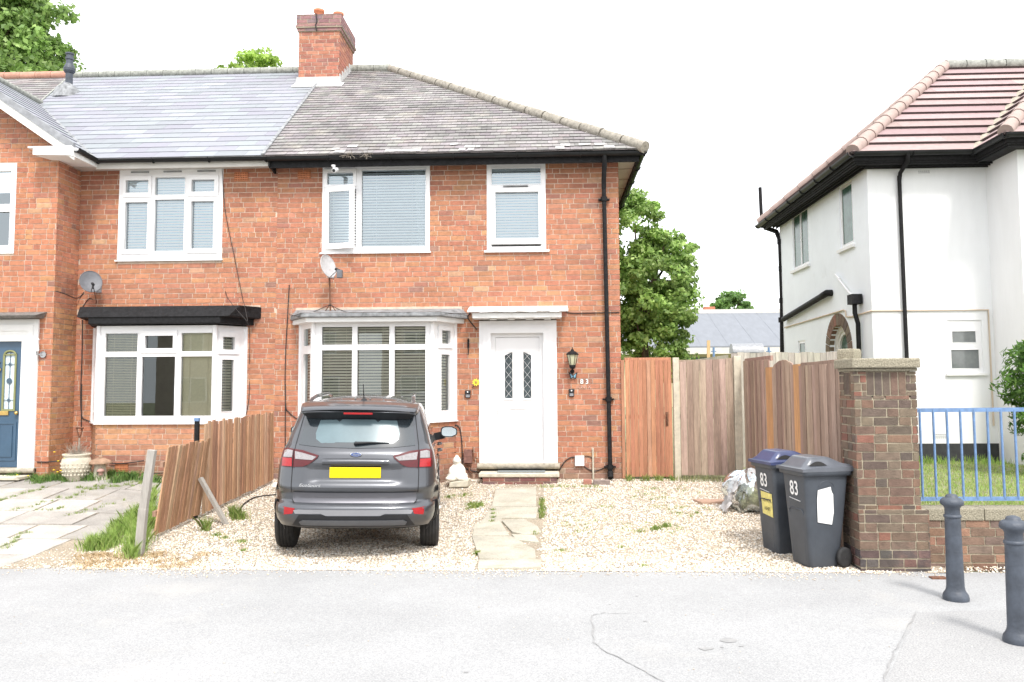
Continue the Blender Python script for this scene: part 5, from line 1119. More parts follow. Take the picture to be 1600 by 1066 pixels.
bm = bmesh.new(); bm.from_mesh(body.data); bmesh.ops.remove_doubles(bm, verts=bm.verts, dist=.0002); bmesh.ops.recalc_face_normals(bm, faces=bm.faces); bm.to_mesh(body.data); bm.free()
# cut wheel arches
cut = MB()
for y in (.74, 3.26):
    for sx in (-1, 1):
        cut.lathe([(.385, -.2), (.385, .2)], carP(sx * .84, y, .36), 40, axis='x', sm=False)
co = cut.build('cutter', mCLAD); 
bm = bmesh.new(); bm.from_mesh(co.data); bmesh.ops.remove_doubles(bm, verts=bm.verts, dist=.0002); bmesh.ops.recalc_face_normals(bm, faces=bm.faces); bm.to_mesh(co.data); bm.free()
co.location = -CORG
mod = body.modifiers.new('bool', 'BOOLEAN'); mod.object = co; mod.operation = 'DIFFERENCE'; mod.solver = 'EXACT'
dg = bpy.context.evaluated_depsgraph_get(); me2 = bpy.data.meshes.new_from_object(body.evaluated_get(dg)); body.modifiers.clear(); body.data = me2
bpy.data.objects.remove(co)
def fill_poly(poly, step):
    """triangulate a 2D polygon with interior points"""
    n = len(poly); V = []; E = []
    for i in range(n):
        a = Vector(poly[i]); b = Vector(poly[(i + 1) % n]); k = max(1, int((b - a).length / step))
        for j in range(k): V.append(a.lerp(b, j / k))
    m = len(V); E = [(i, (i + 1) % m) for i in range(m)]
    x0, x1 = min(v.x for v in V), max(v.x for v in V); y0, y1 = min(v.y for v in V), max(v.y for v in V)
    B = [(v.x, v.y) for v in V]
    def inside(p):
        c = False
        for i in range(m):
            (ax, ay), (bx, by) = B[i], B[(i + 1) % m]
            if (ay > p[1]) != (by > p[1]) and p[0] < (bx - ax) * (p[1] - ay) / (by - ay) + ax: c = not c
        return c
    x = x0 + step / 2
    while x < x1:
        y = y0 + step / 2
        while y < y1:
            if inside((x, y)) and min((Vector((x, y)) - v).length for v in V) > step * .45: V.append(Vector((x, y)))
            y += step
        x += step
    r = geometry.delaunay_2d_cdt(V, E, [list(range(m))], 1, 1e-6)
    return [tuple(v) for v in r[0]], [tuple(f) for f in r[2]]
def rear_patch(name, poly, mat_, off=.003, th=.0, step=.035, par=None, label=None, tilt=0):
    V, Fc = fill_poly(poly, step); mb = MB()
    P = [carP(x, rear_y(x, z) - off, z) for x, z in V]; n = len(P); mb.add(P, Fc, sm=True)
    if th:   # rim down to the body
        B = 0; m = 0
        ring = []
        cnt = {}
        for f in Fc:
            for i in range(len(f)): e = (f[i], f[(i + 1) % len(f)]); cnt[e] = 1
        for (a, b) in list(cnt):
            if (b, a) not in cnt:
                pa, pb = P[a], P[b]; mb.quad(pb, pa, pa + Vector((0, th, 0)), pb + Vector((0, th, 0)))
    o = mb.build(name, mat_, par or CAR, label)
    return o
def side_patch(name, poly, sx, mat_, off=.003, step=.06, par=None, label=None):   # poly (y, z)
    V, Fc = fill_poly(poly, step); mb = MB(); mb.add([carP(sx * (side_w(y, z) + off), y, z) for y, z in V], [f if sx > 0 else f[::-1] for f in Fc], sm=True)
    return mb.build(name, mat_, par or CAR, label)
mir = lambda P: [(-x, z) for x, z in P][::-1]
# bumper: lower third, standing slightly proud of the body
def wrap(name, zs_, off, mat_, y_end, xin=None, label=None):
    mb = MB(); rows = []
    for z in zs_:
        w = tab(z, 1); r = tab(z, 2); pts = [(w * math.sin((k / 60 - .5) * math.pi), None) for k in range(61)]
        row = []
        for y in lin(y_end, r + DD, 5)[:-1]: row.append(carP(-(side_w(y, z) + off), y, z))
        for k in range(61):
            x = w * math.sin((k / 60 - .5) * math.pi); y = rear_y(x, z); t = abs(x) / w
            nx = math.copysign(t ** 3, x); ny = -(1 - t ** 6) ** .5 if t < 1 else 0; l = math.hypot(nx, ny)
            row.append(carP(x + nx / l * off, y + ny / l * off, z))
        for y in lin(r + DD, y_end, 5)[1:]: row.append(carP(side_w(y, z) + off, y, z))
        rows.append(row)
    mb.grid(rows); return mb.build(name, mat_, CAR, label)
bmp = wrap('rear_bumper', [.335, .338] + lin(.35, .562, 12) + [.5621], .018, mCOAT, .37)
dif = rear_patch('diffuser', [(-.62, .342), (.62, .342), (.54, .465), (.30, .465), (.26, .447), (-.26, .447), (-.30, .465), (-.54, .465)], mCLAD, .024, .02)
rear_patch('skid_strip', [(-.50, .30), (.50, .30), (.54, .335), (.30, .338), (-.30, .338), (-.54, .335)], mTRIM, .030, .012, par=dif) if False else None
rear_patch('lower_lip', [(-.52, .355), (.52, .355), (.54, .388), (.50, .41), (-.50, .41), (-.54, .388)], M('satin grey plastic', (.10, .105, .115), .4, var=(9, .9, 1.1)), .036, .02, par=dif)
rear_patch('bumper_strip', [(-.58, .472), (-.32, .478), (-.27, .458), (.27, .458), (.32, .478), (.58, .472), (.60, .505), (.55, .515), (-.55, .515), (-.60, .505)], M('bright satin paint', (.34, .345, .37), .3, metal=.7, coat=.5, var=(9, .97, 1.03)), .028, .018)
for m_ in (0, 1):
    P = [(-.745, .535), (-.585, .525), (-.61, .47), (-.70, .455), (-.74, .465)]; P = mir(P) if m_ else P
    rear_patch('reflector', P, mRED, .023, .01)
    # shoulder crease below the light
# tailgate outlines
seam = M('panel gap', (.012, .012, .013), .8, var=(9, .9, 1.1))
def rear_line(name, pts, w, mat_=seam, off=.0015, par=None):
    mb = MB(); Q = []
    for (a, b) in zip(pts, pts[1:]):
        k = max(1, int(math.hypot(b[0] - a[0], b[1] - a[1]) / .03)); Q += [(a[0] + (b[0] - a[0]) * j / k, a[1] + (b[1] - a[1]) * j / k) for j in range(k)]
    Q.append(pts[-1]); rows = [[], []]
    for i, (x, z) in enumerate(Q):
        a = Q[max(0, i - 1)]; b = Q[min(len(Q) - 1, i + 1)]; t = Vector((b[0] - a[0], b[1] - a[1])).normalized(); n = Vector((-t.y, t.x)) * w / 2
        for r, s_ in ((0, 1), (1, -1)):
            xx, zz = x + n.x * s_, z + n.y * s_; rows[r].append(carP(xx, rear_y(xx, zz) - off, zz))
    mb.grid(rows); return mb.build(name, mat_, par or CAR)
tg = [(-.585, 1.475), (-.61, 1.30), (-.635, 1.145), (-.645, .90), (-.645, .75), (-.635, .60), (-.60, .563), (.60, .563), (.635, .60), (.645, .75), (.645, .90), (.635, 1.145), (.61, 1.30), (.585, 1.475)]
rear_line('tailgate_gap', tg, .008)
rear_patch('tailgate_recess', [(-.62, .572), (.62, .572), (.632, .66), (.628, .672), (-.628, .672), (-.632, .66)], M('shaded car paint', (.12, .12, .135), .35, metal=.7, coat=.6, var=(4, .95, 1.05)), -.012 if False else .002, step=.05)
# rear window: dark frame glass and an opaque field painted with the light seen through
rw_ = [(-.60, 1.142), (-.38, 1.124), (0, 1.114), (.38, 1.124), (.60, 1.142), (.565, 1.40), (.535, 1.475), (-.535, 1.475), (-.565, 1.40)]
gw = rear_patch('rear_window', rw_, mCARG, .006, .006, step=.05)
rear_patch('pane', [(-.36, 1.155), (-.28, 1.15), (-.22, 1.17), (.22, 1.17), (.28, 1.15), (.36, 1.155), (.425, 1.20), (.435, 1.26), (.40, 1.39), (.23, 1.395), (.20, 1.375), (.17, 1.40), (-.17, 1.40), (-.20, 1.375), (-.23, 1.395), (-.40, 1.39), (-.435, 1.26), (-.425, 1.20)], mCARG2, .009, par=gw, step=.05)
mb = MB(); P = lambda x, z, o=.03: carP(x, rear_y(x, z) - o, z)
mb.tube([P(-.02, 1.165, .035), P(.12, 1.172), P(.33, 1.17, .02)], [.016, .010, .004], 8); mb.lathe([(.022, 0), (.022, -.02), (.012, -.03)], P(-.01, 1.16, .005), 14, axis='y'); mb.build('rear_wiper', mCLAD, CAR)
# spoiler with high brake light
mb = MB(); rows = []
for y, zt_, zb_, hw in ((.215, 1.475, 1.455, .595), (.225, 1.487, 1.450, .605), (.33, 1.515, 1.47, .62), (.48, 1.548, 1.50, .63), (.62, 1.556, 1.50, .62)):
    top_ = [carP(hw * math.sin(t * math.pi / 2), y + .10 * abs(t) ** 3, zt_ + .035 * (1 - abs(t) ** 2) - .0) for t in lin(-1, 1, 25)]
    bot_ = [carP(hw * math.sin(t * math.pi / 2), y + .012 + .10 * abs(t) ** 3, zb_ + .03 * (1 - abs(t) ** 2)) for t in lin(1, -1, 25)]
    rows.append(top_ + bot_)
mb.grid(rows, closed=True); mb.add(rows[0][::-1], [tuple(range(50))], sm=False); mb.add(rows[-1], [tuple(range(50))], sm=False)
sp_ = mb.build('spoiler', mCOAT, CAR)
mb = MB(); mb.hexa([carP(-.54, .30, 1.40), carP(.54, .30, 1.40), carP(.56, .48, 1.40), carP(-.56, .48, 1.40), carP(-.55, .29, 1.468), carP(.55, .29, 1.468), carP(.56, .5, 1.50), carP(-.56, .5, 1.50)])
mb = MB(); rows = [[carP(x, .250 + .08 * (abs(x) / .59) ** 3, 1.462 + .03 * (1 - (x / .56) ** 2)) for x in lin(-.585, .585, 24)], [carP(x, rear_y(x, 1.40) - .015, 1.415 + (.0 if abs(x) < .2 else -.012)) for x in lin(-.535, .535, 24)]]
mb.grid(rows); mb.build('spoiler_underside', mCLAD, sp_)
mb = MB(); mb.box(-.15 + CORG.x, .15 + CORG.x, CORG.y + .222, CORG.y + .245, CORG.z + 1.458, CORG.z + 1.478); mb.build('brake_light', mRED, sp_, bevel=.004)
# roof rails, ribs and aerial
for sx in (-1, 1):
    mb = MB(); xr = .545; mb.tube([carP(sx * (xr + .03), .62, 1.53), carP(sx * (xr + .01), .80, 1.60), carP(sx * xr, 1.1, 1.625), carP(sx * (xr - .01), 1.9, 1.63), carP(sx * (xr - .02), 2.15, 1.60), carP(sx * (xr - .02), 2.25, 1.56)], [.012, .02, .022, .022, .018, .01], 10); mb.build('roof_rail', mCLAD if False else mCOAT, CAR)
mb = MB()
for x in (-.38, -.23, -.08, .08, .23, .38): mb.bar(carP(x, .70, 1.612 - abs(x) * .07), carP(x, 1.9, 1.622 - abs(x) * .07), .012, .012)
mb.build('roof_rib', mTRIM, CAR)
mb = MB(); mb.tube([carP(.02, .66, 1.60), carP(.015, .58, 1.77)], [.006, .0035], 8); mb.lathe([(.04, 0), (.03, .018), (.012, .03)], carP(.02, .67, 1.585), 12, sy=1.5); mb.build('aerial', mCLAD, CAR)
# tail lights
for m_ in (0, 1):
    f = (lambda P: mir(P)) if m_ else (lambda P: P)
    tl = rear_patch('tail_light', f([(-.772, 1.09), (-.72, 1.105), (-.55, 1.09), (-.38, 1.045), (-.39, 1.02), (-.47, .955), (-.53, .93), (-.778, .917), (-.786, .95)]), mDRED, .014, .014, step=.03)
    rear_patch('clear_lens', f([(-.63, 1.08), (-.55, 1.068), (-.40, 1.030), (-.44, .998), (-.62, 1.005)]), mCLEAR, .019, par=tl)
    rear_patch('clear_lens', f([(-.755, 1.078), (-.72, 1.092), (-.655, 1.085), (-.655, 1.02), (-.758, 1.015)]), mCLEAR, .0185, par=tl)
    rear_patch('red_lens', f([(-.766, 1.008), (-.655, 1.010), (-.65, .93), (-.764, .927)]), mRED, .019, par=tl)
    rear_line('lens_gap', f([(-.643, 1.10), (-.643, .917)]), .008, par=tl, off=.021)
# plate, handle bar, badge, lettering
mb = MB(); yp = rear_y(0, .86) - .012; mb.box(CORG.x - .26, CORG.x + .26, CORG.y + yp - .008, CORG.y + yp, CORG.z + .818, CORG.z + .928); mb.build('number_plate', mPLATE, CAR, bevel=.004)
mb = MB(); rows = []
for k, (z, o) in enumerate(((.946, .004), (.952, .03), (.972, .038), (.998, .034), (1.012, .004))): rows.append([carP(x, rear_y(x, 1.0) - o * (1 if abs(x) < .3 else .8), z + .004 * (1 - (x / .34) ** 2)) for x in lin(-.335, .335, 30)])
mb.grid(rows); mb.build('tailgate_handle', mCOAT, CAR)
mb = MB(); mb.lathe([(.060, .004), (.058, -.006), (.052, -.008)], carP(0, rear_y(0, 1.055) - .010, 1.055), 28, axis='y', sy=.42); bg = mb.build('badge', mCHROME, CAR)
mb = MB(); mb.lathe([(.051, -.0085), (.050, -.0095)], carP(0, rear_y(0, 1.055) - .010, 1.055), 28, axis='y', sy=.39); mb.build('badge_field', M('badge blue', (.06, .10, .26), .3, var=(9, .9, 1.1)), bg)
y0 = rear_y(0, 1.055); text_mesh('Ford', .034, lambda x, y, d: carP(x, y0 - .0205 - d, 1.055 + y), 'badge_script', mCHROME, bg, shear=.35)
text_mesh('EcoSport', .044, lambda x, y, d: carP(-.455 + x * 1.32, rear_y(-.455 + x * 1.32, .745) - .003 - d, .745 + y * .9), 'model_lettering', mCHROME, CAR, shear=.25, bold=.0012)
# side windows and trims
for sx in (-1, 1):
    side_patch('quarter_window', [(.78, 1.17), (1.18, 1.15), (1.16, 1.40), (.98, 1.42), (.86, 1.36)], sx, mCARG, .004)
    side_patch('rear_door_window', [(1.22, 1.145), (2.0, 1.13), (1.97, 1.45), (1.24, 1.43)], sx, mCARG, .004)
    side_patch('front_door_window', [(2.06, 1.13), (2.80, 1.13), (2.55, 1.29), (2.22, 1.43), (2.04, 1.45)], sx, mCARG, .004)
    side_patch('sill_cladding', [(1.16, .24), (2.84, .24), (2.84, .33), (1.16, .33)], sx, mCLAD, .012)
    mb = MB()
    for y in (.74, 3.26):
        for ra, rb in ((.385, .425),):
            rows = [[], [], []]
            for k in range(29):
                a = -.25 + (math.pi + .5) * k / 28
                for r, (rr, o) in enumerate(((ra, .004), (ra + .003, .012), (rb, .008))):
                    yy, zz = y + rr * math.cos(a), .36 + rr * math.sin(a); zz = max(zz, .24); rows[r].append(carP(sx * (side_w(yy, min(zz, 1.0)) + o), yy, zz))
            mb.grid(rows)
    mb.build('arch_cladding', mCLAD, CAR)
    mb = MB(); mb.tube([carP(sx * .84, 1.35, .98), carP(sx * .885, 1.40, .985), carP(sx * .885, 1.55, .985), carP(sx * .84, 1.60, .98)], .012, 8); mb.tube([carP(sx * .84, 2.2, .98), carP(sx * .885, 2.25, .985), carP(sx * .885, 2.40, .985), carP(sx * .84, 2.45, .98)], .012, 8); mb.build('door_handle', mCOAT, CAR)
    # door mirror
    mb = MB(); mx, my, mz = sx * .985, 2.62, 1.115
    prof_ = [(0, .02), (.35, .55), (.7, .85), (1, 1)]
    rows = []
    for t, k in ((.16, .25), (.14, .7), (.09, .93), (.03, 1.0), (0, 1.0)):
        rows.append([carP(mx + (math.copysign(abs(math.cos(a)) ** .6, math.cos(a)) * .112) * k, my + t, mz + math.copysign(abs(math.sin(a)) ** .6, math.sin(a)) * .072 * k * (1 if math.cos(a) * sx < .3 else .85)) for a in [2 * math.pi * i / 28 for i in range(28)]])
    mb.grid(rows, closed=True); mb.add(rows[0], [tuple(range(28))]); mb.add(rows[-1], [tuple(range(28))], sm=False)
    mb.bar(carP(sx * .80, 2.72, 1.04), carP(sx * .92, 2.68, 1.07), .06, .10); mo = mb.build('door_mirror', mCLAD, CAR)
    mb = MB(); r2 = [Vector((carP(mx, my, mz).x + (p.x - carP(mx, my, mz).x) * .86, p.y - .003, carP(mx, my, mz).z + (p.z - carP(mx, my, mz).z) * .84)) for p in rows[-1]]; mb.add(r2, [tuple(range(28))]); mb.build('mirror_glass', M('mirror glass', (.62, .70, .74), .06, metal=.9, var=(2, .8, 1.1)), mo)
# wheels
def wheel(x, y, z, sx):
    mb = MB(); w = .205; c = carP(x, y, z); prof = [(.205, -w / 2 + .01), (.27, -w / 2), (.318, -w / 2 + .012), (.335, -w / 2 + .035)]
    u = -w / 2 + .035
    for k in range(4):
        prof += [(.337, u + .004), (.338, u + .024), (.329, u + .026), (.329, u + .031), (.338, u + .033)]; u += .033
    prof += [(.335, w / 2 - .035), (.318, w / 2 - .012), (.27, w / 2), (.205, w / 2 - .01)]
    mb.lathe(prof, c, 56, axis='x'); t = mb.build('wheel', mRUB, CAR)
    mb = MB(); mb.lathe([(.206, -.07 * sx), (.206, .085 * sx), (.195, .09 * sx), (.185, .07 * sx), (.06, .06 * sx), (.03, .08 * sx)], c, 32, axis='x')
    for k in range(5):
        a = k * 2 * math.pi / 5; mb.bar(c + Vector((.085 * sx, math.cos(a) * .04, math.sin(a) * .04)), c + Vector((.09 * sx, math.cos(a) * .19, math.sin(a) * .19)), .03, .035, up=(1, 0, 0))
    mb.build('rim', mTRIM, t)
for x in (-.765, .765):
    for y in (.74, 3.26): wheel(x, y, .335, 1 if x > 0 else -1)
mb = MB(); mb.box(CORG.x - .66, CORG.x + .66, CORG.y + .15, CORG.y + 3.8, CORG.z + .34, CORG.z + .40); mb.box(CORG.x - .6, CORG.x + .6, CORG.y + .70, CORG.y + .78, CORG.z + .28, CORG.z + .40); mb.build('underbody', mDARK, CAR)
# front end (seen only from the side)
mb = MB()
for sx in (-1, 1): mb.lathe([(.10, 0), (.09, .04), (.02, .06)], carP(sx * .62, 3.86, .78), 16, axis='y', sy=.7)
mb.build('headlight', mCLEAR, CAR)
side_patch('fuel_flap', [(.60, .90), (.76, .90), (.76, 1.02), (.60, 1.02)], -1, mCOAT, .004)
V, Fc = fill_poly([(-.60, 1.16), (.60, 1.16), (.52, 1.46), (-.52, 1.46)], .08); mb = MB(); mb.add([carP(x, tab(z, 3) - .02 - .30 * (abs(x) / .75) ** 2.4, z) for x, z in V], Fc, sm=True); mb.build('windscreen', mCARG, CAR)
CAR.rotation_euler = (R_(.9), R_(1.1), R_(7.7))
# ================================================================== WHEELIE BINS
def wheelie(root, lid_mat):
    o0 = ORG[root.name]; loc = lambda x, y, z: Vector((x, y, z)) + o0      # local: x = width .58, y = depth .72 (front -y), z up
    mb = MB(); rows = []
    def ring(z, w0, d0, d1, r=.05, dent=0):
        P = []; cs_ = [(w0 - r, d0 + r, -math.pi / 2), (w0 - r, d1 - r, 0), (-w0 + r, d1 - r, math.pi / 2), (-w0 + r, d0 + r, math.pi)]
        for cx, cy, a0 in cs_:
            for k in range(6): a = a0 + k * math.pi / 10; P.append((cx + r * math.cos(a), cy + r * math.sin(a)))
        out = []
        for i in range(len(P)):
            a = P[i]; b = P[(i + 1) % len(P)]; n = 5 if math.hypot(b[0] - a[0], b[1] - a[1]) > .1 else 1
            for j in range(n): out.append((a[0] + (b[0] - a[0]) * j / n, a[1] + (b[1] - a[1]) * j / n))
        return [loc(x, y, z) for x, y in out]
    Z = [(0.0, .195, -.21, .17), (.03, .205, -.225, .19), (.45, .232, -.255, .255), (.90, .262, -.29, .31), (.93, .268, -.295, .32)]
    for z, w, a, b in Z: rows.append(ring(z, w, a, b))
    mb.grid(rows, closed=True, sm=True); mb.add(rows[0][::-1], [tuple(range(len(rows[0])))], sm=False)
    body_ = mb.build('body', mBIN, root)
    mb = MB(); rr = [ring(z, w, a, b, .055) for z, w, a, b in ((.90, .272, -.30, .325), (.905, .298, -.325, .35), (.965, .302, -.33, .355), (.97, .29, -.32, .345))]; mb.grid(rr, closed=True); mb.build('rim', mBIN, body_)
    mb = MB()   # moulded ribs down the sides and the front
    for sx in (-1, 1):
        for y0, y1 in ((-.10, -.085), (.085, .10)):
            mb.hexa([loc(sx * (.196 + .004), y0 * .8, .04), loc(sx * (.196 + .004), y1 * .8, .04), loc(sx * .19, y1 * .8, .04), loc(sx * .19, y0 * .8, .04), loc(sx * .256, y0, .80), loc(sx * .256, y1, .80), loc(sx * .24, y1, .80), loc(sx * .24, y0, .80)])
        mb.tube([loc(sx * .256, -.10 + .1, .80) + Vector((0, math.cos(a) * .1, math.sin(a) * .05)) for a in lin(0, math.pi, 9)], .006, 6)
    mb.tube([loc(-.15, -.252, .50), loc(-.15, -.266, .54), loc(-.13, -.268, .56), loc(.13, -.268, .56), loc(.15, -.266, .54), loc(.15, -.252, .50), loc(.13, -.225, .06)], .006, 6)
    mb.tube([loc(-.15, -.252, .50), loc(-.13, -.225, .06)], .006, 6); mb.build('moulded_rib', mBIN, body_)
    # lid: flat tray with a raised arched hump and grip hollow
    mb = MB(); W_, D0, D1 = .305, -.345, .36; rows = []
    NX, NY = 26, 30
    def lid_z(x, y):
        t = (y - D0) / (D1 - D0); zb = .975 + .02 * t + .0
        ex = sst(W_ - abs(x), 0, .03); 
        hump = sst(.262 - abs(x), 0, .07) * sst(t, .04, .26) * (1 - sst(t, .50, .97)) * .085
        flat = sst(.265 - abs(x), 0, .03) * sst(t, .03, .08) * (1 - sst(t, .93, .98)) * .018
        return zb + hump + flat
    rows = [[loc(x, y, lid_z(x, y)) for x in lin(-W_, W_, NX)] for y in lin(D0, D1, NY)]
    mb.grid(rows)
    per = rows[0] + [r[-1] for r in rows[1:]] + rows[-1][::-1][1:] + [r[0] for r in rows[::-1][1:-1]]
    low = [Vector((p.x, p.y, o0.z + .945)) for p in per]; mb.grid([low, per], closed=True, sm=False)
    lid = mb.build('lid', lid_mat, root)
    mb = MB(); mb.tube([loc(-.12, .10, 1.075 - .03), loc(-.10, .05, 1.07), loc(.10, .05, 1.07), loc(.12, .10, 1.055)], .008, 6)
    for sx in (-1, 1):
        gp = [loc(sx * .308, -.22 + .30 * t, 1.0 + .05 * math.sin(math.pi * t) ** .8 - .01) for t in lin(0, 1, 11)]
    mb = MB(); mb.grid([[loc(sx_ * .22, -.24 + .28 * t, .998 + .002) for t in lin(0, 1, 9)] for sx_ in (-.2, .2)]); 
    # hollow grip in the hump, on the side faces
    mb = MB()
    for sx in (-1, 1):
        pts = [loc(sx * .258, -.24 + .26 * t, 1.003 + .043 * math.sin(math.pi * t)) for t in lin(0, 1, 11)]
        mb = MB(); mb.add(pts, [tuple(range(11))]); mb.build('grip_hollow', mDARK, lid)
    mb = MB()   # hinge handle at the back
    mb.tube([loc(-.27, .40, .955), loc(.27, .40, .955)], .016, 10)
    for x in (-.25, -.09, .09, .25): mb.bar(loc(x, .33, .95), loc(x, .405, .955), .03, .035)
    for x in (-.17, .17): mb.tube([loc(x - .05, .385, .985), loc(x + .05, .385, .985)], .02, 8)
    mb.build('handle', mBIN, root)
    for sx in (-1, 1):
        mb = MB(); c = loc(sx * .255, .215, .10); mb.lathe([(.06, -.028), (.088, -.03), (.10, -.018), (.10, .018), (.088, .03), (.06, .028)], c, 32, axis='x'); wh = mb.build('wheel', mRUB, root)
        mb = MB(); mb.lathe([(.06, sx * .020), (.052, sx * .006), (.02, sx * .01), (.018, sx * .026), (.004, sx * .028)], c, 20, axis='x')
        for k in range(6):
            a = k * math.pi / 3; mb.bar(c + Vector((sx * .012, math.cos(a) * .015, math.sin(a) * .015)), c + Vector((sx * .012, math.cos(a) * .058, math.sin(a) * .058)), .012, .012, up=(1, 0, 0))
        mb.build('hub', mBIN, wh)
    mb = MB(); mb.tube([loc(-.25, .215, .10), loc(.25, .215, .10)], .012, 8); mb.build('axle', mGREYM, root)
    # painted number on the front
    fy = lambda z: -.225 - (.295 - .225) * (z - .03) / .9 - .002
    text_mesh('83', .20, lambda x, y, d: loc(x * .95, fy(.76 + y) - d, .76 + y), 'house_number', mWHITE, root, bold=.003)
    mb = MB(); mb.bar(loc(-.12, fy(.655) - .002, .665), loc(.12, fy(.65) - .002, .645), .012, .003); mb.build('underline', mWHITE, root)
    return loc, fy
B1 = thing('wheelie_bin', (0, 0, 0), 'dark grey wheelie bin with grey lid, numbered 83, against the brick pillar', 'wheelie bin', 'wheelie bins beside the brick pillar')
loc, fy = wheelie(B1, mBINL)
mb = MB(); pts = [(-.105, .53), (.09, .50), (.115, .62), (.105, .80), (.085, .825), (.07, .875), (-.105, .845), (-.115, .74)]
mb.add([Vector((.199 + .062 * z / .87 + .006, -.02 + a, z - .08)) for a, z in pts], [tuple(range(8))]); mb.build('white_sticker', mWHITE, B1)
B2 = thing('wheelie_bin', (0, 0, 0), 'dark grey wheelie bin with blue lid standing behind the other bin', 'wheelie bin', 'wheelie bins beside the brick pillar')
loc, fy = wheelie(B2, mBINB)
mb = MB(); mb.add([loc(-.10, fy(.37) - .002, .40), loc(.17, fy(.37) - .002, .38), loc(.18, fy(.62) - .002, .63), loc(-.11, fy(.62) - .002, .64)], [(0, 1, 2, 3)]); ys_ = mb.build('yellow_sticker', mYSTICK, B2)
for i, t in enumerate(('NO HOT', 'ASHES')): text_mesh(t, .055, lambda x, y, d, i=i: loc(.04 + x, fy(.55 - i * .09 + y) - .004 - d, .55 - i * .09 + y), 'sticker_print', mCLAD, ys_)
# front of each bin faces left-front: rotate so local -y points to picture left
def place(o, x, y, rz, z=None, rx=0, ry=0): o.location = (x, y, g(x, y) if z is None else z); o.rotation_euler = (rx, ry, rz)
place(B1, 2.600, 8.36, R_(-75), .055); place(B2, 2.46, 8.95, R_(-76), .065); B1.scale = B2.scale = (.80, .78, .97)
# ================================================================== RUBBISH BAG
def blob(name, mat_, c, r, n1=20, n2=28, amp=.12, par=None, seed=1, fl=.15):
    rnd = np.random.default_rng(seed); ph = rnd.uniform(0, 6, 12); rows = []
    for i in range(n1):
        th = math.pi * (i + .5) / n1; row = []
        for k in range(n2):
            a = 2 * math.pi * k / n2
            w = 1 + amp * (math.sin(2 * a + ph[0] + 2 * th) * .5 + math.sin(5 * a + ph[1] - 3 * th) * .35 + math.sin(9 * a + ph[2] + 4 * th) * .25 + math.sin(14 * a + 7 * th + ph[3]) * .15)
            z = max(-r[2] * (1 - fl), r[2] * math.cos(th) * w); row.append((c[0] + r[0] * math.sin(th) * math.cos(a) * w, c[1] + r[1] * math.sin(th) * math.sin(a) * w, c[2] + z))
        rows.append(row)
    mb = MB(); mb.grid(rows, closed=True); mb.add(rows[0], [tuple(range(n2))]); mb.add(rows[-1], [tuple(range(n2))]); return mb.build(name, mat_, par)
bc = ground(1172, 800); BG = thing('rubbish_bag', (bc.x + .0, bc.y, g(bc.x, bc.y)), 'clear plastic sack of garden waste slumped behind the bins', 'bag')
zc0 = g(bc.x, bc.y)
blob('garden_waste', mWASTE, (bc.x + .09, bc.y + .1, zc0 + .17), (.24, .24, .20), amp=.14, par=BG, seed=2)
RNG = np.random.default_rng(44); nn = 1500; d = RNG.normal(size=(nn, 3)); d /= np.linalg.norm(d, axis=1)[:, None]; d[:, 2] = np.abs(d[:, 2]) - .3
scatter_leaves('wilted_leaves', mDRY, BG, np.array([bc.x + .09, bc.y + .1, zc0 + .2]) + d * np.array([.23, .23, .22]), d, .05, np.array([(.25, .27, .13), (.4, .36, .25), (.12, .12, .06)])[RNG.integers(0, 3, nn)], .5)
blob('plastic_sack', mPLASTIC, (bc.x + .02, bc.y + .1, zc0 + .23), (.34, .29, .26), amp=.2, n1=30, n2=44, par=BG, seed=3)
mb = MB(); rows = []; rnd = random.Random(4)
for i in range(12):
    t = i / 11; rows.append([(bc.x - .18 - .16 * t + .035 * math.sin(k * 1.9 + i), bc.y - .1 + k * .03 - .08 * t, zc0 + .36 * (1 - t) ** 1.1 + .03 + .015 * math.sin(k * 2.2 + i * 1.7)) for k in range(11)])
mPL2 = M('milky plastic', (.80, .79, .80), .3, var=(12, .85, 1.05), transl=.4); mb.grid(rows); mb.build('sack_neck', mPL2, BG)
mb = MB(); rows = []
for i in range(9):
    t = i / 8; rows.append([(bc.x - .20 + .42 * t + .02 * math.sin(k * 2), bc.y - .02 + k * .035 * (1 - .3 * t) + .02 * math.sin(i * 2), zc0 + .40 + .14 * math.sin(t * 2.6) - abs(k - 5) * .024 + .012 * math.sin(k * 2 + i * 2)) for k in range(11)])
mb.grid(rows); mb.build('sack_fold', mPL2, BG)
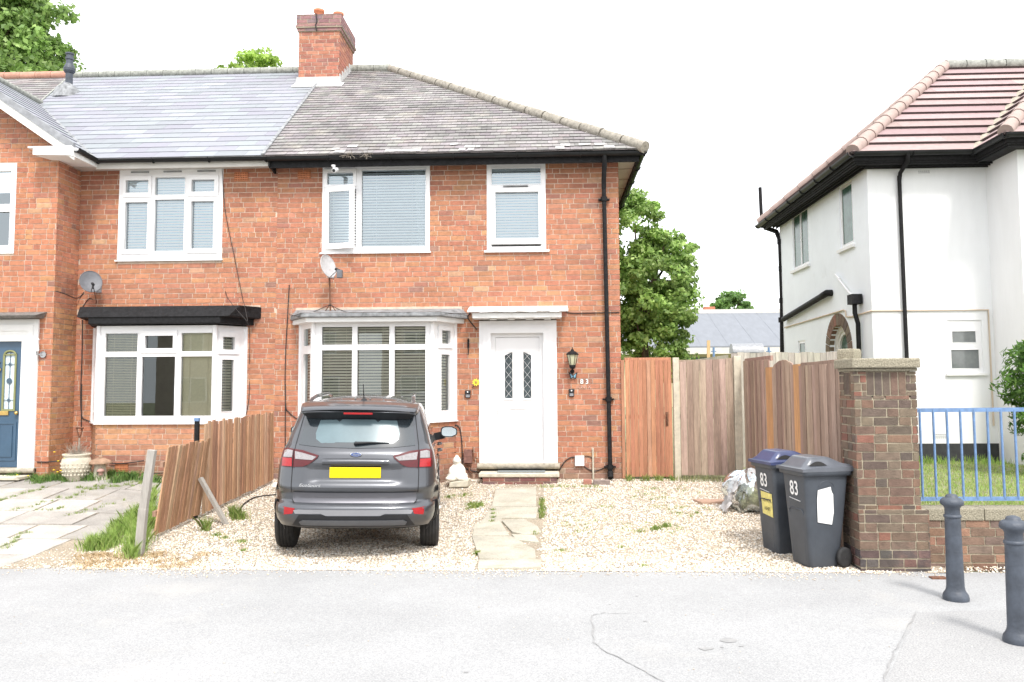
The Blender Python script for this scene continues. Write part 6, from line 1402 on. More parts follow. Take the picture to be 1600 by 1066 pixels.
# ================================================================== WALL FITTINGS
def dish(root_loc, c, rad, az, el, mat_, lb, squash=1.1, lnb=True):
    D = thing('satellite_dish', root_loc, lb, 'satellite dish'); c = Vector(c)
    ax = Vector((math.sin(az) * math.cos(el), -math.cos(az) * math.cos(el), math.sin(el))); sd = ax.cross(Vector((0, 0, 1))).normalized(); up = sd.cross(ax)
    mb = MB(); rows = []
    for r in lin(.02, 1, 9): rows.append([c + sd * (math.cos(a) * r * rad) + up * (math.sin(a) * r * rad * squash) + ax * (rad * .22 * (r * r - 1)) for a in [2 * math.pi * k / 32 for k in range(32)]])
    mb.grid(rows, closed=True); back = [[p - ax * .008 for p in row] for row in rows]; mb.grid(back[::-1], closed=True); mb.tube([*rows[-1], rows[-1][0]], .006, 6, cap=False); mb.build('reflector', mat_, D)
    mb = MB(); bk = c - ax * (rad * .22 + .02); w = Vector((bk.x, W, bk.z - .05)); mb.tube([bk, bk + Vector((0, .06, -.02)), w], .016, 8); mb.box(w.x - .05, w.x + .05, W - .012, W - .001, w.z - .08, w.z + .08); mb.build('wall_bracket', mGREYM, D)
    tip = c + ax * (rad * 1.05) - up * (rad * .75); lo = c - up * (rad * squash * .95) + ax * .0
    mb = MB(); mb.tube([lo, tip], .008, 8); mb.build('feed_arm', mGREYM, D)
    mb = MB(); d = (c - tip).normalized(); mb.tube([tip - d * .05, tip + d * .05], .022, 10); mb.tube([tip - d * .03, tip - d * .03 - Vector((0, 0, .07))], .014, 8); mb.build('receiver_head', mCLAD, D); return D, tip
q = at(142, 440, W - .30); D1, tip = dish((q.x, W, q.z), q, .165, R_(38), R_(18), mDISHD, 'round dark grey satellite dish in the corner above the black bay roof', 1.12)
cable('dish_cable', [tip, tip + Vector((-.02, .1, -.14)), pw(150, 474), pw(140, 466), pw(129, 480)], .006, mCABLE, D1)
q = at(513, 416, W - .36); D2, tip = dish((q.x, W, q.z), q, .165, R_(62), R_(15), mDISHL, 'narrow pale rust stained satellite dish on a mast above the lead bay roof', 1.15)
mb = MB(); m0 = Vector((q.x + .0, W - .30, q.z - .05)); b0 = Vector((q.x + .02, W - .28, 3.0)); mb.tube([b0, m0], .014, 8)
for sx in (-1, 1): mb.tube([b0 + Vector((0, 0, .12)), b0 + Vector((sx * .09, 0, -.01))], .008, 6)
mb.build('mast', mRUST, D2)
mb = MB(); q2 = tip; mb.box(q2.x - .01, q2.x + .075, q2.y - .04, q2.y + .04, q2.z - .13, q2.z + .0); mb.build('receiver_box', mDISHD, D2, bevel=.01)
bx = b0.x
cable('dish_cable', [b0 + Vector((0, -.02, .1)), b0 + Vector((-.2, -.1, 0)), pw(470, 494, W - .6) + Vector((0, 0, .0)), pw(452, 492, W - .3)], .006, mCABLE, D2)
cable('dish_cable', [b0 + Vector((0, -.02, .1)), b0 + Vector((.2, -.12, .0)), at(560, 490, W - .6), at(640, 491, W - .6), at(725, 490, W - .5), at(733, 489, W - .3)], .006, mCABLE, D2)
# security camera
q = at(521, 263, W - .30); SC = thing('security_camera', (q.x, W - .1, q.z), 'small white dome security camera over the open upper window', 'security camera')
mb = MB(); mb.lathe([(.035, .05), (.035, .03), (.02, .02)], (q.x, q.y, q.z), 14); mb.tube([(q.x, q.y, q.z + .04), (q.x + .01, q.y - .02, q.z - .01)], .014, 8); mb.build('mount', mUPVC, SC)
mb = MB(); mb.tube([(q.x + .045, q.y + .04, q.z - .01), (q.x + .02, q.y - .05, q.z - .05)], [.034, .038], 14); mb.build('housing', mUPVC, SC); mb = MB(); mb.tube([(q.x + .0195, q.y - .052, q.z - .051), (q.x + .018, q.y - .058, q.z - .054)], .026, 14); mb.build('lens', mDARK, SC)
# lantern
LN = thing('wall_lantern', (at(894, 565, W).x, W, at(894, 565, W).z), 'black coach lantern with yellowish glass right of the white door', 'lamp')
lx = at(894.3, 560, W - .14).x; zl = lambda py: at(894, py, W - .14).z; ly = W - .14
z0, z1 = zl(570.5), zl(554.5)
mb = MB(); mb.lathe([(.046 * 1.0, z0), (.082, z1)], (lx, ly, 0), 6, sm=False); mb.build('lamp_glass', mLAMP, LN)
mb = MB(); mb.lathe([(.098, z1), (.10, z1 + .012), (.055, z1 + .05), (.03, z1 + .06), (.02, z1 + .085), (.008, z1 + .09), (.006, z1 + .12)], (lx, ly, 0), 6, sm=False); mb.build('lamp_roof', mGREYM if False else mBLKP, LN)
mb = MB()
for k in range(6): a = k * math.pi / 3; mb.bar((lx + math.cos(a) * .047, ly + math.sin(a) * .047, z0), (lx + math.cos(a) * .084, ly + math.sin(a) * .084, z1), .008)
mb.lathe([(.03, z0 - .06), (.05, z0 - .03), (.052, z0)], (lx, ly, 0), 6, sm=False); mb.tube([(lx, ly, z0 - .04), (lx, ly + .01, z0 - .1), (lx, W - .05, z0 - .13), (lx, W - .001, z0 - .10)], .012, 8); mb.lathe([(.035, -.02), (.03, -.001)], (lx, W, z0 - .10), 14, axis='y'); mb.build('bracket', mBLKP, LN)
# butterfly
q = at(895.5, 587.5, W - .03); BF = thing('butterfly_ornament', (q.x, W, q.z), 'small black and blue butterfly ornament under the lantern', 'ornament')
for sx in (-1, 1):
    wp = [(0, 0), (.03, .035), (.065, .06), (.07, .045), (.055, .01), (.05, -.02), (.045, -.05), (.025, -.045), (0, -.02)]
    mb = MB(); mb.prism([(q.x + sx * a, q.y - .25 * a, q.z + b) for a, b in wp], (0, .004, 0)); w_ = mb.build('wing', mCLAD, BF)
    mb = MB(); mb.prism([(q.x + sx * (a * .62 + .006), q.y - .25 * a - .004, q.z + b * .62) for a, b in wp], (0, .002, 0)); mb.build('wing_patch', mWING, w_)
mb = MB(); mb.tube([(q.x, q.y - .005, q.z + .03), (q.x, q.y - .005, q.z - .04)], [.006, .003], 8); mb.build('body', mCLAD, BF)
# flower
q = at(743.7, 597.5, W - .05); FL = thing('flower_ornament', (q.x, W, q.z), 'yellow metal sunflower ornament left of the white door', 'ornament')
for k in range(9):
    a = k * 2 * math.pi / 9; u = Vector((math.cos(a), 0, math.sin(a))); v = Vector((-math.sin(a), 0, math.cos(a)))
    mb = MB(); mb.prism([q + u * .012, q + u * .04 + v * .014, q + u * .066, q + u * .04 - v * .014], (0, .003, 0)); mb.build('petal', mYEL, FL)
mb = MB(); mb.lathe([(.016, -.01), (.018, .0)], q, 12, axis='y'); mb.build('centre', mBRASS, FL); mb = MB(); mb.tube([q, (q.x - .06, W - .02, q.z - .09)], .004, 6); mb.build('stem', mCABLE, FL)
# sensor lights
for px, py, lb in ((731, 616, 'left'), (893, 614, 'right')):
    q = at(px, py, W - .03); SL = thing('solar_light', (q.x, W, q.z), 'small black solar wall light %s of the white front door' % lb, 'light', 'solar wall lights either side of the door')
    mb = MB(); mb.box(q.x - .045, q.x + .045, W - .06, W - .001, q.z + .01, q.z + .06); mb.box(q.x - .04, q.x + .04, W - .03, W - .001, q.z - .06, q.z + .009); mb.build('housing', mCLAD, SL, bevel=.008)
    mb = MB(); mb.box(q.x - .03, q.x + .03, W - .036, W - .0305, q.z - .05, q.z + .0); mb.build('lens', mGREYM, SL); mb = MB(); mb.lathe([(.012, -.063), (.012, -.0605)], (q.x, W, q.z + .035), 10, axis='y'); mb.build('sensor', mUPVC, SL)
q = at(731.6, 542, W - .02); mb = MB(); mb.tube([(q.x, W - .005, q.z + .13), (q.x, W - .03, q.z + .12), (q.x, W - .035, q.z - .02), (q.x + .01, W - .07, q.z - .06), (q.x, W - .03, q.z - .13)], .008, 8); mb.box(q.x - .015, q.x + .015, W - .012, W - .001, q.z - .02, q.z + .12); o = mb.build('basket_bracket', mBLKP); tag(o, 'black iron hanging bracket between bay window and door', 'bracket')
a_ = at(898.3, 728, W); b_ = at(912.7, 712, W); mb = MB(); mb.box(a_.x, b_.x, W - .05, W - .001, a_.z, b_.z); o = mb.build('junction_box', mUPVC, None, bevel=.006); tag(o, 'small white square box low on the wall right of the door', 'junction box')
q = at(926.5, 700, W - .04); mb = MB(); mb.tube([(q.x, W - .03, .33), (q.x, W - .03, q.z)], .015, 10); o = mb.build('plastic_pipe', mPALEST); tag(o, 'thin cream upright pipe beside the black downpipe', 'pipe')
q = ground(735, 745); BXb = thing('old_meter_box', (at(734, 710, W).x, W, .8), 'old rusty brown gas meter cover and pipe beside the door', 'meter box')
a_ = at(725.5, 723, W); b_ = at(738, 702, W); mb = MB(); mb.box(a_.x, b_.x, W - .09, W - .001, a_.z, b_.z); mb.box(a_.x + .01, b_.x - .01, W - .095, W - .0905, (a_.z + b_.z) / 2 - .005, (a_.z + b_.z) / 2 + .005); mb.build('cover', M('brown box', (.20, .10, .08), .8, var=(14, .7, 1.3)), BXb, bevel=.006)
mb = MB(); c0_ = at(739, 698, W - .03); mb.tube([c0_, at(740, 715, W - .03), at(747, 717, W - .03)], .008, 8); mb.tube([at(733, 724, W - .04), at(733, 735, W - .04), at(738, 740, W - .04)], .014, 8); mb.tube([at(727, 726, W - .05), at(737, 727, W - .05)], .018, 8); mb.build('pipe', mRUST, BXb)
# carriage lamp on the neighbour's wing, garden fork
q = at(62, 552, WY - .06); LM = thing('wall_lamp', (q.x, WY, q.z), 'silver wall lamp beside the blue door surround', 'lamp')
mb = MB(); mb.lathe([(.05, -.03), (.045, -.001)], (q.x + .03, WY, q.z - .02), 18, axis='y'); mb.tube([(q.x + .03, WY - .02, q.z - .02), (q.x - .03, WY - .09, q.z - .02), (q.x - .03, WY - .09, q.z + .03)], .012, 8); mb.build('wall_plate', mTRIM, LM)
mb = MB(); mb.lathe([(.035, q.z + .03), (.03, q.z + .20), (.04, q.z + .21), (.02, q.z + .23)], (q.x - .03, WY - .09, 0), 16); mb.build('lamp_glass', mUPVC, LM)
q = ground(117, 752); uy = 12.35; UR = thing('garden_urn', (at(119, 740, uy).x, uy, g(-7, uy)), 'pale lattice patterned stone urn with dead plants', 'urn'); ux, uz = UR.location.x, UR.location.z
mb = MB(); mb.lathe([(.11, 0), (.125, .02), (.15, .08), (.20, .18), (.215, .27), (.195, .34), (.175, .37), (.20, .39), (.20, .41), (.17, .41), (.15, .36)], (ux, uy, uz), 32); 
for r_ in range(4):
    for k in range(22):
        a = (k + (r_ % 2) * .5) * 2 * math.pi / 22; zz = .10 + r_ * .055; rad = .17 + .04 * math.sin((zz - .05) / .3 * 2.2); 
        mb.lathe([(.022, 0), (.014, .012), (.004, .016)], (0, 0, 0), 4) if False else None
        c = Vector((ux + math.cos(a) * rad * .985, uy + math.sin(a) * rad * .985, uz + zz)); o_ = Vector((math.cos(a), math.sin(a), 0)); t_ = Vector((-o_.y, o_.x, 0))
        mb.add([c + t_ * .022, c + Vector((0, 0, .024)), c - t_ * .022, c - Vector((0, 0, .024)), c + o_ * .018], [(0, 1, 4), (1, 2, 4), (2, 3, 4), (3, 0, 4)])
mb.build('pot', mPALEST, UR)
mb = MB(); rnd = random.Random(9)
for i in range(110):
    a = rnd.uniform(0, 6.28); r = rnd.uniform(0, .14); b = Vector((ux + r * math.cos(a), uy + r * math.sin(a), uz + .36)); e = b + Vector((rnd.uniform(-.13, .15), rnd.uniform(-.1, .1), rnd.uniform(.06, .24))); mb.tube([b, b.lerp(e, .5) + Vector((rnd.uniform(-.03, .03), 0, .02)), e], [.003, .002, .001], 4, cap=False)
mb.build('dead_stems', mTWIG, UR)
FK = thing('garden_fork', (at(123, 700, 12.95).x, 12.95, .5), 'rusty garden fork handle standing behind the stone urn', 'garden fork'); hx = FK.location.x; ht = at(123, 668, 12.95).z
mb = MB(); mb.tube([(hx, 12.95, .5), (hx - .005, 12.97, ht - .17)], .016, 8); mb.build('shaft', mTWIG, FK)
mb = MB(); mb.tube([(hx - .005, 12.97, ht - .18), (hx - .055, 12.97, ht - .02)], .009, 6); mb.tube([(hx - .005, 12.97, ht - .18), (hx + .045, 12.97, ht - .02)], .009, 6); mb.tube([(hx - .065, 12.97, ht - .01), (hx + .055, 12.97, ht - .01)], .014, 8); mb.build('handle', mRUST, FK)
tq = at(156, 745, 12.45); TS_ = thing('toadstool_ornament', (tq.x, 12.45, g(tq.x, 12.45)), 'mossy stone toadstool ornament with a flat brown cap', 'ornament'); tx, tz = tq.x, g(tq.x, 12.45)
mb = MB(); mb.lathe([(.11, 0), (.095, .1), (.075, .25)], (tx, 12.45, tz), 18); mb.build('stalk', mPALEST, TS_)
mb = MB(); mb.lathe([(.17, .245), (.175, .262), (.12, .30), (.05, .33), (.02, .335)], (tx, 12.45, tz), 24); mb.lathe([(.025, .33), (.03, .36), (.01, .365)], (tx + .02, 12.42, tz), 10); mb.build('cap', M('mossy brown stone', (.34, .22, .15), .95, var=(9, .6, 1.4), bump=(30, .8)), TS_)
mb = MB(); mb.lathe([(.03, .08), (.03, .13), (.065, .135), (.03, .17), (.005, .18)], (tx + .06, 12.36, tz), 14); mb.build('small_cap', M('pinkish stone', (.50, .30, .26), .9, var=(9, .8, 1.2)), TS_)
# stone figure
bq = ground(716, 762); sy_ = bq.y + .08; SG = thing('stone_figure', (bq.x, sy_, g(bq.x, sy_)), 'bleached seated stone garden figure on a tilted block by the doorstep', 'statue')
z_ = g(bq.x, sy_); mb = MB(); mb.hexa([(bq.x - .14, sy_ - .14, z_ - .01), (bq.x + .15, sy_ - .16, z_ - .0), (bq.x + .17, sy_ + .12, z_ - .01), (bq.x - .12, sy_ + .12, z_ - .01), (bq.x - .13, sy_ - .13, z_ + .07), (bq.x + .16, sy_ - .15, z_ + .11), (bq.x + .17, sy_ + .12, z_ + .11), (bq.x - .11, sy_ + .11, z_ + .08)]); mb.build('block', mPALEST, SG, bevel=.015)
def softbody(mb, parts, n=20):
    for c, r in parts:
        rows = []
        for i in range(1, n):
            th = math.pi * i / n; rows.append([(c[0] + r[0] * math.sin(th) * math.cos(a), c[1] + r[1] * math.sin(th) * math.sin(a), c[2] + r[2] * math.cos(th)) for a in [2 * math.pi * k / n for k in range(n)]])
        mb.grid(rows, closed=True); mb.add(rows[0], [tuple(range(n))]); mb.add(rows[-1], [tuple(range(n))])
mb = MB(); bx_ = bq.x - .02; bz = z_ + .08
softbody(mb, [((bx_, sy_, bz + .07), (.16, .13, .085)), ((bx_, sy_ + .01, bz + .15), (.115, .09, .12)), ((bx_, sy_ - .0, bz + .235), (.04, .04, .05)), ((bx_ - .01, sy_ - .01, bz + .305), (.058, .058, .068)), ((bx_ - .01, sy_ - .0, bz + .37), (.025, .025, .022)),
 ((bx_ - .095, sy_ - .04, bz + .13), (.035, .05, .085)), ((bx_ + .095, sy_ - .04, bz + .13), (.035, .05, .085)), ((bx_ - .09, sy_ - .09, bz + .04), (.085, .06, .045)), ((bx_ + .09, sy_ - .09, bz + .04), (.085, .06, .045)), ((bx_ - .01, sy_ - .068, bz + .298), (.01, .012, .016)), ((bx_ - .067, sy_ - .005, bz + .30), (.008, .014, .024)), ((bx_ + .047, sy_ - .005, bz + .30), (.008, .014, .024))], 16)
o = mb.build('figure', mBUDDHA, SG); rm = o.modifiers.new('r', 'REMESH'); rm.mode = 'VOXEL'; rm.voxel_size = .009; rm.use_smooth_shade = True
q = ground(432, 762); mb = MB(); mb.lathe([(.07, 0), (.09, .04), (.05, .09), (.01, .1)], (q.x, q.y, g(q.x, q.y) - .02), 9, sy=.7, sm=False); o = mb.build('pale_rock', mBUDDHA); tag(o, 'pale rock against the house end of the picket fence', 'rock')
q = ground(1113, 786); mb = MB(); mb.hexa([(q.x - .17, q.y - .10, .0 + g(q.x, q.y)), (q.x + .24, q.y - .10, g(q.x, q.y)), (q.x + .24, q.y + .12, g(q.x, q.y)), (q.x - .24, q.y + .12, g(q.x, q.y)), (q.x - .17, q.y - .10, .035 + g(q.x, q.y)), (q.x + .24, q.y - .10, .035 + g(q.x, q.y)), (q.x + .24, q.y + .12, .035 + g(q.x, q.y)), (q.x - .24, q.y + .12, .035 + g(q.x, q.y))]); o = mb.build('drain_cover', M('brown drain cover', (.42, .28, .21), .9, var=(20, .8, 1.2)), None, bevel=.006); tag(o, 'flat brown drain cover set in the gravel left of the bag', 'drain cover')
for px, py, w_, lb in ((918, 757, .09, 'single red brick lying under the thin cream pipe'), (940, 758, .18, 'dark paving block at the foot of the black downpipe')):
    q = ground(px, py); mb = MB(); z_ = g(q.x, q.y); mb.box(q.x - w_ * .7, q.x + w_ * .7, q.y - .05, q.y + .08, z_ - .02, z_ + .075); o = mb.build('loose_brick', M('loose brick', (.36, .17, .13) if w_ < .1 else (.26, .21, .19), .9, var=(14, .7, 1.3)), None, bevel=.008); tag(o, lb, 'brick')
q = ground(1475, 904); mb = MB(); mb.box(q.x - .12, q.x + .02, q.y - .04, q.y + .04, -.01, .062); o = mb.build('stopcock_cover', mRUST); tag(o, 'small rusty stopcock cover in the pavement by the low wall', 'cover')
q0 = ground(376, 792); P = [ground(432, 775), ground(400, 779), ground(382, 789), ground(374, 800)]; o = cable('hose', [Vector((p.x, p.y, g(p.x, p.y) + .02)) for p in P], .009, mCABLE); tag(o, 'thin black hose curling over the gravel left of the car', 'hose')
for px in (546, 574):
    q = at(px, 243, 12.83); mb = MB(); rnd = random.Random(px)
    for i in range(26):
        b = q + Vector((rnd.uniform(-.05, .05), rnd.uniform(-.02, .02), -.02)); e = b + Vector((rnd.uniform(-.1, .1), rnd.uniform(-.1, .02), rnd.uniform(-.07, .12))); mb.tube([b, b.lerp(e, .5) + Vector((0, 0, .02)), e], [.004, .003, .002], 4, cap=False)
    mb.build('gutter_weed', mTWIG, BH)
# ================================================================== GRAVEL STONES, GRASS
RNG = np.random.default_rng(21)
def gv(x, y): return np.array([g(a, b) for a, b in zip(x, y)])
def stones(name, n, xr, yr, sz, mask=None, lift=.004):
    x = RNG.uniform(*xr, n); y = yr[0] + (yr[1] - yr[0]) * RNG.uniform(0, 1, n) ** 1.25
    if mask is not None: k = mask(x, y); x, y = x[k], y[k]
    n = len(x); z = gv(x, y); s = RNG.uniform(.55, 1.35, n) * sz; o = np.array([(1, 0, 0), (0, 1, 0), (-1, 0, 0), (0, -1, 0), (0, 0, .75), (0, 0, -.5)])
    a = RNG.uniform(0, 6.28, n); V = np.repeat(o[None], n, 0) * (s[:, None, None] * RNG.uniform(.6, 1.25, (n, 6, 1)))
    c, s_ = np.cos(a)[:, None], np.sin(a)[:, None]; X = V[..., 0] * c - V[..., 1] * s_; Y = V[..., 0] * s_ + V[..., 1] * c
    V = np.stack([X + x[:, None], Y + y[:, None], V[..., 2] + z[:, None] + lift], 2).reshape(-1, 3)
    F = np.array([(0, 1, 4), (1, 2, 4), (2, 3, 4), (3, 0, 4), (1, 0, 5), (2, 1, 5), (3, 2, 5), (0, 3, 5)]); F = (F[None] + np.arange(n)[:, None, None] * 6).reshape(-1, 3)
    pal = np.array([(.80, .76, .68), (.84, .81, .75), (.72, .63, .52), (.60, .48, .36), (.78, .71, .62), (.47, .41, .35), (.77, .65, .50)]); C = pal[RNG.integers(0, 7, n)] * RNG.uniform(.85, 1.12, n)[:, None]
    C = np.repeat(C[:, None], 6, 1)
    me = bpy.data.meshes.new(name); ob = bpy.data.objects.new(name, me); COL.objects.link(ob)
    me.vertices.add(len(V)); me.vertices.foreach_set('co', V.astype(np.float32).ravel()); me.loops.add(len(F) * 3); me.polygons.add(len(F))
    me.loops.foreach_set('vertex_index', F.astype(np.int32).ravel()); me.polygons.foreach_set('loop_start', np.arange(0, len(F) * 3, 3, dtype=np.int32)); me.polygons.foreach_set('use_smooth', np.ones(len(F), bool)); me.update(calc_edges=True)
    ca_ = me.color_attributes.new('Col', 'FLOAT_COLOR', 'POINT'); ca_.data.foreach_set('color', np.concatenate([C.reshape(-1, 3), np.ones((len(V), 1))], 1).astype(np.float32).ravel()); me.materials.append(mSTONES); ob['kind'] = 'stuff'; return ob
pathx = lambda x, y: ~((x > -.74 + (y - 8) * .01) & (x < -.10) & (y < 13) & (y > 8.02))
stones('gravel', 80000, (GX0, 3.2), (8.0, 13.2), .0125, lambda x, y: pathx(x, y) | (RNG.random(len(x)) < .09))
stones('path_edge_gravel', 2600, (-7.2, -4.7), (8.02, 8.9), .010, lambda x, y: RNG.random(len(x)) < .9 * np.clip((x + 7.4) / 2.2 - (y - 8.0) * .6, 0, 1))
stones('loose_gravel', 5200, (-5.2, 3.6), (7.66, 8.05), .009, lambda x, y: RNG.random(len(x)) < ((y - 7.64) / .41) ** (2.2 + 1.2 * np.sin(x * 2.3)))
stones('pavement_grit', 350, (-6, 5), (4.6, 7.9), .005)
stones('wall_foot_gravel', 1200, (3.5, 7.5), (8.02, 8.28), .012)
def blades(name, x, y, h, w, cols, mat_, zf=None, lean=.5, lab=None):
    n = len(x); z = gv(x, y) if zf is None else zf(x, y); a = RNG.uniform(0, 6.28, n); h = h * RNG.uniform(.5, 1.3, n); l = RNG.uniform(0, lean, n) * h; b = RNG.uniform(0, 6.28, n)
    bx, by = np.cos(a) * w / 2, np.sin(a) * w / 2; tx, ty = np.cos(b) * l, np.sin(b) * l
    p0 = np.stack([x - bx, y - by, z], 1); p1 = np.stack([x + bx, y + by, z], 1); m1 = np.stack([x + bx * .7 + tx * .35, y + by * .7 + ty * .35, z + h * .6], 1); m0 = np.stack([x - bx * .7 + tx * .35, y - by * .7 + ty * .35, z + h * .6], 1); t = np.stack([x + tx, y + ty, z + h], 1)
    V = np.stack([p0, p1, m1, t, m0], 1); C = np.array(cols)[RNG.integers(0, len(cols), n)] * RNG.uniform(.75, 1.25, n)[:, None]
    o = quads_obj(name, mat_, None, V, np.repeat(np.clip(C, 0, 1)[:, None], 5, 1), 5); o['kind'] = 'stuff'; return o
GC = [(.30, .46, .10), (.38, .54, .13), (.24, .38, .09), (.46, .56, .20)]
lz = lambda x, y: .50 - .012 * (y - 8.5) + .012 * np.sin(x * 3) * np.sin(y * 2.3)
n = 42000; x = RNG.uniform(3.5, 10, n); y = 8.56 + 6.3 * RNG.uniform(0, 1, n) ** 1.3; blades('lawn_grass', x, y, .04, .007, GC + [(.45, .46, .2)], mGRASS, lz)
n = 2500; x = RNG.uniform(5.8, 7.8, n); y = RNG.uniform(14.3, 14.95, n); k = RNG.random(n) < .5 + .5 * np.sin(x * 7); blades('wall_foot_weeds', x[k][::3], y[k][::3], .13, .010, GC[:3], mGRASS, lz)
def tuft(px, py, n, r, h, cols=GC, name='grass_tuft', sy=.5):
    q = ground(px, py); return q, n, r, h
def tufts(name, lst, cols, mat_, w=.006, lean=.8):
    X = []; Y = []; Hh = []
    for px, py, n, r, h in lst:
        q = ground(px, py); a = RNG.uniform(0, 6.28, n); rr = RNG.normal(size=n) * r * .5; X.append(q.x + np.cos(a) * rr); Y.append(q.y + np.sin(a) * rr * .8); Hh.append(np.full(n, h))
    return blades(name, np.concatenate(X), np.concatenate(Y), np.concatenate(Hh), w, cols, mat_, None, lean)
tl_ = [(270, 802, 10, .1, .1)]
for t in lin(0, 1, 26): tl_.append((140 + 90 * t + random.uniform(-8, 10), 865 - 62 * t + random.uniform(-8, 8), 190, .13, .13))
for t in lin(0, 1, 16): tl_.append((205 + 30 * t, 868 - 60 * t + random.uniform(-6, 6), 170, .12, .17))
for t in lin(0, 1, 14): tl_.append((222 + 20 * t, 852 - 80 * t, 70, .10, .14))
tufts('garden_grass', tl_, GC, mGRASS)
tufts('wall_foot_grass', [(55 + i * 10 + random.uniform(-5, 5), 748 + random.uniform(-4, 8), 110, .13, .12) for i in range(20)] + [(290, 745, 150, .12, .16), (200, 752, 150, .15, .12), (20, 750, 150, .2, .10)], [(.16, .30, .07), (.24, .38, .10), (.12, .22, .06)], mGRASS, .010)
jl = []
for x0, y0, x1, y1, k in ((0, 785, 70, 765, 8), (20, 800, 120, 775, 5), (0, 862, 40, 835, 6), (130, 770, 220, 755, 7), (105, 808, 190, 785, 5), (60, 800, 100, 795, 3), (120, 765, 170, 762, 5), (205, 762, 235, 755, 4)):
    for t in lin(0, 1, int(k * 1.8)): jl.append((x0 + (x1 - x0) * t + random.uniform(-4, 4), y0 + (y1 - y0) * t + random.uniform(-2, 2), int(random.uniform(15, 60)), random.uniform(.04, .1), .045))
tufts('paving_joint_grass', jl, [(.28, .38, .12), (.36, .44, .16)], mGRASS)
tufts('drive_weeds', [(375, 812, 260, .12, .13), (365, 808, 200, .10, .15), (322, 830, 120, .06, .16), (340, 838, 60, .1, .05), (378, 848, 120, .12, .035), (352, 842, 70, .08, .035), (380, 862, 60, .06, .03)] + [(770, 800 + i * 6, 50, .06, .05) for i in range(4)] + [(740 + random.uniform(-15, 15), 790 + random.uniform(-8, 8), 60, .09, .05) for i in range(8)] + [(847, 785 + i * 5, 60, .05, .07) for i in range(6)] + [(745, 868, 90, .04, .05), (835, 835, 60, .06, .04), (725, 775, 90, .2, .04), (702, 778, 90, .12, .05), (1025, 828, 160, .10, .05), (1040, 824, 120, .09, .06), (1000, 832, 60, .1, .03), (878, 862, 70, .08, .03), (972, 856, 40, .07, .03), (1006, 886, 40, .06, .03), (808, 886, 25, .05, .02), (1090, 803, 40, .05, .04)] + [(random.uniform(880, 1130), random.uniform(760, 835), 22, .14, .028) for i in range(60)] + [(random.uniform(975, 1060), 752, 40, .1, .10) for i in range(8)] + [(850 + i * 12, 762, 20, .1, .05) for i in range(8)] + [(1040, 748, 60, .06, .16)] + [(430 + i * 3, 745, 30, .1, .18) for i in range(4)], [(.20, .34, .07), (.34, .46, .12), (.44, .46, .18)], mGRASS, .007, .9)
tufts('dry_grass', [(random.uniform(110, 330), 880 + random.uniform(-14, 10), 34, .20, .035) for i in range(60)] + [(random.uniform(120, 260), 874 + random.uniform(-8, 8), 40, .16, .04) for i in range(20)], [(.60, .47, .28), (.68, .52, .33), (.50, .38, .22)], mDRY, .006, 2.0)
mb = MB()
for px, py in ((101, 717), (103, 711), (85, 707), (91, 721), (84, 735), (90, 738), (95, 736), (117, 735), (114, 727), (27, 755 - 12), (211, 818), (44, 744)):
    q = at(px, py, 12.2); mb.lathe([(.012, 0), (.02, .006), (.006, .012)], q, 8)
o = mb.build('dandelion_flowers', mPETAL); o['kind'] = 'stuff'
q = ground(1165, 752); n = 900
x = RNG.uniform(2.0, 3.0, n); y = RNG.uniform(12.9, 13.15, n); k = RNG.random(n) < .35; blades('fence_foot_grass', x[k], y[k], .10, .007, [(.28, .34, .14), (.4, .4, .22)], mGRASS)
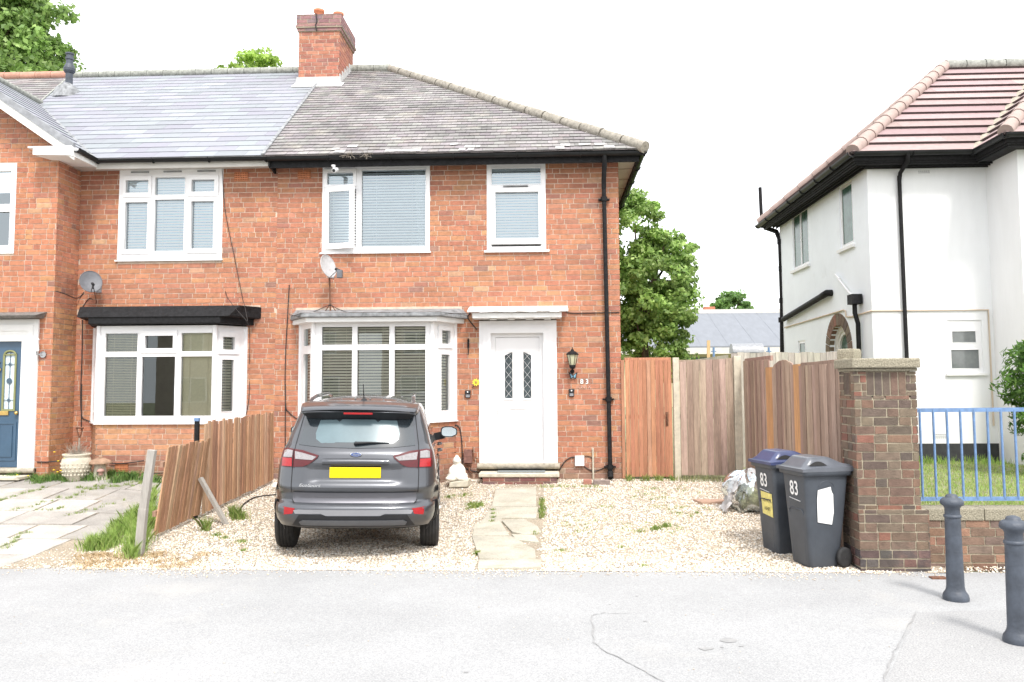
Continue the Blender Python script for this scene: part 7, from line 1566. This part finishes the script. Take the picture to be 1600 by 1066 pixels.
# ================================================================== HOUSES ACROSS THE STREET (behind the camera, mirrored in the glass)
for i, (xc, lb) in enumerate(((-16, 'brick house across the street mirrored in the bay window of the terraced house'), (-3.5, 'brick house across the street mirrored in the car glass'), (10, 'brick house across the street mirrored in the front door glass'))):
    OH = thing('opposite_house', (xc, -19, 0), lb, 'house'); T = frame((xc, -19, 0), (-1, 0, 0), (0, 1, 0)); s = MB(); wl = [(-4.6, -2.8, .9, 2.3), (2.8, 4.6, .9, 2.3), (-4.4, -3, 3.5, 4.7), (3, 4.4, 3.5, 4.7), (-1.2, 1.2, 3.5, 4.7)]
    plate(s, T, (-5.6, 5.6, 0, 5.2), wl, -.2, 0, (.50, .42, .33)); s.build('wall', mBROWNB, OH)
    for w_ in wl:
        m_ = (w_[0] + w_[1]) / 2; window(OH, T, w_, [(w_[0] + .07, m_ - .04, w_[2] + .07, w_[3] - .07), (m_ + .04, w_[1] - .07, w_[2] + .07, w_[3] - .07)], glass=mGREENG)
    s = MB(); s.add([(xc - 6, -18.6, 5.1), (xc + 6, -18.6, 5.1), (xc + 6, -22.6, 7.9), (xc - 6, -22.6, 7.9), (xc - 6, -26.6, 5.1), (xc + 6, -26.6, 5.1)], [(0, 1, 2, 3), (3, 2, 5, 4)], (.25, .2, .2)); s.build('roof', mOLD, OH)
# ================================================================== LIGHT
w = bpy.data.worlds.new('World'); sc.world = w; w.use_nodes = True; nt = w.node_tree; nt.nodes.clear()
SE, SA = R_(54), R_(160)     # elevation; azimuth measured clockwise from +Y (sun behind the camera, to the right)
sky = nt.nodes.new('ShaderNodeTexSky'); sky.sky_type = 'NISHITA'; sky.sun_disc = False; sky.sun_elevation = SE; sky.sun_rotation = SA; sky.dust_density = 3
b1 = nt.nodes.new('ShaderNodeBackground'); b1.inputs[1].default_value = .05; nt.links.new(sky.outputs[0], b1.inputs[0])
b2 = nt.nodes.new('ShaderNodeBackground'); b2.inputs[0].default_value = (1, 1, 1, 1); b2.inputs[1].default_value = SKYW if 'SKYW' in globals() else 1.9
ad = nt.nodes.new('ShaderNodeAddShader'); nt.links.new(b1.outputs[0], ad.inputs[0]); nt.links.new(b2.outputs[0], ad.inputs[1])
wo = nt.nodes.new('ShaderNodeOutputWorld'); nt.links.new(ad.outputs[0], wo.inputs[0])
sl = bpy.data.lights.new('sun', 'SUN'); sl.energy = 3.6; sl.angle = R_(11); sl.color = (1, .96, .91); so = bpy.data.objects.new('sun', sl); COL.objects.link(so)
d = Vector((math.sin(SA) * math.cos(SE), math.cos(SA) * math.cos(SE), math.sin(SE))); so.rotation_euler = d.to_track_quat('Z', 'Y').to_euler(); so.location = (6, -10, 15)
sc.view_settings.view_transform = 'Standard'; sc.view_settings.look = 'None'; sc.view_settings.exposure = 0; sc.view_settings.gamma = 1
sc.cycles.use_denoising = True; sc.cycles.max_bounces = 8; sc.cycles.transparent_max_bounces = 16; sc.cycles.caustics_reflective = False; sc.cycles.caustics_refractive = False
